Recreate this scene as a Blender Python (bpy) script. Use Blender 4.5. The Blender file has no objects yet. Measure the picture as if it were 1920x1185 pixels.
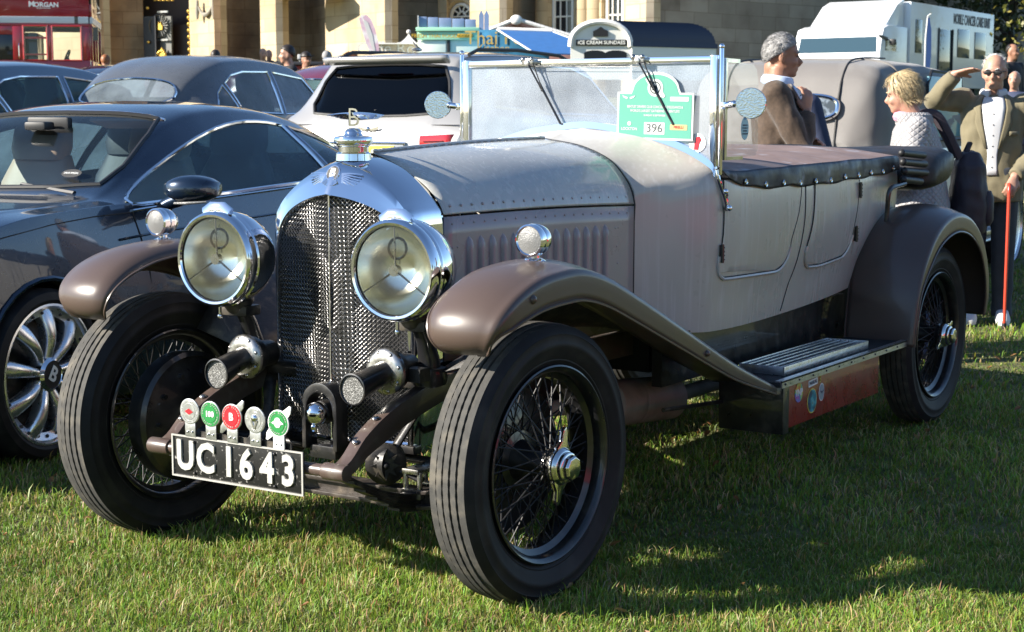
import bpy, bmesh, math, random
import numpy as np
from mathutils import Vector, Matrix, Euler, noise
R = math.radians
random.seed(7); RNG = np.random.default_rng(7)
sc = bpy.context.scene
col = sc.collection
# ---------------------------------------------------------------- camera
CAM = Vector((3.8423, 3.1593, 1.3689))
FW = Vector((-.83131, -.54236, -.12148)).normalized()
cd = bpy.data.cameras.new('camera'); cam = bpy.data.objects.new('camera', cd); col.objects.link(cam)
cd.sensor_fit = 'HORIZONTAL'; cd.sensor_width = 36; cd.lens = 57.27; cd.clip_end = 4000; cd.clip_start = .05
cam.location = CAM; cam.rotation_euler = FW.to_track_quat('-Z', 'Y').to_euler()
cd.dof.use_dof = True; cd.dof.focus_distance = 5.3; cd.dof.aperture_fstop = 11
sc.camera = cam
# ---------------------------------------------------------------- sky, sun, exposure
SUN_EL = 27.0; SUN_TRAVEL = Vector((-.72, .69, 0)).normalized()
w = bpy.data.worlds.new('World'); sc.world = w; w.use_nodes = True
nt = w.node_tree; bg = nt.nodes['Background']
sky = nt.nodes.new('ShaderNodeTexSky'); sky.sky_type = 'NISHITA'; sky.sun_disc = False
sky.sun_elevation = R(SUN_EL); sky.sun_rotation = math.atan2(-SUN_TRAVEL.x, -SUN_TRAVEL.y)
sky.air_density = 1.0; sky.dust_density = .2; sky.ozone_density = 4
nt.links.new(sky.outputs[0], bg.inputs[0]); bg.inputs[1].default_value = .075
sl = bpy.data.lights.new('sun', 'SUN'); sun = bpy.data.objects.new('sun', sl); col.objects.link(sun)
sl.energy = 5.0; sl.angle = R(.5); sl.color = (1, .93, .82)
sd = Vector((SUN_TRAVEL.x * math.cos(R(SUN_EL)), SUN_TRAVEL.y * math.cos(R(SUN_EL)), -math.sin(R(SUN_EL))))
sun.rotation_euler = sd.to_track_quat('-Z', 'Y').to_euler(); sun.location = (6, -6, 8)
sc.view_settings.view_transform = 'Standard'; sc.view_settings.look = 'None'
sc.view_settings.exposure = 1.5; sc.view_settings.gamma = 1
sc.render.engine = 'CYCLES'
try:
    sc.cycles.use_denoising = True; sc.cycles.denoiser = 'OPENIMAGEDENOISE'
except Exception: pass
sc.cycles.max_bounces = 10; sc.cycles.transparent_max_bounces = 16; sc.cycles.caustics_reflective = False; sc.cycles.caustics_refractive = False
sc.cycles.sample_clamp_indirect = 6

# the lie of the land: level where the old car stands, rising gently away from it
FH = Vector((FW.x, FW.y, 0)).normalized(); RT = Vector((FW.y, -FW.x, 0)).normalized()
def land(x, y):
    d = (x - CAM.x) * FH.x + (y - CAM.y) * FH.y
    t = max(0., d - 7.5)
    return .045 * (t * t / (t + 3.)) if t > 0 else 0.
def G(s, d, z=None):          # s metres to the right, d metres ahead along the ground
    p = CAM + RT * s + FH * d
    return Vector((p.x, p.y, land(p.x, p.y) if z is None else z))
YAW = math.atan2(FH.y, FH.x)

# ---------------------------------------------------------------- helpers
def tag(o, label=None, cat=None, group=None, kind=None):
    if label: o['label'] = label
    if cat: o['category'] = cat
    if group: o['group'] = group
    if kind: o['kind'] = kind
    return o
def empty(name, loc=(0, 0, 0), rz=0, label=None, cat=None, group=None, parent=None):
    o = bpy.data.objects.new(name, None); col.objects.link(o); o.empty_display_size = .2
    o.location = loc; o.rotation_euler = (0, 0, rz)
    if parent: o.parent = parent
    return tag(o, label, cat, group)
def copy_tree(o, parent=None):
    c = o.copy(); col.objects.link(c); c.parent = parent
    for ch in list(o.children): copy_tree(ch, c)
    return c

def cat(P, n, closed=False):
    """Catmull-Rom through rows of P, n samples."""
    P = np.asarray(P, float); m = len(P)
    if closed: ts = np.linspace(0, m, n, endpoint=False)
    else: ts = np.linspace(0, m - 1, n)
    out = []
    for t in ts:
        i = int(t); f = t - i
        if not closed and i >= m - 1: i, f = m - 2, 1.
        def g(k):
            if closed: return P[k % m]
            if k < 0: return 2 * P[0] - P[1]
            if k > m - 1: return 2 * P[m - 1] - P[m - 2]
            return P[k]
        a, b, c, d = g(i - 1), g(i), g(i + 1), g(i + 2)
        out.append(.5 * (2 * b + (c - a) * f + (2 * a - 5 * b + 4 * c - d) * f * f + (3 * b - a - 3 * c + d) * f ** 3))
    return np.array(out)
def itp(x, xs, ys):
    return float(np.interp(x, xs, ys))
def sitp(x, xs, ys):
    """smooth (Catmull/Hermite) interpolation of ys over increasing xs"""
    xs = list(xs); n = len(xs)
    if x <= xs[0]: return ys[0]
    if x >= xs[-1]: return ys[-1]
    i = max(k for k in range(n - 1) if xs[k] <= x)
    def sl(k):
        if k == 0: return (ys[1] - ys[0]) / (xs[1] - xs[0])
        if k == n - 1: return (ys[-1] - ys[-2]) / (xs[-1] - xs[-2])
        a = (ys[k] - ys[k - 1]) / (xs[k] - xs[k - 1]); b = (ys[k + 1] - ys[k]) / (xs[k + 1] - xs[k])
        return 0 if a * b <= 0 else 2 * a * b / (a + b)
    h = xs[i + 1] - xs[i]; t = (x - xs[i]) / h
    return ((2 * t ** 3 - 3 * t * t + 1) * ys[i] + (t ** 3 - 2 * t * t + t) * h * sl(i) +
            (-2 * t ** 3 + 3 * t * t) * ys[i + 1] + (t ** 3 - t * t) * h * sl(i + 1))
def inside(pt, poly):
    x, y = pt; c = False; n = len(poly)
    for i in range(n):
        x1, y1 = poly[i]; x2, y2 = poly[i - 1]
        if (y1 > y) != (y2 > y) and x < (x2 - x1) * (y - y1) / (y2 - y1) + x1: c = not c
    return c
def basis(d):
    d = Vector(d).normalized(); a = Vector((0, 0, 1)) if abs(d.z) < .9 else Vector((1, 0, 0))
    u = d.cross(a).normalized(); return d, u, d.cross(u)
def TM(loc=(0, 0, 0), rot=(0, 0, 0), s=(1, 1, 1)):
    return Matrix.LocRotScale(Vector(loc), Euler(rot), Vector(s))

class B:
    """collects shapes; build() links them as one mesh object"""
    def __init__(s): s.v = []; s.f = []; s.m = Matrix.Identity(4)
    def at(s, m): s.m = m; return s
    def add(s, vs, fs):
        k = len(s.v); M = s.m
        s.v += [tuple(M @ Vector(p)) for p in vs]; s.f += [tuple(i + k for i in f) for f in fs]; return s
    def box(s, c, d, rot=None):
        x, y, z = d[0] / 2, d[1] / 2, d[2] / 2
        vs = [Vector(p) for p in ((-x, -y, -z), (x, -y, -z), (x, y, -z), (-x, y, -z), (-x, -y, z), (x, -y, z), (x, y, z), (-x, y, z))]
        if rot is not None: M = Euler(rot).to_matrix(); vs = [M @ p for p in vs]
        return s.add([p + Vector(c) for p in vs], [(3, 2, 1, 0), (4, 5, 6, 7), (0, 1, 5, 4), (1, 2, 6, 5), (2, 3, 7, 6), (3, 0, 4, 7)])
    def box2(s, a, b): return s.box([(a[i] + b[i]) / 2 for i in range(3)], [abs(b[i] - a[i]) for i in range(3)])
    def rings(s, rs, caps=True, closed=True, loop=False):
        n = len(rs[0]); vs = [p for r in rs for p in r]; fs = []
        m = len(rs)
        for i in range(m if loop else m - 1):
            for j in range(n if closed else n - 1):
                a, b = i * n + j, i * n + (j + 1) % n; c, d = ((i + 1) % m) * n + (j + 1) % n, ((i + 1) % m) * n + j
                fs.append((a, b, c, d))
        if caps and closed and not loop: fs += [tuple(range(n - 1, -1, -1)), tuple(range((m - 1) * n, m * n))]
        return s.add(vs, fs)
    def tube(s, path, r, n=8, caps=True, loop=False, flat=1.):
        path = [Vector(p) for p in path]; m = len(path); rs = []; u = None
        for i, p in enumerate(path):
            a = path[i - 1] if (i > 0 or loop) else p; b = path[(i + 1) % m] if (i < m - 1 or loop) else p
            d = (b - a).normalized()
            if u is None: _, u, _ = basis(d)
            else:
                u = u - d * u.dot(d)
                if u.length < 1e-6: _, u, _ = basis(d)
                u.normalize()
            v = d.cross(u); q = r[i] if hasattr(r, '__len__') else r
            rs.append([p + u * (math.cos(2 * math.pi * k / n) * q) + v * (math.sin(2 * math.pi * k / n) * q * flat) for k in range(n)])
        return s.rings(rs, caps, True, loop)
    def cyl(s, a, b, r, r2=None, n=16): return s.tube([a, b], [r, r if r2 is None else r2], n)
    def lathe(s, prof, c=(0, 0, 0), ax=(0, 1, 0), n=32, a0=0, a1=2 * math.pi):
        """prof: (radius, distance along the axis)"""
        d, u, v = basis(ax); c = Vector(c); full = abs(a1 - a0 - 2 * math.pi) < 1e-6
        rs = [[c + d * h + (u * math.cos(t) + v * math.sin(t)) * r for r, h in prof] for t in
              [a0 + (a1 - a0) * k / n for k in range(n if full else n + 1)]]
        return s.rings(rs, False, False, full)
    def ball(s, c, r, n=16, m=10, sc_=(1, 1, 1)):
        c = Vector(c)
        rs = [[c + Vector((math.sin(t) * math.cos(a) * sc_[0], math.sin(t) * math.sin(a) * sc_[1], math.cos(t) * sc_[2])) * r
               for a in [2 * math.pi * k / n for k in range(n)]] for t in [math.pi * max(.003, min(.997, i / m)) for i in range(m + 1)]]
        return s.rings([list(reversed(q)) for q in rs])
    def prism(s, poly, h, M=None):
        """poly in local xy, thickness h along local z (0..h)"""
        n = len(poly); vs = [Vector((p[0], p[1], 0)) for p in poly] + [Vector((p[0], p[1], h)) for p in poly]
        if M is not None: vs = [M @ p for p in vs]
        return s.add(vs, [tuple(range(n - 1, -1, -1)), tuple(range(n, 2 * n))] + [(i, (i + 1) % n, n + (i + 1) % n, n + i) for i in range(n)])
    def grid(s, P):
        P = [list(r) for r in P]; n = len(P[0])
        return s.add([p for r in P for p in r], [(i * n + j, i * n + j + 1, (i + 1) * n + j + 1, (i + 1) * n + j) for i in range(len(P) - 1) for j in range(n - 1)])
    def build(s, name, mat, parent=None, bevel=0, smooth=True, ang=38, solid=0, weld=0, sub=0, tri=False):
        me = bpy.data.meshes.new(name); me.from_pydata([tuple(p) for p in s.v], [], s.f); me.update()
        if weld or bevel or tri:
            bm = bmesh.new(); bm.from_mesh(me)
            if weld: bmesh.ops.remove_doubles(bm, verts=bm.verts, dist=weld)
            if weld: bmesh.ops.recalc_face_normals(bm, faces=bm.faces)
            if bevel:
                es = [e for e in bm.edges if len(e.link_faces) == 2 and e.calc_face_angle(0) > R(32)]
                bmesh.ops.bevel(bm, geom=es, offset=bevel, segments=2, profile=.6, affect='EDGES', clamp_overlap=True)
            if tri: bmesh.ops.triangulate(bm, faces=bm.faces)
            bm.to_mesh(me); bm.free()
        o = bpy.data.objects.new(name, me); col.objects.link(o)
        if mat is not None: me.materials.append(MAT[mat] if isinstance(mat, str) else mat)
        if parent is not None: o.parent = parent
        if sub:
            md = o.modifiers.new('sub', 'SUBSURF'); md.levels = md.render_levels = sub
        if solid:
            md = o.modifiers.new('solid', 'SOLIDIFY'); md.thickness = abs(solid); md.offset = -1 if solid > 0 else 1
        if smooth and len(me.polygons):
            me.polygons.foreach_set('use_smooth', [True] * len(me.polygons))
            if ang < 180: me.set_sharp_from_angle(angle=R(ang))
        return o

def bake(o):
    """apply the modifiers of o"""
    dg = bpy.context.evaluated_depsgraph_get(); me = bpy.data.meshes.new_from_object(o.evaluated_get(dg))
    old = o.data; o.modifiers.clear(); o.data = me; return o

_fonts = {}
def text(s, size, M, mat, parent, name='lettering', ext=.0008, bold=0., sx=1., align='CENTER'):
    cu = bpy.data.curves.new('t', 'FONT'); cu.body = s; cu.size = size; cu.extrude = ext; cu.offset = bold
    cu.align_x = align; cu.align_y = 'CENTER'; cu.resolution_u = 3
    t = bpy.data.objects.new('t', cu); col.objects.link(t)
    dg = bpy.context.evaluated_depsgraph_get(); me = bpy.data.meshes.new_from_object(t.evaluated_get(dg))
    bpy.data.objects.remove(t); me.name = name
    me.transform(M @ Matrix.Diagonal((sx, 1, 1, 1)))
    o = bpy.data.objects.new(name, me); col.objects.link(o); me.materials.clear(); me.materials.append(MAT[mat])
    if parent is not None: o.parent = parent
    return o
def frame(o, xdir, up):
    """matrix with local x along xdir, local y along up, z = outward"""
    x = Vector(xdir).normalized(); y = Vector(up); y = (y - x * y.dot(x)).normalized(); z = x.cross(y)
    M = Matrix((x, y, z)).transposed().to_4x4(); M.translation = Vector(o); return M
def disc(r, n=32, ry=None): return [(r * math.cos(2 * math.pi * k / n), (ry or r) * math.sin(2 * math.pi * k / n)) for k in range(n)]
def rrect(w, h, r, n=5):
    out = []
    for cx, cy, a in ((w / 2 - r, h / 2 - r, 0), (-w / 2 + r, h / 2 - r, 90), (-w / 2 + r, -h / 2 + r, 180), (w / 2 - r, -h / 2 + r, 270)):
        out += [(cx + r * math.cos(R(a + 90 * k / n)), cy + r * math.sin(R(a + 90 * k / n))) for k in range(n + 1)]
    return out

# ---------------------------------------------------------------- materials
class _MD(dict):
    def __missing__(s, k): s[k] = bpy.data.materials.new(k); return s[k]
MAT = _MD()
def mat(name, c, rough=.5, metal=0., coat=0., spec=.5, bump=0., bscale=60., var=0., vscale=5., rvar=0., streak=0., emit=None, alpha=None, trans=0., ior=1.45, dirt=None, sheen=0., sub=0., coatr=.05):
    m = MAT[name]; m.use_nodes = True; N = m.node_tree.nodes; L = m.node_tree.links
    p = N['Principled BSDF']; p.inputs['Base Color'].default_value = (*c, 1); p.inputs['Roughness'].default_value = rough
    p.inputs['Metallic'].default_value = metal; p.inputs['Coat Weight'].default_value = coat; p.inputs['Coat Roughness'].default_value = coatr
    p.inputs['Specular IOR Level'].default_value = spec; p.inputs['IOR'].default_value = ior
    p.inputs['Transmission Weight'].default_value = trans; p.inputs['Sheen Weight'].default_value = sheen
    tc = N.new('ShaderNodeTexCoord'); src = tc.outputs['Object']
    def noise_(scale, det=4, vec=None):
        n = N.new('ShaderNodeTexNoise'); n.inputs['Scale'].default_value = scale; n.inputs['Detail'].default_value = det
        L.new(vec or src, n.inputs['Vector']); return n.outputs['Fac']
    def rng(fac, a, b, lo=.3, hi=.7):
        n = N.new('ShaderNodeMapRange'); n.inputs[1].default_value = lo; n.inputs[2].default_value = hi; n.inputs[3].default_value = a; n.inputs[4].default_value = b
        L.new(fac, n.inputs[0]); return n.outputs[0]
    colsock = None
    if var:
        f = rng(noise_(vscale, 6), 1 - var, 1 + var)
        mx = N.new('ShaderNodeVectorMath'); mx.operation = 'SCALE'; mx.inputs[0].default_value = c; L.new(f, mx.inputs['Scale']); colsock = mx.outputs[0]
    if dirt:      # (colour, scale, lo, hi)
        dc, ds, lo, hi = dirt
        f = rng(noise_(ds, 7), 0, 1, lo, hi); mx = N.new('ShaderNodeMix'); mx.data_type = 'RGBA'
        L.new(f, mx.inputs[0]); mx.inputs[7].default_value = (*dc, 1)
        if colsock: L.new(colsock, mx.inputs[6])
        else: mx.inputs[6].default_value = (*c, 1)
        colsock = mx.outputs[2]
    rs = None
    if rvar: rs = rng(noise_(vscale * 1.7, 5), max(.02, rough - rvar), min(1, rough + rvar))
    if streak:
        mp = N.new('ShaderNodeMapping'); mp.inputs['Scale'].default_value = (55, 55, 1.6); L.new(src, mp.inputs[0])
        sf = rng(noise_(1., 5, mp.outputs[0]), 0, 1, .52, .72)
        rr = N.new('ShaderNodeMath'); rr.operation = 'MULTIPLY_ADD'; L.new(sf, rr.inputs[0]); rr.inputs[1].default_value = streak
        if rs: L.new(rs, rr.inputs[2])
        else: rr.inputs[2].default_value = rough
        rs = rr.outputs[0]
        mx = N.new('ShaderNodeMix'); mx.data_type = 'RGBA'; mu = N.new('ShaderNodeMath'); mu.operation = 'MULTIPLY'; mu.inputs[1].default_value = .45
        L.new(sf, mu.inputs[0]); L.new(mu.outputs[0], mx.inputs[0]); mx.inputs[7].default_value = (.6, .58, .55, 1)
        if colsock: L.new(colsock, mx.inputs[6])
        else: mx.inputs[6].default_value = (*c, 1)
        colsock = mx.outputs[2]
    if rs: L.new(rs, p.inputs['Roughness'])
    if colsock: L.new(colsock, p.inputs['Base Color'])
    if bump:
        b = N.new('ShaderNodeBump'); b.inputs['Strength'].default_value = min(1, bump); b.inputs['Distance'].default_value = .004 * max(1, bump)
        L.new(noise_(bscale, 5), b.inputs['Height']); L.new(b.outputs[0], p.inputs['Normal'])
    if emit: p.inputs['Emission Color'].default_value = (*c, 1); p.inputs['Emission Strength'].default_value = emit
    if alpha is not None: p.inputs['Alpha'].default_value = alpha
    MAT[name] = m; return m
def glass(name, tint=(.8, .9, .9), t=.75, rough=.02, frost=0., fcol=(.8, .85, .9)):
    """thin pane: fresnel gloss over clear tint, optional dew"""
    m = MAT[name]; m.use_nodes = True; N = m.node_tree.nodes; L = m.node_tree.links; N.clear()
    out = N.new('ShaderNodeOutputMaterial'); tr = N.new('ShaderNodeBsdfTransparent'); tr.inputs[0].default_value = (tint[0] * t, tint[1] * t, tint[2] * t, 1)
    gl = N.new('ShaderNodeBsdfGlossy'); gl.inputs['Roughness'].default_value = rough
    fr = N.new('ShaderNodeFresnel'); fr.inputs[0].default_value = 1.38
    mx = N.new('ShaderNodeMixShader'); L.new(fr.outputs[0], mx.inputs[0]); L.new(tr.outputs[0], mx.inputs[1]); L.new(gl.outputs[0], mx.inputs[2])
    last = mx.outputs[0]
    if frost:
        df = N.new('ShaderNodeBsdfDiffuse'); df.inputs[0].default_value = (*fcol, 1); tl = N.new('ShaderNodeBsdfTranslucent'); tl.inputs[0].default_value = (*fcol, 1)
        a = N.new('ShaderNodeMixShader'); a.inputs[0].default_value = .5; L.new(df.outputs[0], a.inputs[1]); L.new(tl.outputs[0], a.inputs[2])
        tc = N.new('ShaderNodeTexCoord'); n1 = N.new('ShaderNodeTexNoise'); n1.inputs['Scale'].default_value = 260; n1.inputs['Detail'].default_value = 3; L.new(tc.outputs['Object'], n1.inputs[0])
        n2 = N.new('ShaderNodeTexNoise'); n2.inputs['Scale'].default_value = 5; n2.inputs['Detail'].default_value = 6; L.new(tc.outputs['Object'], n2.inputs[0])
        ad = N.new('ShaderNodeMath'); ad.operation = 'MULTIPLY'; L.new(n1.outputs[0], ad.inputs[0]); L.new(n2.outputs[0], ad.inputs[1])
        mr = N.new('ShaderNodeMapRange'); L.new(ad.outputs[0], mr.inputs[0]); mr.inputs[1].default_value = .05; mr.inputs[2].default_value = .46; mr.inputs[3].default_value = frost * .35; mr.inputs[4].default_value = min(1, frost * 1.6)
        b = N.new('ShaderNodeMixShader'); L.new(mr.outputs[0], b.inputs[0]); L.new(last, b.inputs[1]); L.new(a.outputs[0], b.inputs[2]); last = b.outputs[0]
    L.new(last, out.inputs[0]); MAT[name] = m; return m

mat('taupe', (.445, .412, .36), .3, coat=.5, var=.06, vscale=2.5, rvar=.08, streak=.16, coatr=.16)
mat('taupe_bonnet', (.40, .40, .37), .26, coat=.8, var=.08, vscale=3, rvar=.08, streak=.14, coatr=.08)  # same paint as the body, base colour greyed for the sky it reflects
mat('taupe_side', (.315, .26, .25), .32, coat=.4, var=.08, vscale=4, rvar=.1, coatr=.2, dirt=((.3, .27, .25), 9, .5, .8))  # same paint again; the mauve tint paints in reflections on the bonnet sides
mat('wing_brown', (.072, .050, .041), .36, coat=.22, var=.05, vscale=3, rvar=.06, coatr=.1)
mat('chrome', (.8, .8, .82), .05, metal=1.)
mat('chrome_dull', (.4, .39, .37), .3, metal=1., var=.12, vscale=30, rvar=.1)
mat('nickel', (.7, .69, .66), .14, metal=1., var=.08, vscale=20, rvar=.06)
mat('alloy', (.62, .63, .65), .33, metal=1., var=.1, vscale=40, rvar=.08)
mat('black_paint', (.010, .010, .011), .36, coat=.5, rvar=.1, vscale=12, dirt=((.07, .06, .05), 14, .52, .8))
mat('black_iron', (.016, .015, .015), .42, var=.3, vscale=20, dirt=((.1, .085, .065), 22, .5, .75), bump=.2, bscale=120)
mat('chassis_brown', (.075, .052, .043), .35, coat=.3, dirt=((.14, .12, .1), 18, .55, .8))
mat('rubber', (.010, .010, .0115), .62, spec=.28, var=.2, vscale=14, dirt=((.03, .029, .027), 10, .5, .8))
mat('tread', (.048, .046, .042), .85, var=.2, vscale=30, dirt=((.13, .115, .09), 16, .5, .8), bump=.15, bscale=200)
mat('mesh_wire', (.2, .195, .19), .36, metal=1., var=.15, vscale=40)
mat('core_black', (.006, .006, .007), .6)
mat('reflector', (.93, .9, .8), .24, metal=1., bump=.06, bscale=14)
mat('lens_milky', (.15, .15, .148), .25, bump=.5, bscale=240)
mat('plate_black', (.012, .012, .012), .3, dirt=((.3, .29, .27), 90, .62, .72))
mat('plate_silver', (.42, .41, .38), .45, metal=.35, var=.08, vscale=20)
mat('white_letters', (.40, .395, .36), .5)
mat('toolbox_red', (.2, .022, .02), .3, coat=.4, rvar=.1, vscale=8, var=.15, dirt=((.1, .03, .02), 8, .55, .8))
mat('hood_black', (.014, .013, .014), .5, bump=.5, bscale=26, rvar=.1, vscale=8)
mat('tonneau_cloth', (.2, .14, .122), .6, bump=.5, bscale=18, var=.15, vscale=7, rvar=.12, dirt=((.42, .44, .5), 6, .60, .74))
mat('tonneau_hem', (.02, .02, .026), .45, bump=.6, bscale=22, var=.2, vscale=9, rvar=.12, dirt=((.3, .32, .38), 9, .62, .78))  # same brown cloth as the cover, its shade painted in as dark navy
mat('badge_green', (.02, .2, .05), .3, coat=.6); mat('badge_red', (.5, .015, .025), .3, coat=.6)
mat('enamel_white', (.78, .78, .76), .35, coat=.4); mat('badge_grey', (.42, .43, .42), .35, metal=.5)
mat('copper_pipe', (.27, .225, .185), .6, dirt=((.16, .13, .11), 9, .45, .7))
glass('clear_glass', (.94, .97, .97), .97, .01)
glass('dewy_glass', (.85, .92, .95), .85, .05, frost=.44, fcol=(.78, .87, .97))
glass('side_glass', (.92, .95, .96), .94, .02, frost=.09)
glass('car_glass', (.74, .84, .86), .88, .01)
glass('lamp_lens', (.97, .97, .93), .96, .03, frost=.022, fcol=(.92, .9, .78))
glass('dark_glass', (.12, .15, .18), .3, .01)
# ================================================================ the old open tourer (front axle at x = 0, nose along +x)
TX = .726; WR = .402; WB = 3.302
car = empty('vintage_tourer', (0, 0, 0), 0, 'taupe vintage open tourer with chrome radiator, big headlamps and plate UC 1643', 'car')

def wire_wheel(front=True):
    root = empty('wheel')
    # tyre: ribbed tread with serrated grooves
    prof = [(.272, .05), (.29, .058), (.296, .0625), (.3, .0622), (.315, .07), (.333, .0752), (.336, .077), (.345, .0772), (.348, .0758), (.368, .0735), (.371, .0745), (.384, .066), (.391, .06)]
    b = B(); n = 168; rs = []
    edges = [.0555, .036, .031, .0135, .009, -.009, -.0135, -.031, -.036, -.0555]
    deep = [0, 0, 1, 1, 0, 0, 1, 1, 0, 0]
    for k in range(n):
        t = 2 * math.pi * k / n; ser = .0007 if k % 2 else -.0007; lug = .002 if (k // 2) % 4 == 0 else 0
        row = [(r, y) for r, y in prof]
        tr = []
        for i in range(5):                      # five ribs
            c = [.0455, .0235, 0., -.0235, -.0455][i]; hw = .0084 + ser
            a, d = c + hw, c - hw
            if i == 0: a = .0575
            if i == 4: d = -.0575
            rad = .4015 - 2.2 * c * c
            tr += [(rad - (.002 if i in (0,) else 0), a), (rad, d)]
            if i < 4: tr += [(rad - .010 + lug, d - .0004), (.4015 - 2.2 * ([.0235, 0, -.0235, -.0455][i]) ** 2 - .010 + lug, [.0235, 0, -.0235, -.0455][i] + hw + .0004)]
        row += tr + [(r, -y) for r, y in reversed(prof)]
        rs.append([(r * math.cos(t), y, r * math.sin(t)) for r, y in row])
    ty = b; ty.rings(rs, False, False, True)
    o = ty.build('tyre', 'rubber', root, ang=30)
    o.data.materials.append(MAT['tread']); o.data.polygons.foreach_set('material_index',
        [1 if (sum((o.data.vertices[v].co.x ** 2 + o.data.vertices[v].co.z ** 2) ** .5 for v in p.vertices) / len(p.vertices) > .3915 and abs(sum(o.data.vertices[v].co.y for v in p.vertices) / len(p.vertices)) < .0576) else 0 for p in o.data.polygons])
    for k, (rr, yy) in enumerate(((.325, .0735), (.352, .0768), (.300, .0640))):
        pass
    # rim
    b = B(); pr = [(.283, .062), (.2835, .066), (.279, .068), (.268, .062), (.262, .052), (.262, .03), (.245, .02), (.245, -.02), (.262, -.03), (.262, -.052), (.268, -.062), (.279, -.068), (.2835, -.066), (.283, -.062), (.27, -.05), (.27, .05)]
    b.lathe(pr + [pr[0]], n=96); b.build('rim', 'black_paint', root)
    # hub shell and drum
    b = B(); b.lathe([(.0, .09), (.036, .09), (.04, .075), (.05, .07), (.05, .06), (.036, .055), (.04, .0), (.06, -.045), (.085, -.05), (.085, -.06), (.03, -.065)], n=40); b.build('hub', 'black_paint', root)
    b = B(); b.lathe([(.03, -.055), (.205, -.06), (.212, -.065), (.214, -.125), (.2, -.135), (.195, -.12), (.17, -.125), (.12, -.15), (.05, -.155), (.0, -.155)], n=56)
    for k in range(10): b.cyl((.15 * math.cos(k * .628), -.125, .15 * math.sin(k * .628)), (.15 * math.cos(k * .628), -.15, .15 * math.sin(k * .628)), .008, n=6)
    b.build('brake_drum', 'black_paint', root)
    # spokes
    b = B()
    for k in range(36):
        a = 2 * math.pi * k / 36; sgn = 1 if k % 2 else -1; ah = a + sgn * .62
        b.cyl((.048 * math.cos(ah), .066, .048 * math.sin(ah)), (.249 * math.cos(a), .004, .249 * math.sin(a)), .0023, n=6)
        ah = a - sgn * .5 + .08; a2 = a + .087
        b.cyl((.08 * math.cos(ah), -.055, .08 * math.sin(ah)), (.249 * math.cos(a2), .016 - .03 * (k % 2), .249 * math.sin(a2)), .0023, n=6)
        b.ball((.246 * math.cos(a), .005, .246 * math.sin(a)), .0055, 6, 4)
    tag(b.build('spokes', 'spoke_black', root), kind='stuff')
    # knock-off nut with two ears
    b = B(); b.lathe([(.05, .075), (.054, .085), (.054, .1), (.046, .11), (.036, .113)], n=40)
    b.lathe([(.036, .110), (.036, .136), (.031, .142), (0, .142)], n=8)
    b.lathe([(.043, .112), (.043, .122), (.037, .125), (.034, .125)], n=40)
    for s_ in (1, -1):
        pts = [(-.032, .02), (-.03, .05), (-.014, .068), (-.01, .098), (0, .112), (.012, .098), (.014, .07), (.03, .05), (.032, .02)]
        b.prism([(x, y * s_) for x, y in (pts if s_ > 0 else reversed(pts))], .016, frame((0, .1, 0), (1, 0, 0), (0, 0, 1)))
    b.v = b.v; b.build('knock_off_nut', 'nickel', root, bevel=.0022)
    return root
# note: frame() above faces -y, so turn the ears outward
mat('spoke_black', (.012, .012, .013), .5, spec=.4)
wheel0 = wire_wheel()
for o in list(wheel0.children):
    if o.name.startswith('knock'):
        for v in o.data.vertices:
            pass
def put_wheel(w, x, y, rz, roll):
    w.parent = car; w.location = (x, y, WR - .008); w.rotation_euler = (0, roll, rz) if False else Euler((0, roll, 0)).to_matrix().to_4x4().to_euler()
    w.matrix_local = TM((x, y, WR - .008), (0, 0, rz)) @ TM(rot=(0, roll, 0))
ws = [wheel0] + [copy_tree(wheel0) for _ in range(3)]
put_wheel(ws[0], 0, TX, -.058, R(-10)); put_wheel(ws[1], -WB, TX, 0, R(-62))
put_wheel(ws[2], 0, -TX, math.pi - .058, R(33)); put_wheel(ws[3], -WB, -TX, math.pi, R(80))

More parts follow.
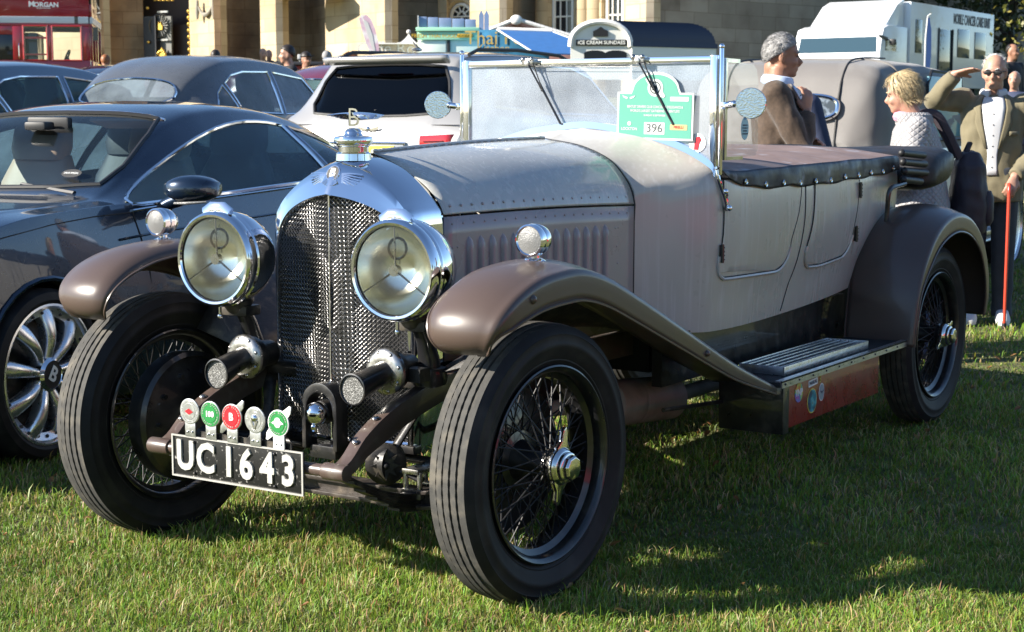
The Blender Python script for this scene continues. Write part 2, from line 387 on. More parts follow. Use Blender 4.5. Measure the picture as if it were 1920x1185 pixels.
# ---- bonnet and radiator cross-sections
def arch(pts, n): return cat(pts, n)
SF = [(0, 1.256), (.07, 1.232), (.13, 1.204), (.21, 1.154), (.256, 1.106), (.273, 1.071)]        # behind the radiator
SR = [(0, 1.288), (.15, 1.264), (.27, 1.216), (.335, 1.152), (.362, 1.105), (.373, 1.062)]       # at the scuttle
SW = [(0, 1.327), (.15, 1.312), (.27, 1.292), (.42, 1.246), (.53, 1.188), (.556, 1.13)]          # at the screen
def bon(t): return [((1 - t) * a[0] + t * b[0], (1 - t) * a[1] + t * b[1]) for a, b in zip(SF, SR)]
X0, X1 = -.2, -1.212
for s in (1, -1):
    P = []
    for i in range(25):
        t = i / 24; x = X0 + (X1 - X0) * t; bul = .006 * math.sin(math.pi * t)
        P.append([(x, s * max(y, .004), z + bul) for y, z in arch(bon(t), 26)])
    g = B().grid(P if s < 0 else [list(reversed(r)) for r in P]); g.build('bonnet_top_panel', 'taupe_bonnet', car, solid=.003)
    P = []
    for i in range(25):
        t = i / 24; x = X0 + (X1 - X0) * t; yt, zt = bon(t)[-1]; bul = .006 * math.sin(math.pi * t)
        zb = .62
        P.append([(x, s * (yt - .002 * k / 8), (zt - .006 + bul) * (1 - k / 8) + zb * k / 8) for k in range(9)])
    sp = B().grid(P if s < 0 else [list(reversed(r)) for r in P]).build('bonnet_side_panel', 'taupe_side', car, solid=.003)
    rv = B()
    for i in range(19):
        t = (i + .7) / 19.5; x = X0 + (X1 - X0) * t; yt, zt = bon(t)[-1]; bul = .006 * math.sin(math.pi * t)
        rv.ball((x, s * (yt + .0005), zt - .028 + bul), .0052, 8, 5); rv.ball((x, s * (yt - .006), zt + .026 + bul), .0052, 8, 5)
    for x, z in ((-.24, .97), (-.262, .97), (-.25, .90), (-1.1, .985), (-1.118, .985), (-1.11, .92), (-1.115, .86), (-.3, .82)):
        t = (x - X0) / (X1 - X0); rv.ball((x, s * bon(t)[-1][0], z), .005, 8, 5)
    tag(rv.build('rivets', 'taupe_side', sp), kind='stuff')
    lv = None
    for i in range(14):
        x = -.315 - i * .0555; t = (x - X0) / (X1 - X0); y = bon(t)[-1][0] - .001
        if lv is None:
            b = B(); rs = []
            for k in range(14):
                q = k / 13; z = 1.005 - .21 * q; wdt = .0125 * min(1, math.sqrt(max(0, q * 9))) ; dep = .017 * min(1, math.sqrt(max(.0, q * 7)))
                rs.append([(wdt, -.002, z), (wdt * .6, dep * .75, z), (0, dep, z), (-wdt * .75, dep * .95, z), (-wdt, dep * .35, z), (-wdt * 1.0, -.002, z)])
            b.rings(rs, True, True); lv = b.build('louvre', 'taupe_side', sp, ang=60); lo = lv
        else:
            lo = lv.copy(); col.objects.link(lo); lo.parent = sp
        lo.matrix_local = TM((x, s * y, 0), (0, 0, R(-6) * s), (1, s, 1))
# piano hinge on top, leather catches
b = B()
b.tube([(X0 + (X1 - X0) * t, 0, 1.256 + .032 * t + .005 + .006 * math.sin(math.pi * t)) for t in np.linspace(0, 1, 30)], .006, 8)
for k in range(24): b.tube([(X0 + (X1 - X0) * (k + .1) / 24, 0, 1.262 + .032 * k / 24), (X0 + (X1 - X0) * (k + .5) / 24, 0, 1.263 + .032 * k / 24)], .0072, 8)
b.build('bonnet_hinge', 'taupe_bonnet', car)
# dark joint between bonnet and scuttle
b = B(); pts = [(X1 - .006, y, z - .001) for y, z in arch(SR, 30)] + [(X1 - .006, .370, z) for z in (1., .9, .8, .7, .62)]
b.tube(pts, .0055, 6); b.tube([(x, -y, z) for x, y, z in pts], .0055, 6); b.build('bonnet_seal', 'core_black', car)

# ---- scuttle and tub (one skin)
stn = [-1.222, -1.3, -1.4, -1.5, -1.6, -1.75, -1.95, -2.2, -2.6, -3.0, -3.25, -3.42, -3.52, -3.57]
wid = [.373, .43, .505, .556, .575, .588, .598, .602, .605, .598, .582, .53, .40, .15]
wbt = [.368, .42, .49, .535, .55, .56, .565, .565, .56, .55, .53, .48, .36, .12]
top = [1.062, 1.085, 1.112, 1.13, 1.14, 1.13, 1.118, 1.112, 1.114, 1.125, 1.13, 1.13, 1.12, 1.1]
apx = [1.288, 1.302, 1.318, 1.327, 1.19, 1.185, 1.18, 1.18, 1.18, 1.18, 1.18, 1.18, 1.17, 1.14]
bot = [.62, .60, .592, .588, .588, .59, .595, .603, .622, .66, .71, .76, .82, .9]
def side_y(x, z):
    xs = [-a for a in stn]; W = sitp(-x, xs, wid); Wb = sitp(-x, xs, wbt); T = sitp(-x, xs, top); Bz = sitp(-x, xs, bot)
    q = max(0, min(1, (T - z) / (T - Bz))); return W + (Wb - W) * q ** 1.6 + .012 * math.sin(math.pi * min(1, q * 1.3)) * min(1, (-x - 1.2) / .4)
def section(x):
    xs = [-a for a in stn]; T = sitp(-x, xs, top); Bz = sitp(-x, xs, bot); W = sitp(-x, xs, wid)
    if x > -1.505:
        t = (x - X1) / (-1.5 - X1); t = max(0, min(1, t)); t = t ** .9
        pr = [((1 - t) * a[0] + t * b_[0], (1 - t) * a[1] + t * b_[1]) for a, b_ in zip(SR, SW)]; pr[-1] = (W, T)
        upper = arch(pr, 22)
    else:
        ap = sitp(-x, xs, apx); upper = [(W * math.sin(a * math.pi / 2), T + (min(ap, 1.15) - T) * max(0, math.cos(a * math.pi / 2)) ** .7) for a in np.linspace(0, 1, 22)]
    lower = [(side_y(x, T + (Bz - T) * k / 14), T + (Bz - T) * k / 14) for k in range(1, 15)]
    return list(upper) + lower
xsv = list(np.concatenate([np.linspace(-1.222, -1.5, 12), np.linspace(-1.52, -3.4, 40), np.linspace(-3.43, -3.57, 9)]))
rs = []
for x in xsv:
    h = section(x); rs.append([(x, y, z) for y, z in h] + [(x, -y, z) for y, z in reversed(h[1:])])
b = B(); b.rings(rs, True, True); body = b.build('body_tub', 'taupe', car, ang=45)
# underside: chassis side plates, floor
b = B(); b.box2((-1.25, -.42, .46), (-3.3, .42, .6)); b.box2((-.2, -.2, .36), (-1.3, .2, .66)); b.build('undertray', 'core_black', car)
for s in (1, -1):
    b = B(); b.box2((-1.2, s * .46, .42), (-2.9, s * .5, .60)); b.build('valance', 'black_paint', car)

def on_side(pts2, n_sub=6, off=.004, s=1):
    """points (x, z) on the flank -> 3d"""
    return [(x, s * (side_y(x, z) + off), z) for x, z in pts2]
def rounded_door(xf, xr, zt_f, zt_r, zb, rf, rr, lean=0):
    """front top -> down -> bottom -> up"""
    p = [(xf, zt_f), (xf + .004, (zt_f + zb) / 2), (xf - .002, zb + rf)]
    for a in np.linspace(0, 90, 6)[1:]: p.append((xf - .002 - rf + rf * math.cos(R(a)), zb + rf - rf * math.sin(R(a))))
    for q in (.3, .6): p.append((xf - rf + (xr + lean - xf + rf + rr) * q, zb - .004 * math.sin(q * 3.14)))
    for a in np.linspace(0, 90, 6): p.append((xr + lean + rr - rr * math.sin(R(a)), zb + rr - rr * math.cos(R(a))))
    p += [(xr + lean * .6, (zb * .4 + zt_r * .6)), (xr, zt_r)]
    return p
def flank_patch(poly, s, off, n=26, m=16):
    xs_ = [p[0] for p in poly]; zs_ = [p[1] for p in poly]
    P = []
    top_z = max(zs_)
    # rows follow the outline from top to bottom
    out = []
    for i in range(m + 1):
        z = min(zs_) + (max(zs_) - min(zs_)) * i / m
        cr = []
        for k in range(len(poly)):
            (xa, za), (xb, zb) = poly[k - 1], poly[k]
            if (za <= z < zb) or (zb <= z < za) : cr.append(xa + (xb - xa) * (z - za) / (zb - za))
        if len(cr) < 2:
            zz = z + (.0005 if i == 0 else -.0005); cr = []
            for k in range(len(poly)):
                (xa, za), (xb, zb) = poly[k - 1], poly[k]
                if (za <= zz < zb) or (zb <= zz < za): cr.append(xa + (xb - xa) * (zz - za) / (zb - za))
            if len(cr) < 2: continue
        a, d = max(cr), min(cr)
        out.append([(a + (d - a) * j / n, s * (side_y(a + (d - a) * j / n, z) + off), z) for j in range(n + 1)])
    return out
for s in (1, -1):
    for nm, args in (('front_door', (-1.515, -2.205, 1.13, 1.10, .775, .05, .09, .20)), ('rear_door', (-2.235, -2.79, 1.10, 1.10, .775, .06, .11, .12))):
        if nm == 'rear_door':
            ol = [(-2.29, 1.105), (-2.265, .95), (-2.225, .85)] + [(-2.225 - .06 + .06 * math.cos(R(a)), .835 - .06 * math.sin(R(a))) for a in np.linspace(0, 90, 6)] + [(-2.4, .772), (-2.56, .782)] + [(-2.60 - .12 * math.sin(R(a)), .905 - .12 * math.cos(R(a))) for a in np.linspace(0, 90, 6)] + [(-2.745, 1.0), (-2.765, 1.105)]
        else:
            ol = [(-1.535, 1.14), (-1.53, .95), (-1.515, .86)] + [(-1.515 - .05 + .05 * math.cos(R(a)), .835 - .05 * math.sin(R(a))) for a in np.linspace(0, 90, 6)] + [(-1.7, .784), (-1.9, .782)] + [(-1.95 - .12 * math.sin(R(a)), .90 - .118 * math.cos(R(a))) for a in np.linspace(0, 90, 6)] + [(-2.125, 1.0), (-2.16, 1.105)]
        g = B().grid(flank_patch(ol, s, .003) if s > 0 else [list(reversed(r)) for r in flank_patch(ol, s, .003)])
        dr = g.build(nm, 'taupe', car)
        lower = [p for p in ol]
        den = cat([(p[0], p[1]) for p in lower], 70)
        b = B(); k0 = 14
        b.tube([(x, s * (side_y(x, z) + .003), z) for x, z in den], .0022, 5); b.build('shut_line', 'core_black', dr)
        b = B(); seg = [(x, z - .007) for x, z in den if z < .88]
        b.tube([(x, s * (side_y(x, z) + .003), z) for x, z in seg], .0065, 6); b.build('edge_bead', 'taupe', dr)
        hx = (-1.535, -1.523) if nm == 'front_door' else (-2.762, -2.748)
        for x, z in ((hx[0], 1.065 if nm == 'front_door' else 1.06), (hx[1], .875)):
            b = B(); y = s * (side_y(x, z) + .006)
            b.box((x, y, z), (.016, .012, .062)); b.cyl((x + .006, y + s * .006, z - .034), (x + .006, y + s * .006, z + .034), .0055, n=8)
            for k in range(4): b.ball((x - .004, y + s * .007, z - .022 + .0145 * k), .004, 6, 4)
            b.build('hinge', 'black_paint', dr)
# curved panel joint behind the front door
for s in (1, -1):
    b = B(); pts = cat([(-2.20, 1.105), (-2.185, .95), (-2.15, .80), (-2.10, .70), (-2.06, .61)], 24)
    b.tube([(x, s * (side_y(x, z) + .0015), z) for x, z in pts], .0018, 5)
    b.build('panel_joint', 'core_black', car)

# ---- radiator
def rad_out(t):   # outer outline of the shell, half
    return cat([(0, 1.252), (.06, 1.236), (.13, 1.206), (.205, 1.154), (.253, 1.104), (.271, 1.062), (.273, .95), (.272, .8), (.27, .6), (.266, .37)], t)
def rad_in(t):    # opening, half
    return cat([(0, 1.140), (.07, 1.128), (.14, 1.106), (.195, 1.076), (.234, 1.034), (.252, .98), (.257, .9), (.258, .75), (.258, .55), (.256, .36)], t)
NO = 44; ro, ri = rad_out(NO), rad_in(NO)
def vx(y): return .012 - .062 * (abs(y) / .25)       # the pointed front
b = B(); rows = []
for s in (1, -1):
    P = []
    for k in range(NO):
        yo, zo = ro[k]; yi, zi = ri[k]; row = [(-.2, s * yo, zo)]
        row += [(-.15, s * yo, zo + .001), (-.105, s * (yo - .003), zo - .001), (-.075, s * (yo * .97 + yi * .03 - .004), zo - .006), (-.05, s * (yo * .9 + yi * .1 - .005 * (k < 24)), zo * .9 + zi * .1 - .005 * (k < 20))]
        for q in (.25, .5, .75, 1.):
            y = yo * (1 - q) + yi * q; z = zo * (1 - q) + zi * q
            xx = -.05 + (vx(yi) + .016 - -.05) * (q ** .75)
            row.append((xx, s * y, z))
        row += [(vx(yi) + .018, s * (yi - .002), zi - .003), (vx(yi) + .010, s * (yi - .006), zi - .007), (vx(yi) - .02, s * (yi - .007), zi - .008)]
        P.append(row)
    b.grid(P if s > 0 else [list(reversed(r)) for r in P])
b.build('radiator_shell', 'chrome', car, weld=.0005, ang=50)
# woven stone guard, two flat halves meeting at the keel
def top_in(y): return float(np.interp(abs(y), [p[0] for p in ri[:26]], [p[1] for p in ri[:26]]))
b = B(); pitch = .0102; rw = .0011
for s in (1, -1):
    L_ = math.hypot(.25, .062); u = Vector((-.062 / L_, s * .25 / L_, 0)); o = Vector((.012, 0, 0)); nrm = Vector((.25, s * .062, 0)).normalized()
    for fam in (1, -1):
        ang = R(43) * fam; du, dz = math.cos(ang), math.sin(ang)
        pu, pz = -dz * 1., du
        cmin = int(-.9 / pitch); cmax = int(.9 / pitch)
        for c in range(cmin, cmax):
            seg = []; 
            def flush():
                if len(seg) >= 2: b.tube(seg, rw, 4, caps=False)
            k = 0
            for k in range(-140, 141):
                h = (k + (c % 2) * 0.0) * pitch * .5
                a = c * pitch * pu + h * du; z = .72 + c * pitch * pz + h * dz
                y = a * .25 / L_
                ok = 0.0 <= a <= L_ * 1.005 and .385 < z < top_in(y) - .006
                if ok:
                    par = (k % 2) * (1 if ((k // 2 + c) % 2) else -1) * fam
                    p = o + u * a + Vector((0, 0, z)) + nrm * (par * .0021); seg.append(p)
                else:
                    flush(); seg.clear()
            flush(); seg.clear()
tag(b.build('stone_guard_mesh', 'mesh_wire', car, ang=60), kind='stuff')
b = B(); b.tube([(.014, 0, 1.134), (.014, 0, .385)], .003, 6)
for s in (1, -1): b.tube([(.012, 0, .384), (-.05, s * .25, .384)], .007, 6)
b.build('stone_guard_frame', 'chrome', car)
b = B(); P = []
for s in (1, -1):
    b.add([(-.03, 0, .37), (-.085, s * .265, .37), (-.085, s * .265, .96), (-.07, s * .2, 1.07), (-.03, 0, 1.13)], [(0, 1, 2, 3, 4)])
b.build('radiator_core', 'core_black', car)
# filler cap, winged mascot
cap = B(); cap.lathe([(.0, 1.235), (.056, 1.235), (.054, 1.256), (.047, 1.262), (.047, 1.276), (.052, 1.28), (.052, 1.285)], (-.108, 0, 0), (0, 0, 1), 40)
cap.lathe([(.052, 1.283), (.058, 1.286), (.060, 1.292), (.060, 1.302), (.057, 1.308), (.03, 1.312), (.0, 1.314)], (-.108, 0, 0), (0, 0, 1), 48)
cp = cap.build('filler_cap', 'chrome', car)
b = B(); b.lathe([(.03, 1.312), (.026, 1.318), (.028, 1.322), (.022, 1.33), (.014, 1.334), (0, 1.335)], (-.108, 0, 0), (0, 0, 1), 24)
def ribbon(pts, wd, th=.004):      # flat bar bent along a path in the yz plane, width along x
    rs_ = []
    for i, p in enumerate(pts):
        a = Vector(pts[max(0, i - 1)]); c = Vector(pts[min(len(pts) - 1, i + 1)]); d = (c - a).normalized(); nn = Vector((1, 0, 0)).cross(d) * th; w_ = Vector((wd / 2, 0, 0)); p = Vector(p)
        rs_.append([p + nn + w_, p + nn - w_, p - nn - w_, p - nn + w_])
    return rs_
B2 = b                                           # a letter standing on the cap, spread wings either side
for dx_ in (0,):
    pass
for s in (1, -1):
    for k in range(4):
        pts = cat([(-.108 - .006 * k, s * .006, 1.378 - .005 * k), (-.112 - .006 * k, s * .05, 1.377 - .004 * k), (-.12 - .006 * k, s * (.112 - .012 * k), 1.373 - .003 * k)], 8)
        B2.tube([tuple(p) for p in pts], [.0085, .0085, .008, .0075, .007, .006, .0045, .002], 8, flat=.6)
ms_ = B2.build('mascot', 'chrome', car)
text('B', .082, frame((-.108, 0, 1.364), (-.7, .7, 0), (0, 0, 1)) @ Matrix.Translation((0, 0, 0)), 'chrome', ms_, 'mascot_letter', ext=.007, bold=-.001, sx=.85)
# enamel roundel with spread wings on the header
bm_ = frame((-.010, 0, 1.198), (0, 1, 0), (-.45, 0, .9))
b = B(); b.at(bm_)
for s in (1, -1):
    for k in range(12):
        a = R(168 - k * 13.5 if s < 0 else 12 + k * 13.5) if False else R((4 - k * 7.2)); L2 = .083 - .0036 * k
        x0, y0 = s * .016 * math.cos(a), .016 * math.sin(a); x1, y1 = s * (.018 + L2 * math.cos(a)), L2 * math.sin(a) * 1.1 - .001
        b.tube([(x0, y0, -.004 - .00 * k), ((x0 + x1) / 2, (y0 + y1) / 2, -.006), (x1, y1, -.016)], [.002, .0033, .0022], 6)
for k in range(11):
    a = R(-90 + (k - 5) * 8); b.tube([(.012 * math.cos(a), .012 * math.sin(a), -.001), (.045 * math.cos(a), .045 * math.sin(a), .004)], [.002, .0026], 6)
b.lathe([(0, .001), (.021, .001), (.0225, .004), (.025, .004), (.026, -.006)], (0, 0, 0), (0, 0, 1), 28)
wb_ = b.build('radiator_badge', 'chrome', car)
b = B(); b.at(bm_); b.prism(disc(.021), .0012, Matrix.Translation((0, 0, .002))); b.build('roundel', 'core_black', wb_)
text('B', .036, bm_ @ Matrix.Translation((0, .0005, .0042)), 'enamel_white', wb_, bold=.001, sx=1.1)

# ---- headlamps
def headlamp(y):
    root = empty('headlamp', (.15, y, .932), R(3), parent=car)
    b = B(); b.lathe([(.128, .004), (.131, .010), (.138, .012), (.145, .006), (.149, -.006), (.149, -.022), (.146, -.03), (.15, -.034), (.15, -.042), (.146, -.046)], ax=(1, 0, 0), n=64); b.build('bezel', 'chrome', root)
    b = B(); b.lathe([(.146, -.044), (.148, -.06), (.142, -.1), (.126, -.14), (.1, -.172), (.06, -.196), (.025, -.205), (0, -.207)], ax=(1, 0, 0), n=56); b.build('shell', 'chrome', root)
    b = B(); b.lathe([(.127, -.004), (.12, -.03), (.1, -.062), (.07, -.088), (.035, -.103), (0, -.108)], ax=(1, 0, 0), n=48); b.build('reflector', 'reflector', root)
    b = B(); b.lathe([(.0, .0115), (.06, .0095), (.1, .006), (.129, .001)], ax=(1, 0, 0), n=48); b.build('lens', 'lamp_lens', root)
    b = B(); b.cyl((-.02, 0, 0), (-.002, 0, 0), .0165, n=24)
    for a in (90, 212, 328): b.tube([(-.012, .014 * math.cos(R(a)), .014 * math.sin(R(a))), (-.008, .126 * math.cos(R(a)), .126 * math.sin(R(a)))], [.0032, .0024], 6)
    b.build('bulb_spider', 'chrome_dull', root)
    b = B(); b.ball((-.03, -.004, .062), .031, 20, 14, (1, .92, 1.1)); b.cyl((-.03, -.004, .018), (-.03, -.004, .034), .008, n=10); b.tube([(-.03, -.004, .094), (-.03, -.004, .106)], [.005, .001], 8)
    b.build('bulb', 'bulb_glass', root)
    b = B(); b.tube([(-.02, -.045, .135), (-.02, -.02, .152), (-.02, .02, .152), (-.02, .045, .135)], .012, 10, flat=2.2); b.tube([(-.02, 0, .15), (-.02, 0, .163)], [.014, .009], 10); b.build('bezel_catch', 'chrome', root)
    b = B(); b.cyl((-.02, 0, -.145), (-.02, 0, -.172), .0055, n=8); b.ball((-.02, 0, -.178), .009, 10, 6); b.build('clamp_screw', 'chrome', root)
    b = B(); b.tube([(-.10, 0, -.125), (-.12, 0, -.15)], [.045, .05], 16); b.box((-.12, 0, -.168), (.075, .105, .034)); b.build('yoke', 'black_iron', root, bevel=.008)
    return root
glass('bulb_glass', (.96, .97, .96), .95, .01)
for y in (.345, -.345): headlamp(y)
b = None
for s in (1, -1):
    b = B(); b.tube([(.03, s * .345, .765), (.0, s * .345, .72), (-.02, s * .345, .66), (-.03, s * .34, .58)], [.024, .026, .032, .044], 16); b.lathe([(.0, .0), (.05, .0), (.055, .02), (.05, .05), (.03, .055)], (-.03, s * .34, .58), (0, 0, 1), 20)
    b.build('lamp_post', 'black_paint', car)
# ---- horns beneath the lamps
for s in (1, -1):
    root = empty('horn', (.1, s * .275, .628), parent=car)
    fy = .012 * s
    b = B(); b.tube([(.0, 0, 0), (.06, -.2 * fy, -.014), (.135, -fy, -.034)], [.034, .036, .043], 24, caps=False); b.lathe([(.043, .134), (.047, .137), (.047, .141), (.043, .142)], (0, -fy, -.034), (1, 0, 0), 24); b.build('trumpet', 'black_paint', root)
    b = B(); b.prism(disc(.0435), .003, frame((.133, -fy, -.034), (0, 1, 0), (0, 0, 1))); b.build('mouth_gauze', 'horn_gauze', root)
    b = B(); b.lathe([(.03, .012), (.05, .014), (.066, .006), (.07, .0), (.07, -.008), (.06, -.014)], ax=(1, 0, 0), n=36)
    for k in range(8): b.ball((.008, .058 * math.cos(k * .785 + .3), .058 * math.sin(k * .785 + .3)), .006, 8, 5)
    b.build('diaphragm_ring', 'chrome_dull', root)
    b = B(); b.lathe([(.062, -.008), (.06, -.04), (.045, -.06), (.04, -.12), (0, -.125)], ax=(1, 0, 0), n=28); b.box((-.06, s * .05, -.01), (.05, .1, .04)); b.build('motor_case', 'black_iron', root)
mat('horn_gauze', (.08, .08, .075), .5, metal=.4, dirt=((.26, .26, .25), 260, .5, .62), bump=.8, bscale=300)

# ---- chassis rails, dumb irons, axle, springs
for s in (1, -1):
    pts = cat([(.41, .335, .402), (.36, .335, .422), (.29, .335, .478), (.18, .335, .53), (.03, .335, .572), (-.12, .335, .6), (-.35, .335, .61)], 26)
    rs_ = []
    for i, p in enumerate(pts):
        t = i / 25; h = .022 + .05 * min(1, t * 2.2) ; wd = .021
        rs_.append([(p[0], s * p[1] + wd, p[2]), (p[0], s * p[1] - wd, p[2]), (p[0] - .01, s * p[1] - wd, p[2] - h), (p[0] - .01, s * p[1] + wd, p[2] - h)])
    b = B(); b.rings(rs_); b.box2((-.35, s * .335 - .021, .52), (-3.6, s * .335 + .021, .61))
    b.cyl((.405, s * .335 - .04, .392), (.405, s * .335 + .04, .392), .024, n=20)
    ir = b.build('dumb_iron', 'chassis_brown', car, bevel=.003)
    b = B()
    for t in (7, 11): b.ball((pts[t][0], s * .335, pts[t][2] + .003), .0125, 10, 6, (1, 1, .6))
    b.build('bolt_heads', 'chrome_dull', ir)
    b = B()                                   # leaf spring
    for k in range(6):
        q = 1 - k * .13; pp = [(.405 - .8 * (.5 - .5 * q) - .8 * q * u_, s * .335, .39 - .13 * math.sin(math.pi * ((.5 - .5 * q) + q * u_)) - .0 - .009 * k + .0) for u_ in np.linspace(0, 1, 14)]
        b.rings([[(x, y + .022, z + .004), (x, y - .022, z + .004), (x, y - .022, z - .004), (x, y + .022, z - .004)] for x, y, z in pp])
    b.build('leaf_spring', 'black_iron', car)
    b = B()                                   # spring clamps on the axle
    for dx in (-.05, .05): b.box((dx, s * .335, .262), (.02, .07, .03)); b.cyl((dx, s * .335 + .026, .25), (dx, s * .335 + .026, .33), .009, n=8); b.cyl((dx, s * .335 - .026, .25), (dx, s * .335 - .026, .33), .009, n=8)
    b.box((0, s * .335, .33), (.13, .06, .016)); b.build('spring_clamp', 'chrome_dull', car, bevel=.004)
    b = B(); b.tube([(.03, s * .42, .30), (.03, s * .5, .33), (.02, s * .6, .39), (0, s * .64, .395)], [.03, .034, .04, .045], 14); b.build('stub_axle', 'black_iron', car)
b = B()
pts = cat([(.02, -.6, .36), (.025, -.5, .29), (.03, -.4, .252), (.03, -.2, .246), (.03, 0, .246), (.03, .2, .246), (.03, .4, .252), (.025, .5, .29), (.02, .6, .36)], 34)
for dz, hw, ht in ((.022, .032, .006), (0, .008, .022), (-.022, .036, .006)):
    b.rings([[(p[0] + hw, p[1], p[2] + dz + ht), (p[0] - hw, p[1], p[2] + dz + ht), (p[0] - hw, p[1], p[2] + dz - ht), (p[0] + hw, p[1], p[2] + dz - ht)] for p in pts])
b.build('front_axle', 'axle_iron', car, bevel=.002)
mat('axle_iron', (.045, .038, .034), .38, metal=.3, dirt=((.16, .13, .1), 15, .5, .75), bump=.3, bscale=80)
b = B(); b.tube([(-.09, -.55, .33), (-.09, 0, .33), (-.09, .55, .33)], .014, 10); b.tube([(.02, .6, .3), (-.7, .5, .35)], .013, 8); b.build('track_rod', 'black_iron', car)
b = B(); b.cyl((.405, -.32, .392), (.405, .32, .392), .0175, n=16); b.build('cross_tube', 'chassis_brown', car)
# friction dampers
for s in (1, -1):
    yy = s * .235
    b = B(); b.cyl((.05, yy - .03, .345), (.05, yy + .03, .345), .058, n=28); b.lathe([(.058, .03), (.062, .034), (.05, .042), (.02, .046), (0, .046)], (.05, yy, .345), (.75, s * .6 if s > 0 else .6, 0), 28)
    d_ = Vector((.75, .6, 0)).normalized()
    M_ = frame(Vector((.05, yy, .345)) + d_ * .046, (-.6, .75, 0), (0, 0, 1))
    st = []
    for k in range(16): rr_ = .046 if k % 2 == 0 else .022; st.append((rr_ * math.cos(k * math.pi / 8), rr_ * math.sin(k * math.pi / 8)))
    b.prism(st, .006, M_); b.ball(Vector((.05, yy, .345)) + d_ * .054, .011, 10, 6)
    b.tube([(.05, yy, .345), (-.02, yy + s * .05, .47), (-.06, yy + s * .08, .55)], [.022, .017, .024], 10, flat=.6)
    b.tube([(.05, yy, .345), (.03, yy + s * .12, .3)], [.02, .017], 10, flat=.6)
    b.build('friction_damper', 'black_iron', car)
# starting handle boss under the radiator
b = B(); ux = cat([(0, -.068, .36), (0, -.068, .44), (0, -.064, .52), (0, -.035, .556), (0, 0, .566), (0, .035, .556), (0, .064, .52), (0, .068, .44), (0, .068, .36)], 28)
b.rings([[(.075, y, z), (.02, y, z), (.02, y * .78, .36 + (z - .36) * .86), (.075, y * .78, .36 + (z - .36) * .86)] for _, y, z in ux])
b.build('handle_bracket', 'black_paint', car, bevel=.003)
b = B(); b.cyl((-.02, 0, .475), (.07, 0, .475), .036, n=20); b.build('handle_boss', 'black_iron', car)
b = B(); b.ball((.085, 0, .475), .036, 24, 14); b.ball((.098, 0, .435), .012, 10, 6); b.cyl((.09, 0, .445), (.1, 0, .42), .008, n=8); b.build('handle_dog', 'chrome', car)
b = B(); b.box2((-.02, -.05, .33), (.06, .05, .37)); b.box2((-.03, -.3, .56), (-.08, .3, .60)); b.box2((-.03, -.28, .355), (-.07, .28, .382)); b.build('front_crossmember', 'black_paint', car, bevel=.004)
# inner aprons between chassis and wings
for s in (1, -1):
    P = []
    for i in range(14):
        t = i / 13; x = -.03 - 1.4 * t
        P.append([(x, s * (.35 + (.60 - .35) * q), (.61 + .06 * math.sin(min(1, t * 3) * 1.5)) + (sitp(t, [0, .1, .3, .6, 1], [.73, .85, .85, .66, .45]) - .66) * q) for q in np.linspace(0, 1, 6)])
    B().grid(P).build('inner_apron', 'black_iron', car, solid=.003)

# ---- number plate and club badges
PX = .43
b = B(); b.box2((PX - .006, -.262, .317), (PX, .238, .441)); pl = b.build('number_plate', 'plate_black', car, bevel=.001)
b = B(); w_ = .0055
for a, c in (((-.264, .3165), (.24, .3215)), ((-.264, .437), (.24, .442)), ((-.264, .3215), (-.2585, .437)), ((.2345, .3215), (.24, .437))): b.box2((PX, a[0], a[1]), (PX + .004, c[0], c[1]))
b.build('plate_border', 'plate_silver', pl)
for ch, y in (('U', -.208), ('C', -.128), ('1', -.037), ('6', .03), ('4', .109), ('3', .187)):
    text(ch, .118, frame((PX + .003, y, .379), (0, 1, 0), (0, 0, 1)), 'white_letters', pl, 'character', ext=.003, bold=.0042, sx=.86)
b = B()
for y, z in ((-.175, .425), (.135, .425), (-.175, .332), (.135, .332)): b.ball((PX + .002, y, z), .005, 8, 5)
b.build('plate_screws', 'black_iron', pl)
b = B(); b.box2((PX - .012, -.16, .438), (PX - .007, .19, .458)); b.build('badge_bar', 'black_iron', pl)
mat('badge_steel', (.55, .56, .56), .3, metal=.9, dirt=((.75, .76, .75), 60, .5, .62))
def badge(y, ring, mid, txt, ears=False, core=None):
    z = .516
    root = B(); M_ = frame((PX + .002, y, z), (0, 1, 0), (0, 0, 1)); root.at(M_)
    root.prism(disc(.038, 36), .005); root.prism([(-.02, -.075), (.02, -.075), (.02, -.033), (-.02, -.033)], .004)
    if ears:
        for s in (1, -1): root.prism([(s * x, s * yy) for x, yy in ((.012, .032), (.03, .012), (.044, .03), (.047, .05), (.04, .052))], .0045)
    o = root.build('club_badge', 'enamel_white' if ears == 'w' else 'badge_steel', car, bevel=.0012)
    b = B(); b.at(M_); b.prism(disc(.035, 36), .0012, Matrix.Translation((0, 0, .0048))); b.build('enamel_ring', ring, o)
    b = B(); b.at(M_); b.prism(disc(.024, 32), .0012, Matrix.Translation((0, 0, .0058))); b.build('enamel_centre', mid, o)
    b = B(); b.at(M_)
    for k in range(26):                       # raised ring lettering, too small to read
        a = 2 * math.pi * k / 26
        if k % 7: b.box((.0295 * math.cos(a), .0295 * math.sin(a), .0062), (.0035, .0045, .0012), (0, 0, a))
    for s in (1, -1): b.ball((s * .009, -.06, .005), .0036, 8, 5)
    b.build('raised_rim_marks', 'badge_steel', o).__setitem__('kind', 'stuff')
    if txt: text(txt, .03 if len(txt) < 2 else .022, M_ @ Matrix.Translation((0, 0, .0076)), 'enamel_white', o, bold=.0008)
    if core: core(o, M_)
    return o
def diamond(o, M_):
    b = B(); b.at(M_); b.prism([(-.016, 0), (0, -.009), (.016, 0), (0, .009)], .001, Matrix.Translation((0, 0, .0074))); b.build('enamel_device', 'badge_red', o)
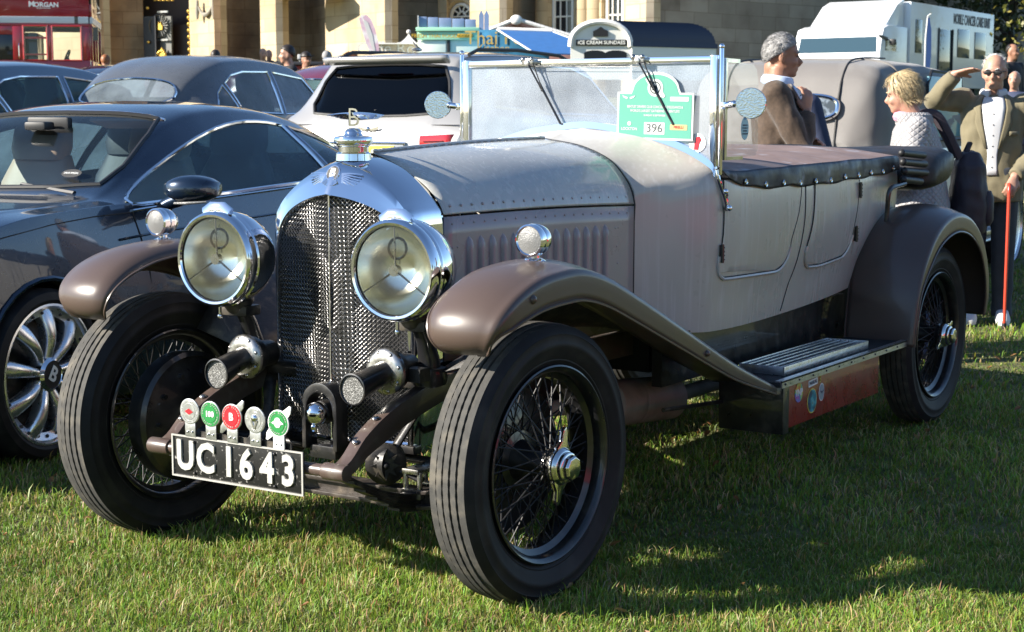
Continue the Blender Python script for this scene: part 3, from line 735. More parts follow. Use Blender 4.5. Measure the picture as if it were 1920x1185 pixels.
def dome(o, M_):
    b = B(); b.at(M_); b.ball((0, .006, .008), .011, 12, 8, (1, 1, .6)); b.prism([(-.014, .0), (-.009, .0), (0, -.016), (.009, .0), (.014, .0), (.002, -.026), (-.002, -.026)], .002, Matrix.Translation((0, 0, .007))); b.build('raised_device', 'chrome', o)
def shape(o, M_):
    b = B(); b.at(M_); b.prism(rrect(.02, .028, .008), .0012, Matrix.Translation((0, .002, .0074))); b.prism([(-.022, .0), (-.01, .008), (-.01, -.004)], .0012, Matrix.Translation((0, 0, .0073))); b.prism([(.022, .0), (.01, -.004), (.01, .008)], .0012, Matrix.Translation((0, 0, .0073))); b.build('enamel_device', 'enamel_white', o)
for args in ((-.185, 'badge_grey', 'badge_steel', '', False, diamond), (-.103, 'badge_green', 'badge_green', '100', False, None), (-.02, 'badge_red', 'badge_red', 'B', True, None),
             (.068, 'badge_steel', 'badge_steel', '', False, dome), (.155, 'badge_green', 'badge_green', '', 'w', shape)):
    badge(*args)
# ---- wings
def wing(name, crown, s, n=70, m=22, mt='wing_brown', sub=None):
    """crown rows: x, z, y_in, y_out, rise, outer lip drop, inner drop"""
    C_ = cat(crown, n); P = []
    for i in range(n):
        x, z, yi, yo, rise, lip, inn = C_[i]
        a = C_[max(0, i - 1)]; c = C_[min(n - 1, i + 1)]; t = Vector((c[0] - a[0], 0, c[1] - a[1])).normalized(); nr = Vector((t.z, 0, -t.x))
        row = []; rad = min(.024, (yo - yi) * .2)
        def put(y, h): p = Vector((x, 0, z)) + nr * h; row.append((p.x, s * y, p.z))
        top_h = lambda u_: rise * (1 - (2 * u_ - 1) ** 2) - inn * max(0, (.22 - u_) / .22) ** 2
        for j in range(14): u_ = j / 13; put(yi + (yo - rad - yi) * u_, top_h(u_))
        for j in range(1, 7): a_ = j / 6 * math.pi / 2; put(yo - rad + rad * math.sin(a_), -min(rad, lip * .4) * (1 - math.cos(a_)))
        for j in range(1, 4): put(yo, -min(rad, lip * .4) - max(0, lip - rad) * j / 3)
        P.append(row)
    b = B(); b.grid(P if s > 0 else [list(reversed(r)) for r in P]); o = b.build(name, mt, car, ang=60); md = o.modifiers.new('solid', 'SOLIDIFY'); md.thickness = .004; md.offset = -1
    edge = B(); edge.tube([r[-1] for r in P], .005, 6); edge.tube([r[0] for r in P], .004, 6); edge.build('wing_bead', mt, o)
    return o
FC = [(.29, .738, .70, .735, .0, .0, .0), (.326, .746, .645, .788, .005, .006, .0), (.354, .776, .62, .813, .012, .03, .006), (.354, .818, .606, .832, .016, .048, .012), (.326, .86, .597, .842, .018, .062, .016), (.26, .902, .592, .848, .02, .076, .02), (.16, .935, .588, .85, .02, .086, .022), (.04, .949, .586, .851, .02, .09, .022), (-.08, .947, .585, .851, .02, .09, .022), (-.22, .913, .584, .851, .018, .088, .02),
      (-.4, .843, .582, .85, .012, .084, .015), (-.7, .717, .578, .846, .006, .074, .0), (-1.1, .552, .572, .836, .002, .06, .0), (-1.46, .42, .565, .828, .0, .04, .0)]
RC = [(-2.76, .405, .56, .865, .0, .03, .0), (-2.77, .5, .56, .868, .005, .03, .0), (-2.80, .64, .56, .872, .02, .04, .0), (-2.87, .77, .555, .878, .03, .06, .0), (-2.99, .875, .55, .88, .035, .075, .0), (-3.15, .935, .55, .88, .036, .085, .0), (-3.32, .945, .55, .88, .036, .085, .0), (-3.5, .905, .55, .88, .034, .085, .0), (-3.65, .81, .55, .88, .03, .08, .0), (-3.74, .68, .55, .88, .025, .075, .0), (-3.775, .55, .55, .878, .02, .07, .0), (-3.77, .44, .56, .87, .015, .06, .0)]
for s in (1, -1):
    fw = wing('front_wing', FC, s); wing('rear_wing', RC, s)
    b = B(); b.ball((-.86, s * .843, .61), .011, 10, 6); b.ball((.2, s * .848, .885), .013, 10, 6); b.build('wing_bolt', 'wing_brown', fw)
# ---- side lamps on the wings
for s in (1, -1):
    root = empty('side_lamp', (.01, s * .724, 1.026), parent=car)
    b = B(); b.lathe([(.037, .012), (.041, .016), (.046, .012), (.0475, .0), (.044, -.012), (.046, -.016), (.042, -.04), (.03, -.062), (.012, -.074), (0, -.075)], ax=(1, 0, 0), n=36); b.build('lamp_shell', 'chrome', root)
    b = B(); b.lathe([(0, .018), (.02, .0165), (.038, .012)], ax=(1, 0, 0), n=28); b.build('lens', 'lens_milky', root)
    b = B(); b.cyl((-.02, 0, -.043), (-.02, 0, -.06), .014, n=14); b.lathe([(.034, -.062), (.03, -.057), (.016, -.05), (.0, -.05)], (-.02, 0, 0), (0, 0, 1), 24); b.ball((.008, -s * .01, -.055), .007, 8, 6); b.build('lamp_stalk', 'chrome', root)

# ---- running boards, step treads, tool boxes
for s in (1, -1):
    b = B(); b.box2((-1.47, s * .565, .41), (-2.80, s * .832, .428)); rb = b.build('running_board', 'board_black', car, bevel=.002)
    b = B(); b.box2((-1.475, s * .832, .408), (-2.80, s * .838, .434)); b.box2((-1.475, s * .81, .428), (-2.80, s * .838, .4335)); ed = b.build('edging_strip', 'alloy', rb)
    b = B()
    for k in range(11): b.ball((-1.5 - k * .127, s * .839, .42), .0042, 6, 4)
    b.build('edging_screws', 'black_iron', rb)
    for x0, x1, y0, y1 in ((-1.62, -2.46, .60, .606), (-1.62, -2.46, .776, .782)):
        b = B(); b.box2((x0, s * y0, .43), (x1, s * y1, .462)); b.build('step_rail', 'alloy', rb, bevel=.001)
    for x0 in (-1.62, -2.455):
        b = B(); b.box2((x0, s * .606, .43), (x0 - .006, s * .776, .462)); b.build('step_rail', 'alloy', rb, bevel=.001)
    for k in range(5):
        b = B(); y = .622 + k * .0335; b.box2((-1.632, s * y, .447), (-2.448, s * (y + .0095), .4605)); b.build('step_slat', 'alloy', rb, bevel=.001)
    b = B(); b.box2((-1.57, s * .60, .248), (-2.48, s * .822, .404)); tb = b.build('tool_box', 'toolbox_red', car, bevel=.003)
    b = B(); b.box2((-1.515, s * .57, .232), (-1.568, s * .826, .408)); b.build('tool_box_end', 'black_paint', tb, bevel=.003)
    b = B(); b.tube([(-1.1, s * .56, .36), (-1.52, s * .58, .33)], .008, 8); b.build('stay_rod', 'black_iron', car)
mat('board_black', (.01, .01, .011), .7, bump=.8, bscale=150, dirt=((.035, .03, .028), 12, .5, .75))
# stickers on the red tool box
def sticker(x, z, rx, rz_, m, parent=car, name='sticker'):
    b = B(); b.prism(disc(rx, 28, rz_), .0012, frame((x, .8225, z), (-1, 0, 0), (0, 0, 1))); return b.build(name, m, tb_l)
tb_l = [o for o in car.children if o.name.startswith('tool_box')][0]
def sticker_mat(name, stops, scale=18, kind='noise'):
    m = mat(name, (.5, .5, .5), .35); N = m.node_tree.nodes; L = m.node_tree.links; tc = N.new('ShaderNodeTexCoord')
    n = N.new('ShaderNodeTexNoise'); n.inputs['Scale'].default_value = scale; n.inputs['Detail'].default_value = 2; L.new(tc.outputs['Object'], n.inputs[0])
    r = N.new('ShaderNodeValToRGB'); r.color_ramp.elements[0].position = stops[0][0]; r.color_ramp.elements[0].color = (*stops[0][1], 1)
    r.color_ramp.elements[1].position = stops[-1][0]; r.color_ramp.elements[1].color = (*stops[-1][1], 1)
    for p_, c in stops[1:-1]: e = r.color_ramp.elements.new(p_); e.color = (*c, 1)
    L.new(n.outputs[0], r.inputs[0]); L.new(r.outputs[0], N['Principled BSDF'].inputs['Base Color'])
sticker_mat('rainbow', [(.3, (.5, .05, .3)), (.42, (.1, .2, .5)), (.52, (.1, .45, .2)), (.6, (.6, .5, .08)), (.7, (.5, .1, .06))], 26)
sticker_mat('seascape', [(.38, (.02, .06, .1)), (.5, (.03, .22, .26)), (.58, (.1, .42, .45)), (.68, (.2, .13, .05))], 22)
mat('sticker_white', (.7, .72, .7), .4); mat('sticker_grey', (.25, .3, .33), .4); mat('sticker_yellow', (.6, .5, .1), .4); mat('navy_print', (.03, .04, .1), .4); mat('sticker_teal', (.1, .3, .34), .4)
sticker(-1.66, .366, .036, .036, 'rainbow'); sticker(-1.645 - .14, .318, .045, .047, 'sticker_yellow')
b = B(); b.prism(disc(.0405, 28, .0425), .0008, frame((-1.785, .824, .318), (-1, 0, 0), (0, 0, 1))); b.build('sticker_print', 'seascape', tb_l)
sticker(-1.875, .338, .026, .034, 'sticker_white'); b = B(); b.prism(disc(.022, 24, .03), .0008, frame((-1.875, .824, .338), (-1, 0, 0), (0, 0, 1))); b.build('sticker_print', 'sticker_grey', tb_l)
b = B(); b.prism([(-.018, .006), (0, -.008), (.018, .006), (0, .001)], .0006, frame((-1.875, .8252, .34), (-1, 0, 0), (0, 0, 1))); b.build('sticker_print', 'navy_print', tb_l)
b = B(); b.prism(rrect(.085, .026, .003), .001, frame((-1.792, .8225, .386), (-1, 0, 0), (0, 0, 1)) @ Matrix.Rotation(R(3), 4, 'Z')); b.build('sticker', 'sticker_white', tb_l)
text('MANUAL', .02, frame((-1.792, .8245, .386), (-1, 0, 0), (0, 0, 1)) @ Matrix.Rotation(R(3), 4, 'Z'), 'navy_print', tb_l, sx=.9, ext=.0003)
text('YNP', .034, frame((-1.66, .8245, .366), (-1, 0, 0), (0, 0, 1)), 'enamel_white', tb_l, bold=.0012, ext=.0004)
text('3', .04, frame((-1.86, .8235, .389), (-1, 0, 0), (0, 0, 1)), 'sticker_yellow', tb_l, ext=.0004)

# ---- silencer and exhaust
b = B(); b.tube([(-1.02, .36, .372), (-1.05, .36, .37), (-1.5, .37, .33), (-1.53, .37, .327)], [.05, .082, .082, .05], 24); b.lathe([(.084, 0), (.086, .01), (.084, .02)], (-1.2, .3635, .357), (-1, 0, -.09), 24); b.tube([(-.5, .3, .42), (-1.03, .36, .372)], .028, 12); b.tube([(-1.52, .37, .327), (-3.8, .4, .34)], .028, 12)
b.build('silencer', 'copper_pipe', car)
b = B(); b.tube([(-3.302, -.7, WR), (-3.302, .7, WR)], [.04, .04], 14); b.ball((-3.302, 0, WR), .15, 18, 12); b.build('rear_axle', 'black_iron', car)
for s in (1, -1):
    b = B()
    for k in range(5):
        q = 1 - k * .12; pp = [(-3.302 + .68 * q * (1 - 2 * u_), s * .42, .50 - .12 * math.sin(math.pi * ((.5 - .5 * q) + q * u_)) - .01 * k) for u_ in np.linspace(0, 1, 12)]
        b.rings([[(x, y + .025, z + .0045), (x, y - .025, z + .0045), (x, y - .025, z - .0045), (x, y + .025, z - .0045)] for x, y, z in pp])
    b.build('rear_spring', 'black_iron', car)
b = B(); b.box2((-3.35, -.36, .42), (-3.85, .36, .72)); b.build('fuel_tank', 'black_paint', car, bevel=.04)

# ---- tonneau cover with wavy hem and studs
def ton_top(x, y):
    zc = sitp(-x, [1.5, 1.6, 1.9, 2.4, 2.9, 3.2, 3.4], [1.215, 1.215, 1.222, 1.232, 1.238, 1.238, 1.225]); q = abs(y) / .6
    sag = .008 * math.sin(x * 9 + y * 2.5) * (1 - q) + .006 * noise.noise(Vector((x * 4, y * 5, 3)))
    return zc - .045 * q ** 2.6 - sag * .8
P = []; H = []
def hem_bottom(x): return sitp(-x, [1.49, 1.56, 1.70, 2.0, 2.3, 2.7, 3.15, 3.3], [1.19, 1.15, 1.108, 1.10, 1.098, 1.108, 1.122, 1.13]) + .004 * math.sin(x * 21) + .004 * noise.noise(Vector((x * 9, 0, 0)))
xs_ = np.linspace(-1.49, -3.3, 90)
for x in xs_:
    ye = side_y(x, 1.12) + .004
    P.append([(x, y, ton_top(x, y)) for y in np.linspace(-ye, ye, 41)])
b = B(); b.grid(P); tc_ = b.build('tonneau_cover', 'tonneau_cloth', car, ang=180)
for s in (1, -1):
    P = []
    for x in xs_:
        ye = side_y(x, 1.12); zt = ton_top(x, s * (ye + .004)); zb = hem_bottom(x); wv = .004 * math.sin(x * 21 + .8) + .006 * noise.noise(Vector((x * 14, 3, 0)))
        P.append([(x, s * (ye + .003 + (.007 + wv * q) * math.sin(min(1, q * 2) * 1.57)), zt + (zb - zt) * q) for q in np.linspace(0, 1, 9)])
    hm = B().grid(P if s < 0 else [list(reversed(r)) for r in P]).build('tonneau_hem', 'tonneau_hem', tc_, ang=180, solid=.003)
    b = B()
    for k in range(11):
        x = -1.66 - k * .152; z = hem_bottom(x) + .016; y = s * (side_y(x, z) + .013)
        b.lathe([(.011, 0), (.0115, .004), (.0085, .0075), (.004, .006), (0, .009)], (x, y, z), (0, s, 0), 14)
    b.build('hem_studs', 'nickel', tc_)
b = B()
for k in range(6): b.lathe([(.012, 0), (.012, .005), (.006, .012), (0, .013)], (-2.0 - k * .24, -.5, ton_top(-2 - k * .24, -.5)), (0, 0, 1), 12)
b.build('top_studs', 'nickel', tc_)
# ---- folded hood and its irons
fh = empty('folded_hood', (-3.45, 0, 1.16), parent=car)
P = []
for i, y in enumerate(np.linspace(-.70, .70, 41)):
    row = []
    e = 1 - max(0, (abs(y) - .6) / .1) ** 2 * .35
    for k in range(28):
        a = 2 * math.pi * k / 28; ca, sa = math.cos(a), math.sin(a)
        rx = .235 * abs(ca) ** .75 * (1 if ca > 0 else -1); rz = .088 * abs(sa) ** .75 * (1 if sa > 0 else -1)
        wob = 1 + .10 * noise.noise(Vector((ca * 1.6, y * 4, sa * 1.6))) + .03 * math.sin(5 * a + y * 6)
        tilt = rx * -.12
        row.append((rx * .86 * e * wob - .14, y, rz * 1.05 * e * wob + tilt * .9 - .03))
    P.append(row)
b = B(); b.rings(P); b.build('hood_bag', 'hood_black', fh, ang=180)
for s in (1, -1):
    for k, (dz, dx, L2) in enumerate(((.045, .08, .42), (.005, .06, .42), (-.035, .04, .42), (-.072, .05, .36))):
        b = B(); b.tube([(.36 + dx - .12, s * .66, dz + .005), (.36 + dx - L2 + .05, s * .672, dz - .01)], .0165, 10); b.ball((.24 + dx, s * .66, dz + .005), .0175, 10, 8); b.build('hood_iron', 'trim_black', fh)
    b = B(); b.tube([tuple(p) for p in cat([(.28, s * .664, -.085), (.36, s * .66, -.092), (.425, s * .655, -.10), (.445, s * .65, -.13), (.442, s * .645, -.2), (.44, s * .64, -.262)], 20)], .0105, 8); b.build('hood_pivot_arm', 'black_paint', fh)

# ---- windscreen
ws_ = empty('windscreen', (-1.505, 0, 1.2), parent=car)
WX = -1.505
b = B()
for s in (1, -1):
    b.box2((-.012, s * .527, .0 if s < 0 else -.01), (.012, s * .553, .388)); 
    b.cyl((0, s * .566, -.04), (0, s * .566, .415), .0085, n=12); b.ball((0, s * .566, .418), .011, 10, 6)
b.box2((-.011, -.527, .36), (.011, .527, .385))
b.build('screen_frame', 'chrome', ws_, bevel=.003)
P = [(0, y, z - 1.2) for y, z in cat([(-.552, 1.165)] + [(-y, z + .012) for y, z in reversed(SW[:5])] + [(y, z + .012) for y, z in SW[1:5]] + [(.552, 1.165)], 60)]
b = B(); b.rings([[(.016, y, z - .014), (.012, y, z + .012), (-.012, y, z + .012), (-.016, y, z - .014)] for _, y, z in P]); b.build('screen_base_rail', 'chrome', ws_, ang=60)
for s in (1, -1):
    b = B(); b.tube([tuple(p) for p in cat([(.004, s * .552, -.02), (.002, s * .560, -.06), (-.02, s * .574, -.12), (-.03, s * .584, -.17)], 12)], .012, 10, flat=.6)
    b.ball((-.016, s * .582, -.10), .011, 10, 6); b.ball((-.026, s * .592, -.16), .012, 10, 6); b.build('screen_bracket', 'chrome', ws_)
gp = [(-.53, -.03)] + [(-.53, .374), (.53, .374), (.53, -.03)] + [(y, z - 1.2 + .01) for y, z in reversed(cat([(-y, z) for y, z in reversed(SW[:5])] + [(y, z) for y, z in SW[1:5]], 30))]
b = B(); nq = 40; ys = np.linspace(-.53, .53, nq)
base = lambda y: float(np.interp(abs(y), [p[0] for p in SW], [p[1] for p in SW])) + .012 - 1.2
b.grid([[(0, y, base(y) + (.374 - base(y)) * q) for q in np.linspace(0, 1, 12)] for y in ys]); b.build('screen_glass', 'dewy_glass', ws_)
# wipers
for y, a in ((-.235, 31), (.245, 31)):
    b = B(); b.box((.024, y, .378), (.03, .05, .022), (0, 0, 0)); b.cyl((.01, y, .372), (.045, y, .372), .011, n=10); b.ball((.035, y - .02, .385), .012, 8, 6); b.ball((.034, y + .018, .386), .01, 8, 6)
    hd = b.build('wiper_motor', 'chrome_dull', ws_, bevel=.002)
    dx, dz = math.sin(R(a)), -math.cos(R(a))
    b = B(); b.tube([(.035, y, .372), (.03, y + .12 * dx, .372 + .12 * dz)], .0035, 6); b.tube([(.034, y + .022, .372), (.03, y + .13 * dx, .372 + .125 * dz)], .0025, 6); b.tube([(.022, y + .085 * dx, .372 + .085 * dz), (.018, y + .27 * dx, .372 + .27 * dz)], .0045, 6); b.ball((.028, y + .12 * dx, .372 + .12 * dz), .006, 8, 5)
    b.build('wiper_blade', 'black_paint', ws_)
b = B(); b.tube([(.028, -.235, .36), (.028, .245, .352)], .0016, 6); b.build('wiper_link', 'chrome_dull', ws_)
# mirrors
for s in (1, -1):
    mr = empty('wing_mirror', (WX, s * .575, 1.408), parent=car)
    b = B(); b.tube([(0, 0, 0), (.005, s * .03, .004), (.01, s * .055, .006)], [.010, .013, .009], 10); b.box((.0, s * .006, 0), (.022, .02, .026)); b.ball((.008, s * .046, .006), .013, 12, 8); b.build('mirror_arm', 'chrome', mr, bevel=.003)
    mb = B(); ax_ = Vector((.93, .28, .05) if s > 0 else (.75, -.55, .0)).normalized() if False else Vector((.9, s * -.1 + .35, .02)).normalized()
    cc = Vector((.0, s * .108, .008))
    mb.lathe([(.052, .004), (.055, .0), (.054, -.012), (.04, -.026), (.02, -.032), (0, -.033)], cc, ax_, 32)
    mb.build('mirror_shell', 'chrome', mr)
    b = B(); b.lathe([(0, .0045), (.053, .0045)], cc, ax_, 32); b.build('mirror_glass', 'mirror_face', mr)
mat('mirror_face', (.7, .74, .76), .12, metal=1., bump=.25, bscale=160, dirt=((.75, .77, .78), 60, .5, .7))
# hinged side screen on the near side
for s in (1, -1):
    sw = empty('side_screen', (WX - .03, s * .568, 1.2), parent=car); sw.rotation_euler = (0, 0, R(3) * s)
    pl_ = [(-.0, .018), (-.30, .022), (-.325, .05), (-.318, .30), (-.30, .345), (-.265, .362), (-.0, .372)]
    b = B(); b.add([(x, 0, z) for x, z in pl_], [tuple(range(len(pl_)))]); b.build('side_glass_pane', 'side_glass', sw)
    b = B(); b.box2((-.006, -.007, .012), (.010, .007, .378)); b.box2((-.12, -.007, .363), (.004, .007, .377)); b.box2((-.16, -.007, .012), (.004, .007, .024)); b.build('side_screen_frame', 'nickel', sw)
# oval sticker on that pane
sw_l = [o for o in car.children if o.name.startswith('side_screen') and o.location.y > 0][0]
b = B(); b.prism(disc(.037, 28, .042), .001, frame((-.185, .002, .125), (-1, 0, 0), (0, 0, 1))); stk = b.build('oval_sticker', 'sticker_blue', sw_l)
mat('sticker_blue', (.3, .52, .58), .45)
for k, (t_, sz) in enumerate((('FRIENDS OF', .0085), ('W O BENTLEY', .0085), ('MEMORIAL', .0085), ('FOUNDATION', .0085))): text(t_, sz, frame((-.185, .0042, .137 - .0105 * k), (-1, 0, 0), (0, 0, 1)), 'navy_print', sw_l, ext=.0003)
b = B(); b.prism(disc(.009, 16, .011), .0012, frame((-.185, .0032, .168), (-1, 0, 0), (0, 0, 1))); b.build('sticker_crest', 'sticker_crest_blue', sw_l); mat('sticker_crest_blue', (.04, .2, .5), .4)
# round sticker on the screen
b = B(); b.prism(disc(.034, 28), .001, frame((-.0035, .475, .075), (0, 1, 0), (0, 0, 1)) @ Matrix.Translation((0, 0, .006))); b.build('round_sticker', 'sticker_white', ws_)
b = B(); b.prism([(-.012, -.024), (.004, -.026), (.008, -.004), (.016, .012), (.008, .024), (-.004, .018), (-.010, .0)], .0008, frame((.005, .475, .075), (0, 1, 0), (0, 0, 1))); b.build('sticker_print', 'badge_red', ws_)
for o in ws_.children: pass

# ---- green entry plaque standing behind/at the screen: a thing of its own
pq = empty('rally_plaque', (-1.492, .305, 1.292), 0, 'green arched rally plaque numbered 396 propped in the tourer windscreen', 'plaque')
mat('plaque_green', (.07, .27, .2), .4); mat('plaque_white', (.46, .48, .47), .4); mat('plaque_yellow', (.45, .35, .15), .4)
PM = frame((0, 0, .0), (0, 1, 0), (0, 0, 1)) @ Matrix.Rotation(R(-1.2), 4, 'Z')
def arch_plate(wd, z0, zs, bump):
    p = [(-wd, z0), (wd, z0), (wd, zs), (wd * .66, zs)]
    p += [(wd * .62 * math.cos(R(a)), zs + bump * math.sin(R(a)) ** .8) for a in np.linspace(8, 172, 14)]
    return p + [(-wd * .66, zs), (-wd, zs)]
b = B(); b.at(PM); b.prism(arch_plate(.158, -.008, .165, .075), .003); b.build('plaque_board', 'plaque_white', pq)
b = B(); b.at(PM); b.prism(arch_plate(.150, .0, .158, .072), .0012, Matrix.Translation((0, 0, .0028))); b.build('plaque_face', 'plaque_green', pq)
for (cx, cz, w2, h2, m_) in ((0, .034, .085, .044, 'plaque_white'), (.1, .04, .07, .02, 'plaque_yellow'), (.1, .142, .075, .016, 'plaque_white')):
    b = B(); b.at(PM); b.prism(rrect(w2, h2, .002), .0008, Matrix.Translation((cx, cz, .004))); b.build('printed_panel', m_, pq)
text('396', .044, PM @ Matrix.Translation((0, .034, .0056)), 'ink_grey', pq, ext=.0003, sx=1.05)
for t_, sz, z, x in (('BENTLEY DRIVERS CLUB CONCOURS D\'ELEGANCE &', .0125, .112, 0), ('WORLD\'S LARGEST GATHERING OF BENTLEYS', .0125, .097, 0), ('SUNDAY 8 SEPTEMBER', .009, .081, 0), ('LOCKTON', .014, .03, -.105), ('PIRELLI', .013, .04, .1)):
    text(t_, sz, PM @ Matrix.Translation((x, z, .0052 if t_ == 'PIRELLI' else .0046)), 'plaque_white' if t_ != 'PIRELLI' else 'badge_red', pq, ext=.0003, bold=.0003, sx=.78 if len(t_) > 20 else 1)
b = B(); b.at(PM)
b.prism(disc(.032, 28), .001, Matrix.Translation((.0, .182, .0042)))
for s in (1, -1): b.prism([(s * x, s * y) for x, y in ((-.03, .012), (-.042, .03), (-.036, .036), (-.012, .032))], .001, Matrix.Translation((0, .182, .0043)))
for s in (1, -1): b.prism([(-.11 + s * .004, .146), (-.11 + s * .028, .153), (-.11 + s * .02, .144), (-.11 + s * .006, .139)], .0009, Matrix.Translation((0, 0, .0043)))
b.prism(disc(.008, 14), .0009, Matrix.Translation((-.105, .05, .0042)))
b.build('wheel_nut_emblem', 'plaque_white', pq).__setitem__('kind', 'stuff')
b = B(); b.at(PM); b.lathe([(.018, .0054), (.023, .0054)], (0, .182, 0), (0, 0, 1), 24); b.lathe([(.0, .0055), (.009, .0055)], (0, .182, 0), (0, 0, 1), 8); b.build('emblem_rings', 'ink_grey', pq); mat('ink_grey', (.05, .06, .06), .5)
# ================================================================ other cars
mat('navy_paint', (.009, .02, .042), .28, metal=.5, coat=1., coatr=.03, rvar=.03, vscale=6); mat('white_pearl', (.36, .35, .335), .24, metal=.35, coat=1., coatr=.03); mat('gunmetal', (.115, .12, .125), .3, metal=.35, coat=.6, coatr=.12, rvar=.08, vscale=6, var=.06)
mat('steel_blue', (.10, .135, .17), .22, metal=.4, coat=1., coatr=.04); mat('claret', (.12, .008, .014), .2, coat=1.); mat('pillar_red', (.45, .012, .016), .2, coat=1., coatr=.03); mat('midnight', (.008, .009, .014), .2, coat=1.)
mat('leather_cream', (.62, .42, .29), .5, bump=.2, bscale=40); mat('leather_dark', (.03, .032, .04), .55, bump=.2, bscale=40); mat('trim_black', (.012, .012, .013), .5); mat('lamp_red', (.45, .008, .012), .12, coat=1.); mat('plate_yellow', (.78, .56, .02), .4)
mat('alloy_wheel', (.72, .73, .75), .28, metal=.9, rvar=.06, vscale=9); mat('dew_roof', (.012, .02, .036), .3, coat=.7, coatr=.2, bump=.7, bscale=150)
glass('tint_glass', (.55, .75, .8), .8, .01, frost=.2, fcol=(.28, .48, .6)); glass('screen_glass', (.9, .95, .96), .97, .01, frost=.02, fcol=(.4, .6, .7)); glass('misted_glass', (.7, .8, .85), .8, .03, frost=.3, fcol=(.6, .72, .8)); glass('green_glass', (.6, .85, .82), .8, .01, frost=.16, fcol=(.4, .6, .62))  # tint_glass: dew film whose blue paints in the sky's reflection

def auto_shell(tab, n=46):
    """tab rows: x, sill_z, sill_w, mid_w, mid_z, belt_w, belt_z, edge_w, edge_z, roof_z (x decreasing)"""
    T = np.array(tab, float); xs = -T[:, 0]
    def sec(x):
        v = [sitp(-x, list(xs), list(T[:, k])) for k in range(1, 10)]
        zs, sw, mw, mz, bw, bz, ew, ez, rz = v
        ct = [(sw * .55, zs - .01), (sw, zs), (mw - .006, (zs * .55 + mz * .45)), (mw, mz), (bw, bz), (bw - .022, bz + .03 * min(1, max(0, (ez - bz) / .2))), ((bw + ew) / 2 + .012, (bz + ez) / 2), (ew + .012, ez - .03 * min(1, max(0, (ez - bz) / .2))), (ew - .06, ez + (rz - ez) * .42), (ew * .55, ez + (rz - ez) * .86), (0, rz)]
        return cat(ct, n)
    return sec
def side_at(sec, x, z):
    s = sec(x); k = max(range(len(s)), key=lambda i: s[i][1] - (1e6 if i < 8 else 0)); s = s[8:]
    for i in range(len(s) - 1):
        if s[i][1] <= z <= s[i + 1][1] and s[i][0] > 0: 
            q = (z - s[i][1]) / max(1e-6, s[i + 1][1] - s[i][1]); return s[i][0] + (s[i + 1][0] - s[i][0]) * q
    return s[-6][0]
def top_at(sec, x, y):
    s = sec(x)[::-1]
    for i in range(len(s) - 1):
        if s[i][0] <= abs(y) <= s[i + 1][0]:
            q = (abs(y) - s[i][0]) / max(1e-6, s[i + 1][0] - s[i][0]); return s[i][1] + (s[i + 1][1] - s[i][1]) * q
    return s[0][1]
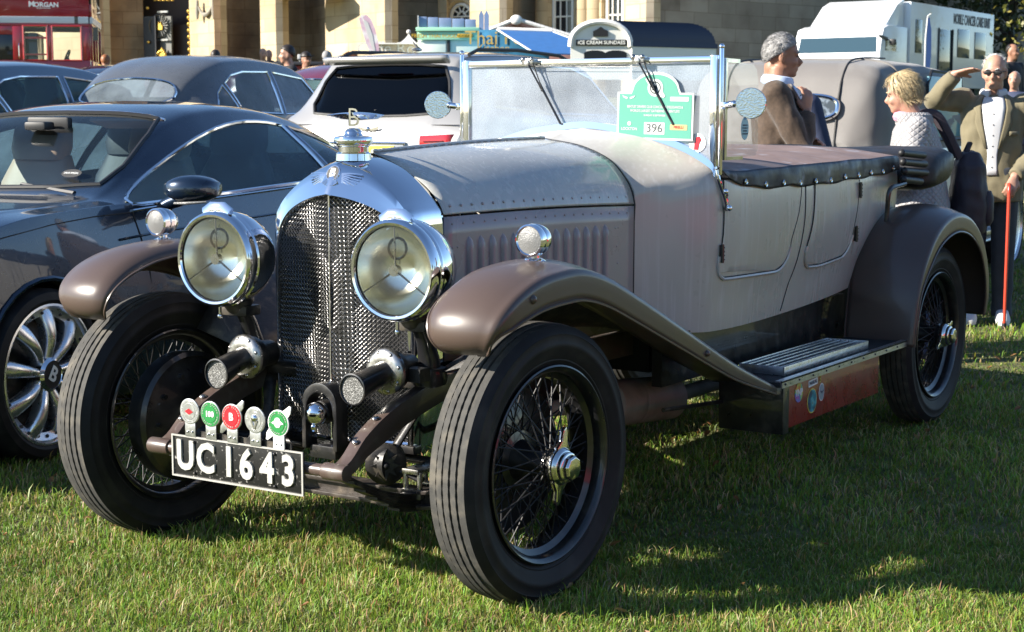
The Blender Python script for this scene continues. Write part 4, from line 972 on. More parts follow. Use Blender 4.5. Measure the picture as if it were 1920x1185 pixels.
def auto_body(root, tab, paint, wins, nx=110, arches=(), arch_r=.37, arch_z=.34):
    sec = auto_shell(tab); x0, x1 = tab[0][0], tab[-1][0]
    b = B(); rs = []
    for i in range(nx + 1):
        x = x0 + (x1 - x0) * (.5 - .5 * math.cos(math.pi * i / nx) if False else i / nx); h = sec(x)
        rs.append([(x, y, z) for y, z in h] + [(x, -y, z) for y, z in list(h)[::-1][1:]])
    b.rings(rs, False, False); 
    b.f.append(tuple(range(len(rs[0]) - 1, -1, -1))); b.f.append(tuple(range(nx * len(rs[0]), (nx + 1) * len(rs[0]))))
    bm = bmesh.new(); vs = [bm.verts.new(p) for p in b.v]
    for f in b.f: bm.faces.new([vs[i] for i in f])
    bm.normal_update(); bmesh.ops.recalc_face_normals(bm, faces=bm.faces)
    def run(poly, ij, pred):
        xs_ = [p[0] for p in poly]; ys_ = [p[1] for p in poly]; e = .06
        def region():
            out = []
            for f in bm.faces:
                c = f.calc_center_median()
                if min(xs_) - e < c[ij[0]] < max(xs_) + e and min(ys_) - e < c[ij[1]] < max(ys_) + e and pred(c, f): out.append(f)
            return out
        cand = set(region())
        for k in range(len(poly)):
            a, c = poly[k - 1], poly[k]; d = (c[0] - a[0], c[1] - a[1]); L_ = math.hypot(*d)
            if L_ < 1e-5: continue
            fs = []
            for f in cand:
                m_ = f.calc_center_median(); px, py = m_[ij[0]] - a[0], m_[ij[1]] - a[1]
                q = max(0, min(1, (px * d[0] + py * d[1]) / (L_ * L_)))
                if math.hypot(px - d[0] * q, py - d[1] * q) < .09: fs.append(f)
            if not fs: continue
            es = {e_ for f in fs for e_ in f.edges}; vv = {v for f in fs for v in f.verts}
            co = [0, 0, 0]; no = [0, 0, 0]; co[ij[0]], co[ij[1]] = a; no[ij[0]], no[ij[1]] = -d[1] / L_, d[0] / L_
            fss = set(fs)
            r_ = bmesh.ops.bisect_plane(bm, geom=list(fs) + list(es) + list(vv), plane_co=co, plane_no=no, dist=1e-6)
            cand = {f for f in cand if f.is_valid and f not in fss} | {f for f in r_['geom'] if isinstance(f, bmesh.types.BMFace) and f.is_valid}
        return [f for f in cand if f.is_valid and inside((f.calc_center_median()[ij[0]], f.calc_center_median()[ij[1]]), poly)]
    for ax in arches:                                   # wheel openings
        poly = [(ax + arch_r * math.cos(R(a)), arch_z + arch_r * math.sin(R(a))) for a in np.linspace(-60, 240, 26)]
        fs = run(poly, (0, 2), lambda c, f: abs(c.y) > .3 and c.z < arch_z + arch_r + .1)
        bmesh.ops.delete(bm, geom=fs, context='FACES')
        for s in (1, -1):
            lip = B(); pts = [(x, s * (side_at(sec, x, max(z, .2)) + .001), z) for x, z in poly if z > .16]; lip.tube(pts, .012, 6)
            wl = B(); wl.lathe([(arch_r - .005, s * .5), (arch_r - .005, s * .86)], (ax, 0, arch_z), (0, 1, 0), 40); wl.lathe([(0, s * .5), (arch_r, s * .5)], (ax, 0, arch_z), (0, 1, 0), 30)
            lip.build('arch_lip', paint, root); wl.build('wheel_arch_liner', 'core_black', root)
    for wn in wins:
        nm, pl, poly, gm, tm, tr = wn['name'], wn['plane'], wn['poly'], wn.get('glass', 'car_glass'), wn.get('trim'), wn.get('tr', .009)
        for s in ((1, -1) if pl == 'side' else (0,)):
            if pl == 'side': fs = run(poly, (0, 2), lambda c, f: c.y * s > .25 and abs(f.normal.y) > .25)
            elif pl == 'top': fs = run(poly, (0, 1), lambda c, f: c.z > wn.get('zmin', .8) and f.normal.z > .1)
            else: fs = run(poly, (1, 2), lambda c, f: (c.x - wn['x']) * wn['dir'] > 0 and f.normal.x * wn['dir'] > .05)
            g = B(); ids = {}
            for f in fs:
                row = []
                for v in f.verts:
                    if v not in ids: ids[v] = len(g.v); g.v.append(tuple(v.co - v.normal * .004))
                    row.append(ids[v])
                g.f.append(tuple(row))
            bmesh.ops.delete(bm, geom=fs, context='FACES')
            go = g.build(nm, gm, root, ang=180)
            if tm:
                den = []
                for k in range(len(poly)):
                    a, c = poly[k - 1], poly[k]; m_ = max(1, int(math.hypot(c[0] - a[0], c[1] - a[1]) / .05))
                    den += [(a[0] + (c[0] - a[0]) * q / m_, a[1] + (c[1] - a[1]) * q / m_) for q in range(m_)]
                if pl == 'side': pts = [(x, s * (side_at(sec, x, z) + .002), z) for x, z in den]
                elif pl == 'top': pts = [(x, y, top_at(sec, x, y) + .002) for x, y in den]
                else:
                    pts = []
                    for y, z in den:                   # find x on the end surface
                        lo, hi = wn['x'], (x1 if wn['dir'] < 0 else x0)
                        for _ in range(22):
                            md = (lo + hi) / 2
                            if top_at(sec, md, y) > z: lo = md
                            else: hi = md
                        pts.append((lo + wn['dir'] * .003, y, z))
                t = B(); t.tube(pts, tr, 6, loop=True); t.build('window_trim', tm, go)
    me = bpy.data.meshes.new('body'); bm.to_mesh(me); bm.free(); me.materials.append(MAT[paint])
    o = bpy.data.objects.new('body', me); col.objects.link(o); o.parent = root
    me.polygons.foreach_set('use_smooth', [True] * len(me.polygons)); me.set_sharp_from_angle(angle=R(50))
    return sec
def plain_wheel(root, x, y, r=.345, style=0, turn=0):
    w = empty('wheel', (x, y, r), math.pi if y < 0 else 0, parent=root)
    b = B(); pr = [(r * .80, -.11), (r * .86, -.125), (r * .95, -.12), (r, -.10), (r, .085), (r * .955, .112), (r * .87, .118), (r * .805, .105), (r * .79, .08)]
    b.lathe(pr, n=64); b.build('tyre', 'rubber', w)
    b = B(); b.lathe([(r * .81, .105), (r * .825, .112), (r * .80, .114), (r * .77, .10), (r * .755, .06), (r * .755, -.1)], n=64)
    b.lathe([(r * .77, .098), (r * .68, .082), (r * .67, .05)], n=64); 
    rm = b.build('rim', 'alloy_wheel', w)
    b = B(); b.lathe([(0, -.02), (r * .78, -.02)], n=32); b.lathe([(0, .03), (r * .35, .03), (r * .6, .0), (r * .6, -.02)], n=32); b.build('brake_disc', 'black_iron', w)
    if style:
        for k in range(9):
            a = 2 * math.pi * k / 9 + turn; ca, sa = math.cos(a), math.sin(a); rs = []
            for q in np.linspace(0, 1, 8):
                rad = r * (.17 + .60 * q); hw = r * (.055 + .06 * q ** 1.3) * (1 if q < .9 else .85); d0 = .075 + .028 * math.sin(q * math.pi) - .01 * q; ring = []
                for u_ in np.linspace(0, math.pi, 9): ring.append((math.cos(u_) * hw, d0 + .032 * math.sin(u_) ** .7))
                ring += [(-hw * .8, d0 - .03), (hw * .8, d0 - .03)]
                rs.append([(rad * ca - t_ * sa, y_, rad * sa + t_ * ca) for t_, y_ in ring])
            b = B(); b.rings(rs); b.build('spoke', 'alloy_wheel', w, ang=60)
        b = B()
        for k in range(27): a = 2 * math.pi * k / 27 + turn + .116; b.ball((r * .722 * math.cos(a), .091, r * .722 * math.sin(a)), .008, 6, 4)
        b.build('rim_bolts', 'black_iron', w).__setitem__('kind', 'stuff')
        b = B(); b.lathe([(r * .2, .085), (r * .2, .11), (r * .165, .122), (r * .16, .118)], n=28); b.build('hub_ring', 'chrome', w)
        b = B(); b.lathe([(r * .163, .119), (0, .121)], n=28); b.build('hub_cap', 'core_black', w)
        text('B', .085, frame((0, .1225, 0), (-1, 0, 0), (0, 0, 1)) @ Matrix.Rotation(R(-35), 4, 'Z'), 'enamel_white', w, bold=.002)
    else:
        b = B(); b.lathe([(r * .77, .09), (r * .5, .1), (r * .2, .115), (0, .118)], n=40); b.build('wheel_cover', 'alloy_wheel', w)
    return w
def seat(root, x, y, z, m='leather_cream', s=1.):
    st = empty('seat', (x, y, z), parent=root)
    rs = []
    for q in np.linspace(0, 1, 10):
        w_ = s * (.25 - .03 * q - (.06 * max(0, q - .78) / .22)); t_ = s * (.09 - .03 * q); cx = -.16 * q
        ring = [(cx + t_ * math.copysign(abs(math.cos(a)) ** .6, math.cos(a)), w_ * math.copysign(abs(math.sin(a)) ** .6, math.sin(a)), .62 * q * s) for a in np.linspace(0, 2 * math.pi, 20, endpoint=False)]
        rs.append(ring)
    b = B(); b.rings(rs); b.build('seat_back', m, st, ang=60)
    b = B(); rs = [[(cx_ - .19 + .05 + s * .075 * math.copysign(abs(math.cos(a)) ** .6, math.cos(a)) * k, s * .17 * math.copysign(abs(math.sin(a)) ** .6, math.sin(a)) * k, zz_ * s) for a in np.linspace(0, 2 * math.pi, 18, endpoint=False)] for cx_, zz_, k in ((0, .60, .9), (-.01, .66, 1), (-.03, .76, .95), (-.035, .80, .6))]
    b.rings(rs); b.build('head_restraint', m, st, ang=60)
    b = B(); b.box((.27, 0, .0), (.56, .5 * s, .16)); b.build('seat_cushion', m, st, bevel=.05)
    return st

# ---- dark blue grand tourer beside the tourer
gt = empty('grand_tourer', (-.3597, -2.836, 0), math.atan2(.19288, .98122), 'dark navy modern coupe with chrome window line parked against the old tourer', 'car')
GT = [(.98, .30, .45, .62, .45, .60, .62, .50, .66, .68), (.85, .22, .72, .80, .45, .76, .70, .62, .755, .78), (.6, .17, .80, .90, .5, .86, .82, .70, .865, .90), (.3, .16, .84, .945, .52, .90, .90, .72, .945, .965), (0, .16, .85, .968, .54, .905, .945, .72, .985, .995), (-.35, .16, .86, .968, .56, .885, .960, .71, .995, 1.005), (-.66, .16, .87, .960, .58, .865, .965, .70, 1.01, 1.02), (-.80, .16, .87, .958, .6, .86, .965, .69, 1.05, 1.075),
      (-1.0, .16, .87, .957, .6, .855, .967, .66, 1.14, 1.19), (-1.25, .16, .87, .957, .6, .85, .970, .62, 1.255, 1.33), (-1.45, .16, .87, .957, .6, .85, .974, .60, 1.325, 1.398), (-1.7, .16, .87, .957, .6, .85, .98, .585, 1.372, 1.438), (-2.0, .16, .87, .957, .6, .852, .99, .575, 1.388, 1.452), (-2.3, .16, .87, .96, .6, .858, 1.005, .565, 1.378, 1.44), (-2.6, .16, .87, .967, .6, .868, 1.025, .55, 1.348, 1.405), (-2.9, .17, .87, .97, .6, .875, 1.03, .54, 1.295, 1.345), (-3.2, .19, .86, .965, .6, .86, 1.02, .53, 1.21, 1.255), (-3.45, .22, .83, .94, .6, .82, 1.0, .53, 1.11, 1.145), (-3.65, .26, .78, .89, .6, .76, .96, .53, 1.01, 1.04), (-3.8, .32, .7, .8, .6, .68, .88, .5, .92, .935)]
wins = [dict(name='door_window', plane='side', poly=[tuple(q) for q in cat([(-.72, .985), (-1.0, 1.09), (-1.25, 1.178), (-1.45, 1.24), (-1.65, 1.29), (-1.87, 1.328), (-2.1, 1.345), (-2.33, 1.34), (-2.50, 1.322)], 17)] + [(-2.56, 1.045), (-2.2, 1.025), (-1.6, 1.005), (-1.1, .992)], glass='tint_glass', trim='chrome', tr=.010),
        dict(name='quarter_window', plane='side', poly=[tuple(q) for q in cat([(-2.555, 1.313), (-2.75, 1.285), (-3.0, 1.215), (-3.22, 1.13)], 8)] + [(-3.2, 1.09), (-2.9, 1.07), (-2.615, 1.055)], glass='tint_glass', trim='chrome', tr=.010),
        dict(name='windscreen', plane='top', zmin=1.0, poly=[(-.81, -.62), (-.76, -.4), (-.74, 0), (-.76, .4), (-.81, .62), (-.98, .63), (-1.26, .575), (-1.43, .52), (-1.42, .3), (-1.41, 0), (-1.42, -.3), (-1.43, -.52), (-1.26, -.575), (-.98, -.63)], glass='screen_glass', trim='trim_black', tr=.011),
        dict(name='rear_window', plane='top', zmin=1.0, poly=[(-2.75, -.42), (-2.72, 0), (-2.75, .42), (-3.3, .46), (-3.42, .3), (-3.44, 0), (-3.42, -.3), (-3.3, -.46)], glass='tint_glass', trim='trim_black')]
gsec = auto_body(gt, GT, 'navy_paint', wins, 120, (0, -2.746), .385, .345)
for x, y, st in ((0, .84, 1), (0, -.84, 0), (-2.746, .84, 0), (-2.746, -.84, 0)): plain_wheel(gt, x, y, .345, st, .22)
seat(gt, -1.52, .36, .55); seat(gt, -1.52, -.36, .55); seat(gt, -2.3, .34, .56, 'leather_dark'); seat(gt, -2.3, -.34, .56, 'leather_dark')
b = B(); b.box2((-.75, -.8, .3), (-3.0, .8, .42)); b.box2((-.72, -.74, .42), (-.92, .74, .93)); b.box2((-2.7, -.7, .42), (-2.8, .7, 1.0)); b.build('cabin_floor', 'leather_dark', gt, bevel=.03)
b = B(); b.tube([(-1.12, -.36 + .18 * math.cos(a), .93 + .17 * math.sin(a)) for a in np.linspace(0, 6.28, 28, endpoint=False)], .014, 8, loop=True); b.box((-1.08, -.36, .93), (.06, .14, .1)); b.build('steering_wheel', 'leather_dark', gt)
b = B(); b.box((-1.25, .02, 1.335), (.04, .24, .065)); b.box((-1.17, .02, 1.325), (.08, .12, .04)); b.build('rear_view_mirror', 'trim_black', gt, bevel=.012)
b = B(); b.box((-1.5, .33, 1.335), (.16, .42, .015), (0, R(-14), 0)); b.build('sun_visor', 'leather_cream', gt, bevel=.006)
b = B(); b.prism(disc(.062, 28, .024), .001, frame((-.86, .44, 1.105), (.15, 1, 0), (-.55, 0, .6)) @ Matrix.Translation((0, 0, .012))); b.build('screen_sticker', 'core_black', gt)
text('DRIVE SPECIAL', .014, frame((-.86, .44, 1.105), (.15, 1, 0), (-.55, 0, .6)) @ Matrix.Translation((0, 0, .0145)), 'enamel_white', gt, ext=.0003)
for s in (1, -1):
    mr = empty('door_mirror', (-.93, s * .94, 1.035), parent=gt)
    rs = []
    for q in np.linspace(0, 1, 9):
        k = math.sin(math.pi * (.08 + .84 * q)) ** .5; yy = s * (-.02 + .22 * q)
        rs.append([(.02 + .095 * k * math.copysign(abs(math.cos(a)) ** .75, math.cos(a)) - .04 * q, yy, .062 * k * math.copysign(abs(math.sin(a)) ** .75, math.sin(a)) + .015) for a in np.linspace(0, 2 * math.pi, 20, endpoint=False)])
    b = B(); b.rings(rs); b.build('mirror_housing', 'navy_paint', mr, ang=60)
    b = B(); b.tube([(.055, s * .03, -.048), (.08, s * .1, -.046), (.05, s * .19, -.04)], [.008, .011, .007], 8, flat=.7); b.build('mirror_indicator', 'lens_milky', mr)
    b = B(); b.tube([(.0, s * -.1, -.09), (.0, s * -.03, -.05), (0, s * .03, -.03)], [.035, .03, .035], 10); b.build('mirror_foot', 'navy_paint', mr)
    # door outline, bonnet shut, wing crease
    b = B(); b.tube([(x, s * (side_at(gsec, x, z) + .0015), z) for x, z in [(-.70, .955), (-.715, .85), (-.72, .7), (-.70, .5), (-.66, .35), (-.6, .25)]], .0028, 5); b.tube([(x, s * (side_at(gsec, x, z) + .0005), z) for x, z in [(-2.54, 1.03), (-2.5, .9), (-2.38, .7), (-2.3, .45), (-2.3, .25)]], .0028, 5)
    b.tube([(x, s * (side_at(gsec, x, z) + .0022), z) for x, z in [(-.69, .955), (-.4, .952), (-.1, .938), (.2, .905), (.5, .85)]], .0026, 5); b.build('shut_lines', 'core_black', gt).__setitem__('kind', 'stuff')
    b = B(); b.tube([(x, s * (side_at(gsec, x, z) + .004), z) for x, z in [(-.70, .963), (-1.1, .978), (-1.6, .991), (-2.2, 1.01), (-2.56, 1.03)]], .0085, 6, flat=.6); b.build('waist_moulding', 'chrome', gt)
    b = B(); b.tube([(x, s * (side_at(gsec, x, z) + .001), z) for x, z in [(-.55, .845), (-.9, .86), (-1.4, .872), (-2., .885), (-2.5, .91)]], .006, 6); b.build('wing_crease', 'navy_paint', gt)
b = B(); b.tube([(-1.43 - .01, y, top_at(gsec, -1.44, y) + .004) for y in np.linspace(-.55, .55, 16)], .006, 6); b.build('header_strip', 'chrome', gt)
b = B(); b.tube([(-.80, .2, 1.06), (-.72, .55, 1.03)], .012, 6); b.tube([(-.79, -.5, 1.05), (-.74, .1, 1.04)], .012, 6); b.build('wiper_arm', 'trim_black', gt)

# ---- white sport utility vehicle seen from behind
suv_p = G((690 - 960) / 3100 * 13.3, 13.3)
suv = empty('sport_utility', (suv_p.x, suv_p.y, suv_p.z), math.pi + R(5), 'pearl white sport utility car seen from behind with yellow rear plate', 'car')
# x = 0 at the tail, nose along +x
SU = [(4.95, .35, .6, .75, .6, .72, .85, .6, .9, .92), (4.6, .28, .86, .95, .6, .92, 1.0, .74, 1.06, 1.1), (3.6, .26, .92, .995, .65, .95, 1.1, .78, 1.16, 1.19), (3.2, .26, .92, .995, .65, .94, 1.12, .76, 1.25, 1.3), (2.6, .26, .92, .995, .65, .93, 1.13, .68, 1.62, 1.68), (2.2, .26, .92, .995, .65, .93, 1.14, .66, 1.68, 1.735), (1.4, .26, .92, .998, .65, .935, 1.15, .655, 1.70, 1.755), (.7, .26, .92, 1.0, .65, .94, 1.16, .645, 1.685, 1.735), (.42, .26, .915, 1.0, .66, .94, 1.17, .635, 1.655, 1.70), (.30, .27, .91, .99, .66, .935, 1.17, .62, 1.54, 1.56), (.16, .28, .9, .98, .68, .92, 1.17, .60, 1.32, 1.33), (.06, .30, .88, .965, .72, .90, 1.13, .6, 1.185, 1.19), (.02, .32, .86, .95, .74, .88, 1.08, .6, 1.12, 1.125), (-.02, .36, .82, .91, .74, .84, 1.0, .58, 1.03, 1.035)]
wins = [dict(name='rear_window', plane='end', x=1.2, dir=-1, poly=[(-.60, 1.225), (-.3, 1.205), (0, 1.2), (.3, 1.205), (.60, 1.225), (.655, 1.30), (.60, 1.49), (.53, 1.60), (.3, 1.62), (0, 1.625), (-.3, 1.62), (-.53, 1.60), (-.60, 1.49), (-.655, 1.30)], glass='dark_glass', trim='trim_black', tr=.012),
        dict(name='side_window', plane='side', poly=[(3.0, 1.2), (2.62, 1.55), (2.3, 1.63), (1.5, 1.645), (.9, 1.62), (.55, 1.5), (.5, 1.28), (1.5, 1.22)], glass='dark_glass', trim='chrome', tr=.012)]
ssec = auto_body(suv, SU, 'white_pearl', wins, 120, (.86, 3.86), .40, .38)
for x in (.86, 3.86):
    for y in (.85, -.85): plain_wheel(suv, x, y, .385)
b = B(); b.box2((.35, -.85, .4), (3.2, .85, 1.1)); b.build('cabin_trim', 'leather_dark', suv)
def tail_x(y, z):
    lo, hi = 1.2, -.02
    for _ in range(22):
        md = (lo + hi) / 2
        if top_at(ssec, md, y) > z: lo = md
        else: hi = md
    return lo
b = B(); b.grid([[(tail_x(y, 1.63) - .12 - .03 * (1 - abs(y) / .6) + .04 * q, y, 1.69 - .05 * q + .0 * abs(y)) for q in (0, .4, 1)] for y in np.linspace(-.6, .6, 20)]); b.build('roof_spoiler', 'white_pearl', suv, solid=.03)
b = B(); b.box((.245, 0, 1.655), (.02, .34, .015)); b.build('high_stop_lamp', 'lamp_red', suv)
b = B(); b.tube([(.12, .02, 1.24), (.16, -.2, 1.265), (.19, -.36, 1.29)], [.018, .012, .008], 8); b.build('rear_wiper', 'trim_black', suv)
for s in (1, -1):
    b = B(); P = []
    for q in np.linspace(0, 1, 14):
        y = s * (.50 + .42 * q); zt = 1.045 + .02 * q; zb_ = .90 + .02 * q + (.05 * (1 - min(1, q * 5)))
        xx = .0 if q < .6 else .0 + .35 * ((q - .6) / .4) ** 1.6
        P.append([(xx - .035, y, zt), (xx - .045, y * 1.0, (zt + zb_) / 2), (xx - .035, y, zb_), (xx + .05, y, zb_ - .01)])
    b.grid(P if s > 0 else [list(reversed(r)) for r in P]); tl = b.build('tail_lamp', 'lamp_red', suv, ang=60)
    b = B()
    for k in range(3): b.tube([(-.048, s * .54, .93 + .035 * k), (-.048, s * .72, .935 + .035 * k)], .006, 6)
    b.build('lamp_strip', 'claret', tl)
b = B(); b.tube([(-.03, -.36, .985), (-.03, .36, .985), (-.03, .34, .82), (-.03, -.34, .82)], .012, 6, loop=True); b.build('plate_recess_trim', 'chrome', suv)
b = B(); b.box2((-.033, -.345, .825), (-.015, .345, .98)); rc_ = b.build('plate_recess', 'white_pearl', suv, bevel=.004)
b = B(); b.box2((-.044, -.26, .85), (-.034, .26, .962)); b.build('rear_plate', 'plate_yellow', suv, bevel=.002)
b = B()
for s in (1, -1): b.prism([(0, 0), (s * .1, .022), (s * .09, -.004), (s * .03, -.014)], .006, frame((-.012, 0, 1.095), (0, -1, 0), (0, 0, 1)))
b.ball((-.014, 0, 1.098), .018, 10, 8); b.build('wing_emblem', 'chrome', suv)
b = B(); b.tube([(.03, y, 1.13) for y in np.linspace(-.86, .86, 14)], .004, 5); b.tube([(.30, -.93, 1.15), (.2, -.95, 1.05), (.06, -.93, .92)], .004, 5); b.tube([(.30, .93, 1.15), (.2, .95, 1.05), (.06, .93, .92)], .004, 5); b.build('tailgate_joint', 'core_black', suv)
b = B(); b.ball((.75, 0, 1.76), .035, 12, 8, (2.2, .8, .5)); b.tube([(.78, 0, 1.77), (.72, 0, 1.80), (.68, 0, 1.83)], [.02, .012, .003], 8, flat=.4); b.build('roof_fin', 'white_pearl', suv)
for s in (1, -1):
    b = B(); b.tube([(x, s * .62, z) for x, z in ((.55, 1.70), (.7, 1.745), (1.4, 1.765), (2.2, 1.745), (2.5, 1.68))], .016, 8); b.build('roof_rail', 'trim_black', suv)

# ---- saloons whose roofs show behind the coupe
def saloon(name, p, rz, paint, gl, label, group=None, rear_curved=True, H_=1.0, L_=1.0, trim='chrome', gl_rear=None):
    root = empty(name, p, rz, label, 'car', group)
    h = H_
    # x = 0 rear axle, nose along +x
    T = [(3.9, .35, .55, .68, .6, .66, .85, .5, .9, .92), (3.7, .28, .72, .84, .6, .8, .95, .6, 1.0, 1.03), (3.0, .25, .82, .92, .62, .86, 1.0, .62, 1.06, 1.09), (2.25, .25, .85, .93, .64, .87, 1.02, .66, 1.10, 1.13), (2.12, .25, .85, .93, .65, .86, 1.03, .66, 1.18, 1.22), (1.72, .25, .85, .93, .65, .855, 1.04, .62, 1.46, 1.51), (1.3, .25, .85, .93, .65, .855, 1.05, .60, 1.53, 1.60), (.7, .25, .85, .93, .65, .86, 1.06, .60, 1.545, 1.625), (.1, .25, .85, .93, .65, .86, 1.06, .595, 1.52, 1.605), (-.25, .25, .85, .93, .65, .855, 1.06, .58, 1.45, 1.54), (-.6, .25, .85, .925, .65, .845, 1.05, .56, 1.30, 1.40), (-.85, .25, .84, .92, .65, .83, 1.03, .55, 1.15, 1.21), (-1.05, .25, .82, .9, .65, .81, 1.0, .56, 1.05, 1.08), (-1.45, .28, .76, .84, .62, .74, .9, .55, .96, .98), (-1.7, .34, .6, .7, .6, .6, .75, .45, .8, .81)]
    if not rear_curved:
        T[8] = (.1, .25, .85, .93, .65, .86, 1.06, .60, 1.525, 1.60); T[9] = (-.2, .25, .85, .93, .65, .855, 1.06, .59, 1.46, 1.53); T[10] = (-.5, .25, .85, .925, .65, .845, 1.05, .58, 1.28, 1.34)
    T = [(r[0] * L_,) + r[1:] for r in T]
    T = [tuple(v if k in (0, 1, 2, 3, 5, 7) else (v if v < 1.0 else 1.0 + (v - 1.0) * h) for k, v in enumerate(r)) for r in T]
    hz = lambda z: 1 + (z - 1) * h
    w_ = [dict(name='front_door_window', plane='side', poly=[(L_ * x, hz(z)) for x, z in [(1.98, 1.105), (1.62, 1.43), (.93, 1.475), (.88, 1.10)]], glass=gl, trim=trim, tr=.011),
          dict(name='rear_door_window', plane='side', poly=[(L_ * x, hz(z)) for x, z in [(.80, 1.10), (.84, 1.475), (.3, 1.465), (.05, 1.43), (-.12, 1.36), (-.02, 1.12)]], glass=gl, trim=trim, tr=.011),
          dict(name='quarter_window', plane='side', poly=[(L_ * x, hz(z)) for x, z in [(-.08, 1.12), (-.18, 1.34), (-.32, 1.27), (-.45, 1.14)]], glass=gl, trim=trim, tr=.011),
          dict(name='windscreen', plane='top', zmin=1.05, poly=[(L_ * x, y) for x, y in [(2.22, -.58), (2.27, 0), (2.22, .58), (1.75, .55), (1.77, 0), (1.75, -.55)]], glass=gl, trim=trim, tr=.012),
          dict(name='rear_window', plane='top', zmin=1.05, poly=[(L_ * x, y) for x, y in [tuple(q) for q in cat([(-.68, -.47), (-.63, -.34), (-.61, 0), (-.63, .34), (-.68, .47), (-.78, .49), (-.87, .36), (-.9, 0), (-.87, -.36), (-.78, -.49)], 24, True)]], glass=gl_rear or gl, trim=trim, tr=.012)]
    sec = auto_body(root, T, paint, w_, 90, (0, 3.0 * L_), .37, .34)
    for x in (0, 3.0 * L_):
        for y in (.8, -.8): plain_wheel(root, x, y, .345)
    b = B(); b.box2((-.5, -.75, .4), (2.1, .75, .95)); b.build('cabin_trim', 'leather_dark', root)
    for x, y in ((1.2, .36), (1.2, -.36)): seat(root, x, y, .72, 'leather_dark', 1.)
    b = B(); b.box((.05, 0, 1.0), (.2, 1.3, .55)); b.build('rear_bench', 'leather_dark', root, bevel=.06)
    return root, sec
p = G((312 - 960) / 3100 * 16, 16); 
saloon('classic_saloon', (p.x, p.y, p.z), math.pi + R(15), 'gunmetal', 'misted_glass', 'gunmetal grey classic saloon with misted windows parked behind the navy coupe', H_=1.12)
p = G((-120 - 960) / 3100 * 15.0, 15.0)
saloon('long_saloon', (p.x, p.y, p.z), math.pi + R(14), 'steel_blue', 'green_glass', 'steel blue long saloon with green tinted glass parked before the red bus', rear_curved=False, H_=1.06, L_=1.08)
p = G((640 - 960) / 3100 * 19, 19)
saloon('claret_saloon', (p.x, p.y, p.z), math.pi + R(5), 'claret', 'green_glass', 'claret saloon roof showing between the grey saloon and the white car', H_=.95)
p = G((215 - 960) / 3100 * 25, 25)
saloon('midnight_saloon', (p.x, p.y, p.z), math.pi + R(20), 'midnight', 'dark_glass', 'black saloon parked below the brown palace wall beside the red bus', H_=.8)
saloon('red_saloon', (-2.9, 7.4, 0), 0, 'pillar_red', 'car_glass', 'bright red saloon parked alongside, mirrored in the chrome radiator', H_=.98)
# ================================================================ the palace front, stalls, bus, lorry
def U(x, d): return (x - 960) / 3100 * d
def V(y, d): return 1.369 + (219 - y) / 3100 * d
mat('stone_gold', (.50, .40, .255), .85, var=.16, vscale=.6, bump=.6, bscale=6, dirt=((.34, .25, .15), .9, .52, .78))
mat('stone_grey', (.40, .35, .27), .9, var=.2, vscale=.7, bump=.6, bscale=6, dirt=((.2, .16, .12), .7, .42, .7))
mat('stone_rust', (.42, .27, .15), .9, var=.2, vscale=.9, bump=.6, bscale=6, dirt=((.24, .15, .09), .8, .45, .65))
for nm in ('stone_gold', 'stone_grey', 'stone_rust'):            # faint ashlar joints
    N = MAT[nm].node_tree.nodes; L = MAT[nm].node_tree.links; p = N['Principled BSDF']
    tc = N.new('ShaderNodeTexCoord'); sp = N.new('ShaderNodeSeparateXYZ'); L.new(tc.outputs['Object'], sp.inputs[0])
    ad = N.new('ShaderNodeMath'); ad.operation = 'MULTIPLY_ADD'; L.new(sp.outputs[0], ad.inputs[0]); ad.inputs[1].default_value = -.55
    m2 = N.new('ShaderNodeMath'); m2.operation = 'MULTIPLY'; L.new(sp.outputs[1], m2.inputs[0]); m2.inputs[1].default_value = .84; L.new(m2.outputs[0], ad.inputs[2])
    cb = N.new('ShaderNodeCombineXYZ'); L.new(ad.outputs[0], cb.inputs[0]); L.new(sp.outputs[2], cb.inputs[1])
    br = N.new('ShaderNodeTexBrick'); br.inputs['Scale'].default_value = 1; br.inputs['Brick Width'].default_value = 1.1; br.inputs['Row Height'].default_value = .48; br.inputs['Mortar Size'].default_value = .012
    br.inputs['Color1'].default_value = (1, 1, 1, 1); br.inputs['Color2'].default_value = (.74, .72, .7, 1); br.inputs['Mortar'].default_value = (.62, .58, .52, 1); L.new(cb.outputs[0], br.inputs[0])
    old = p.inputs['Base Color'].links[0].from_socket; mx = N.new('ShaderNodeMix'); mx.data_type = 'RGBA'; mx.blend_type = 'MULTIPLY'; mx.inputs[0].default_value = 1
    L.new(old, mx.inputs[6]); L.new(br.outputs[0], mx.inputs[7]); L.new(mx.outputs[2], p.inputs['Base Color'])
mat('white_frame', (.78, .77, .73), .5); mat('pane_dark', (.02, .025, .03), .06); mat('door_dark', (.035, .018, .012), .5); mat('gate_black', (.012, .013, .018), .4); mat('gate_grey', (.13, .13, .12), .5, metal=.4); mat('gilt', (.85, .55, .12), .3, metal=.9); mat('carved_grey', (.26, .24, .2), .9)
PD = 56.
palace = empty('palace_front', G(U(700, PD), PD), 0, 'honey stone palace front with piers, round niches and arched windows', 'building')
pm = Matrix.Translation(-palace.location)
def DX(x, d): return d + (900 - x) / 3100 * PD * .62
WD = (RT - FH * .62).normalized()
def pw(x, d, z): d = DX(x, d); p = G(U(x, d), d); return (p.x, p.y, z)
def wallrun(pts, mt, z0=.2, z1=13., name='wall'):
    """pts: (picture column, depth) along the foot of the wall"""
    b = B(); b.at(pm); P = [[pw(x, d, z) for x, d in pts] for z in (z0, z1)]; b.grid(P); return b.build(name, mt, palace, smooth=False, solid=.25)
def wallhole(x0, x1, d0, d1, zc, w_, h_spring, mt, round_=False):
    pass
D = PD
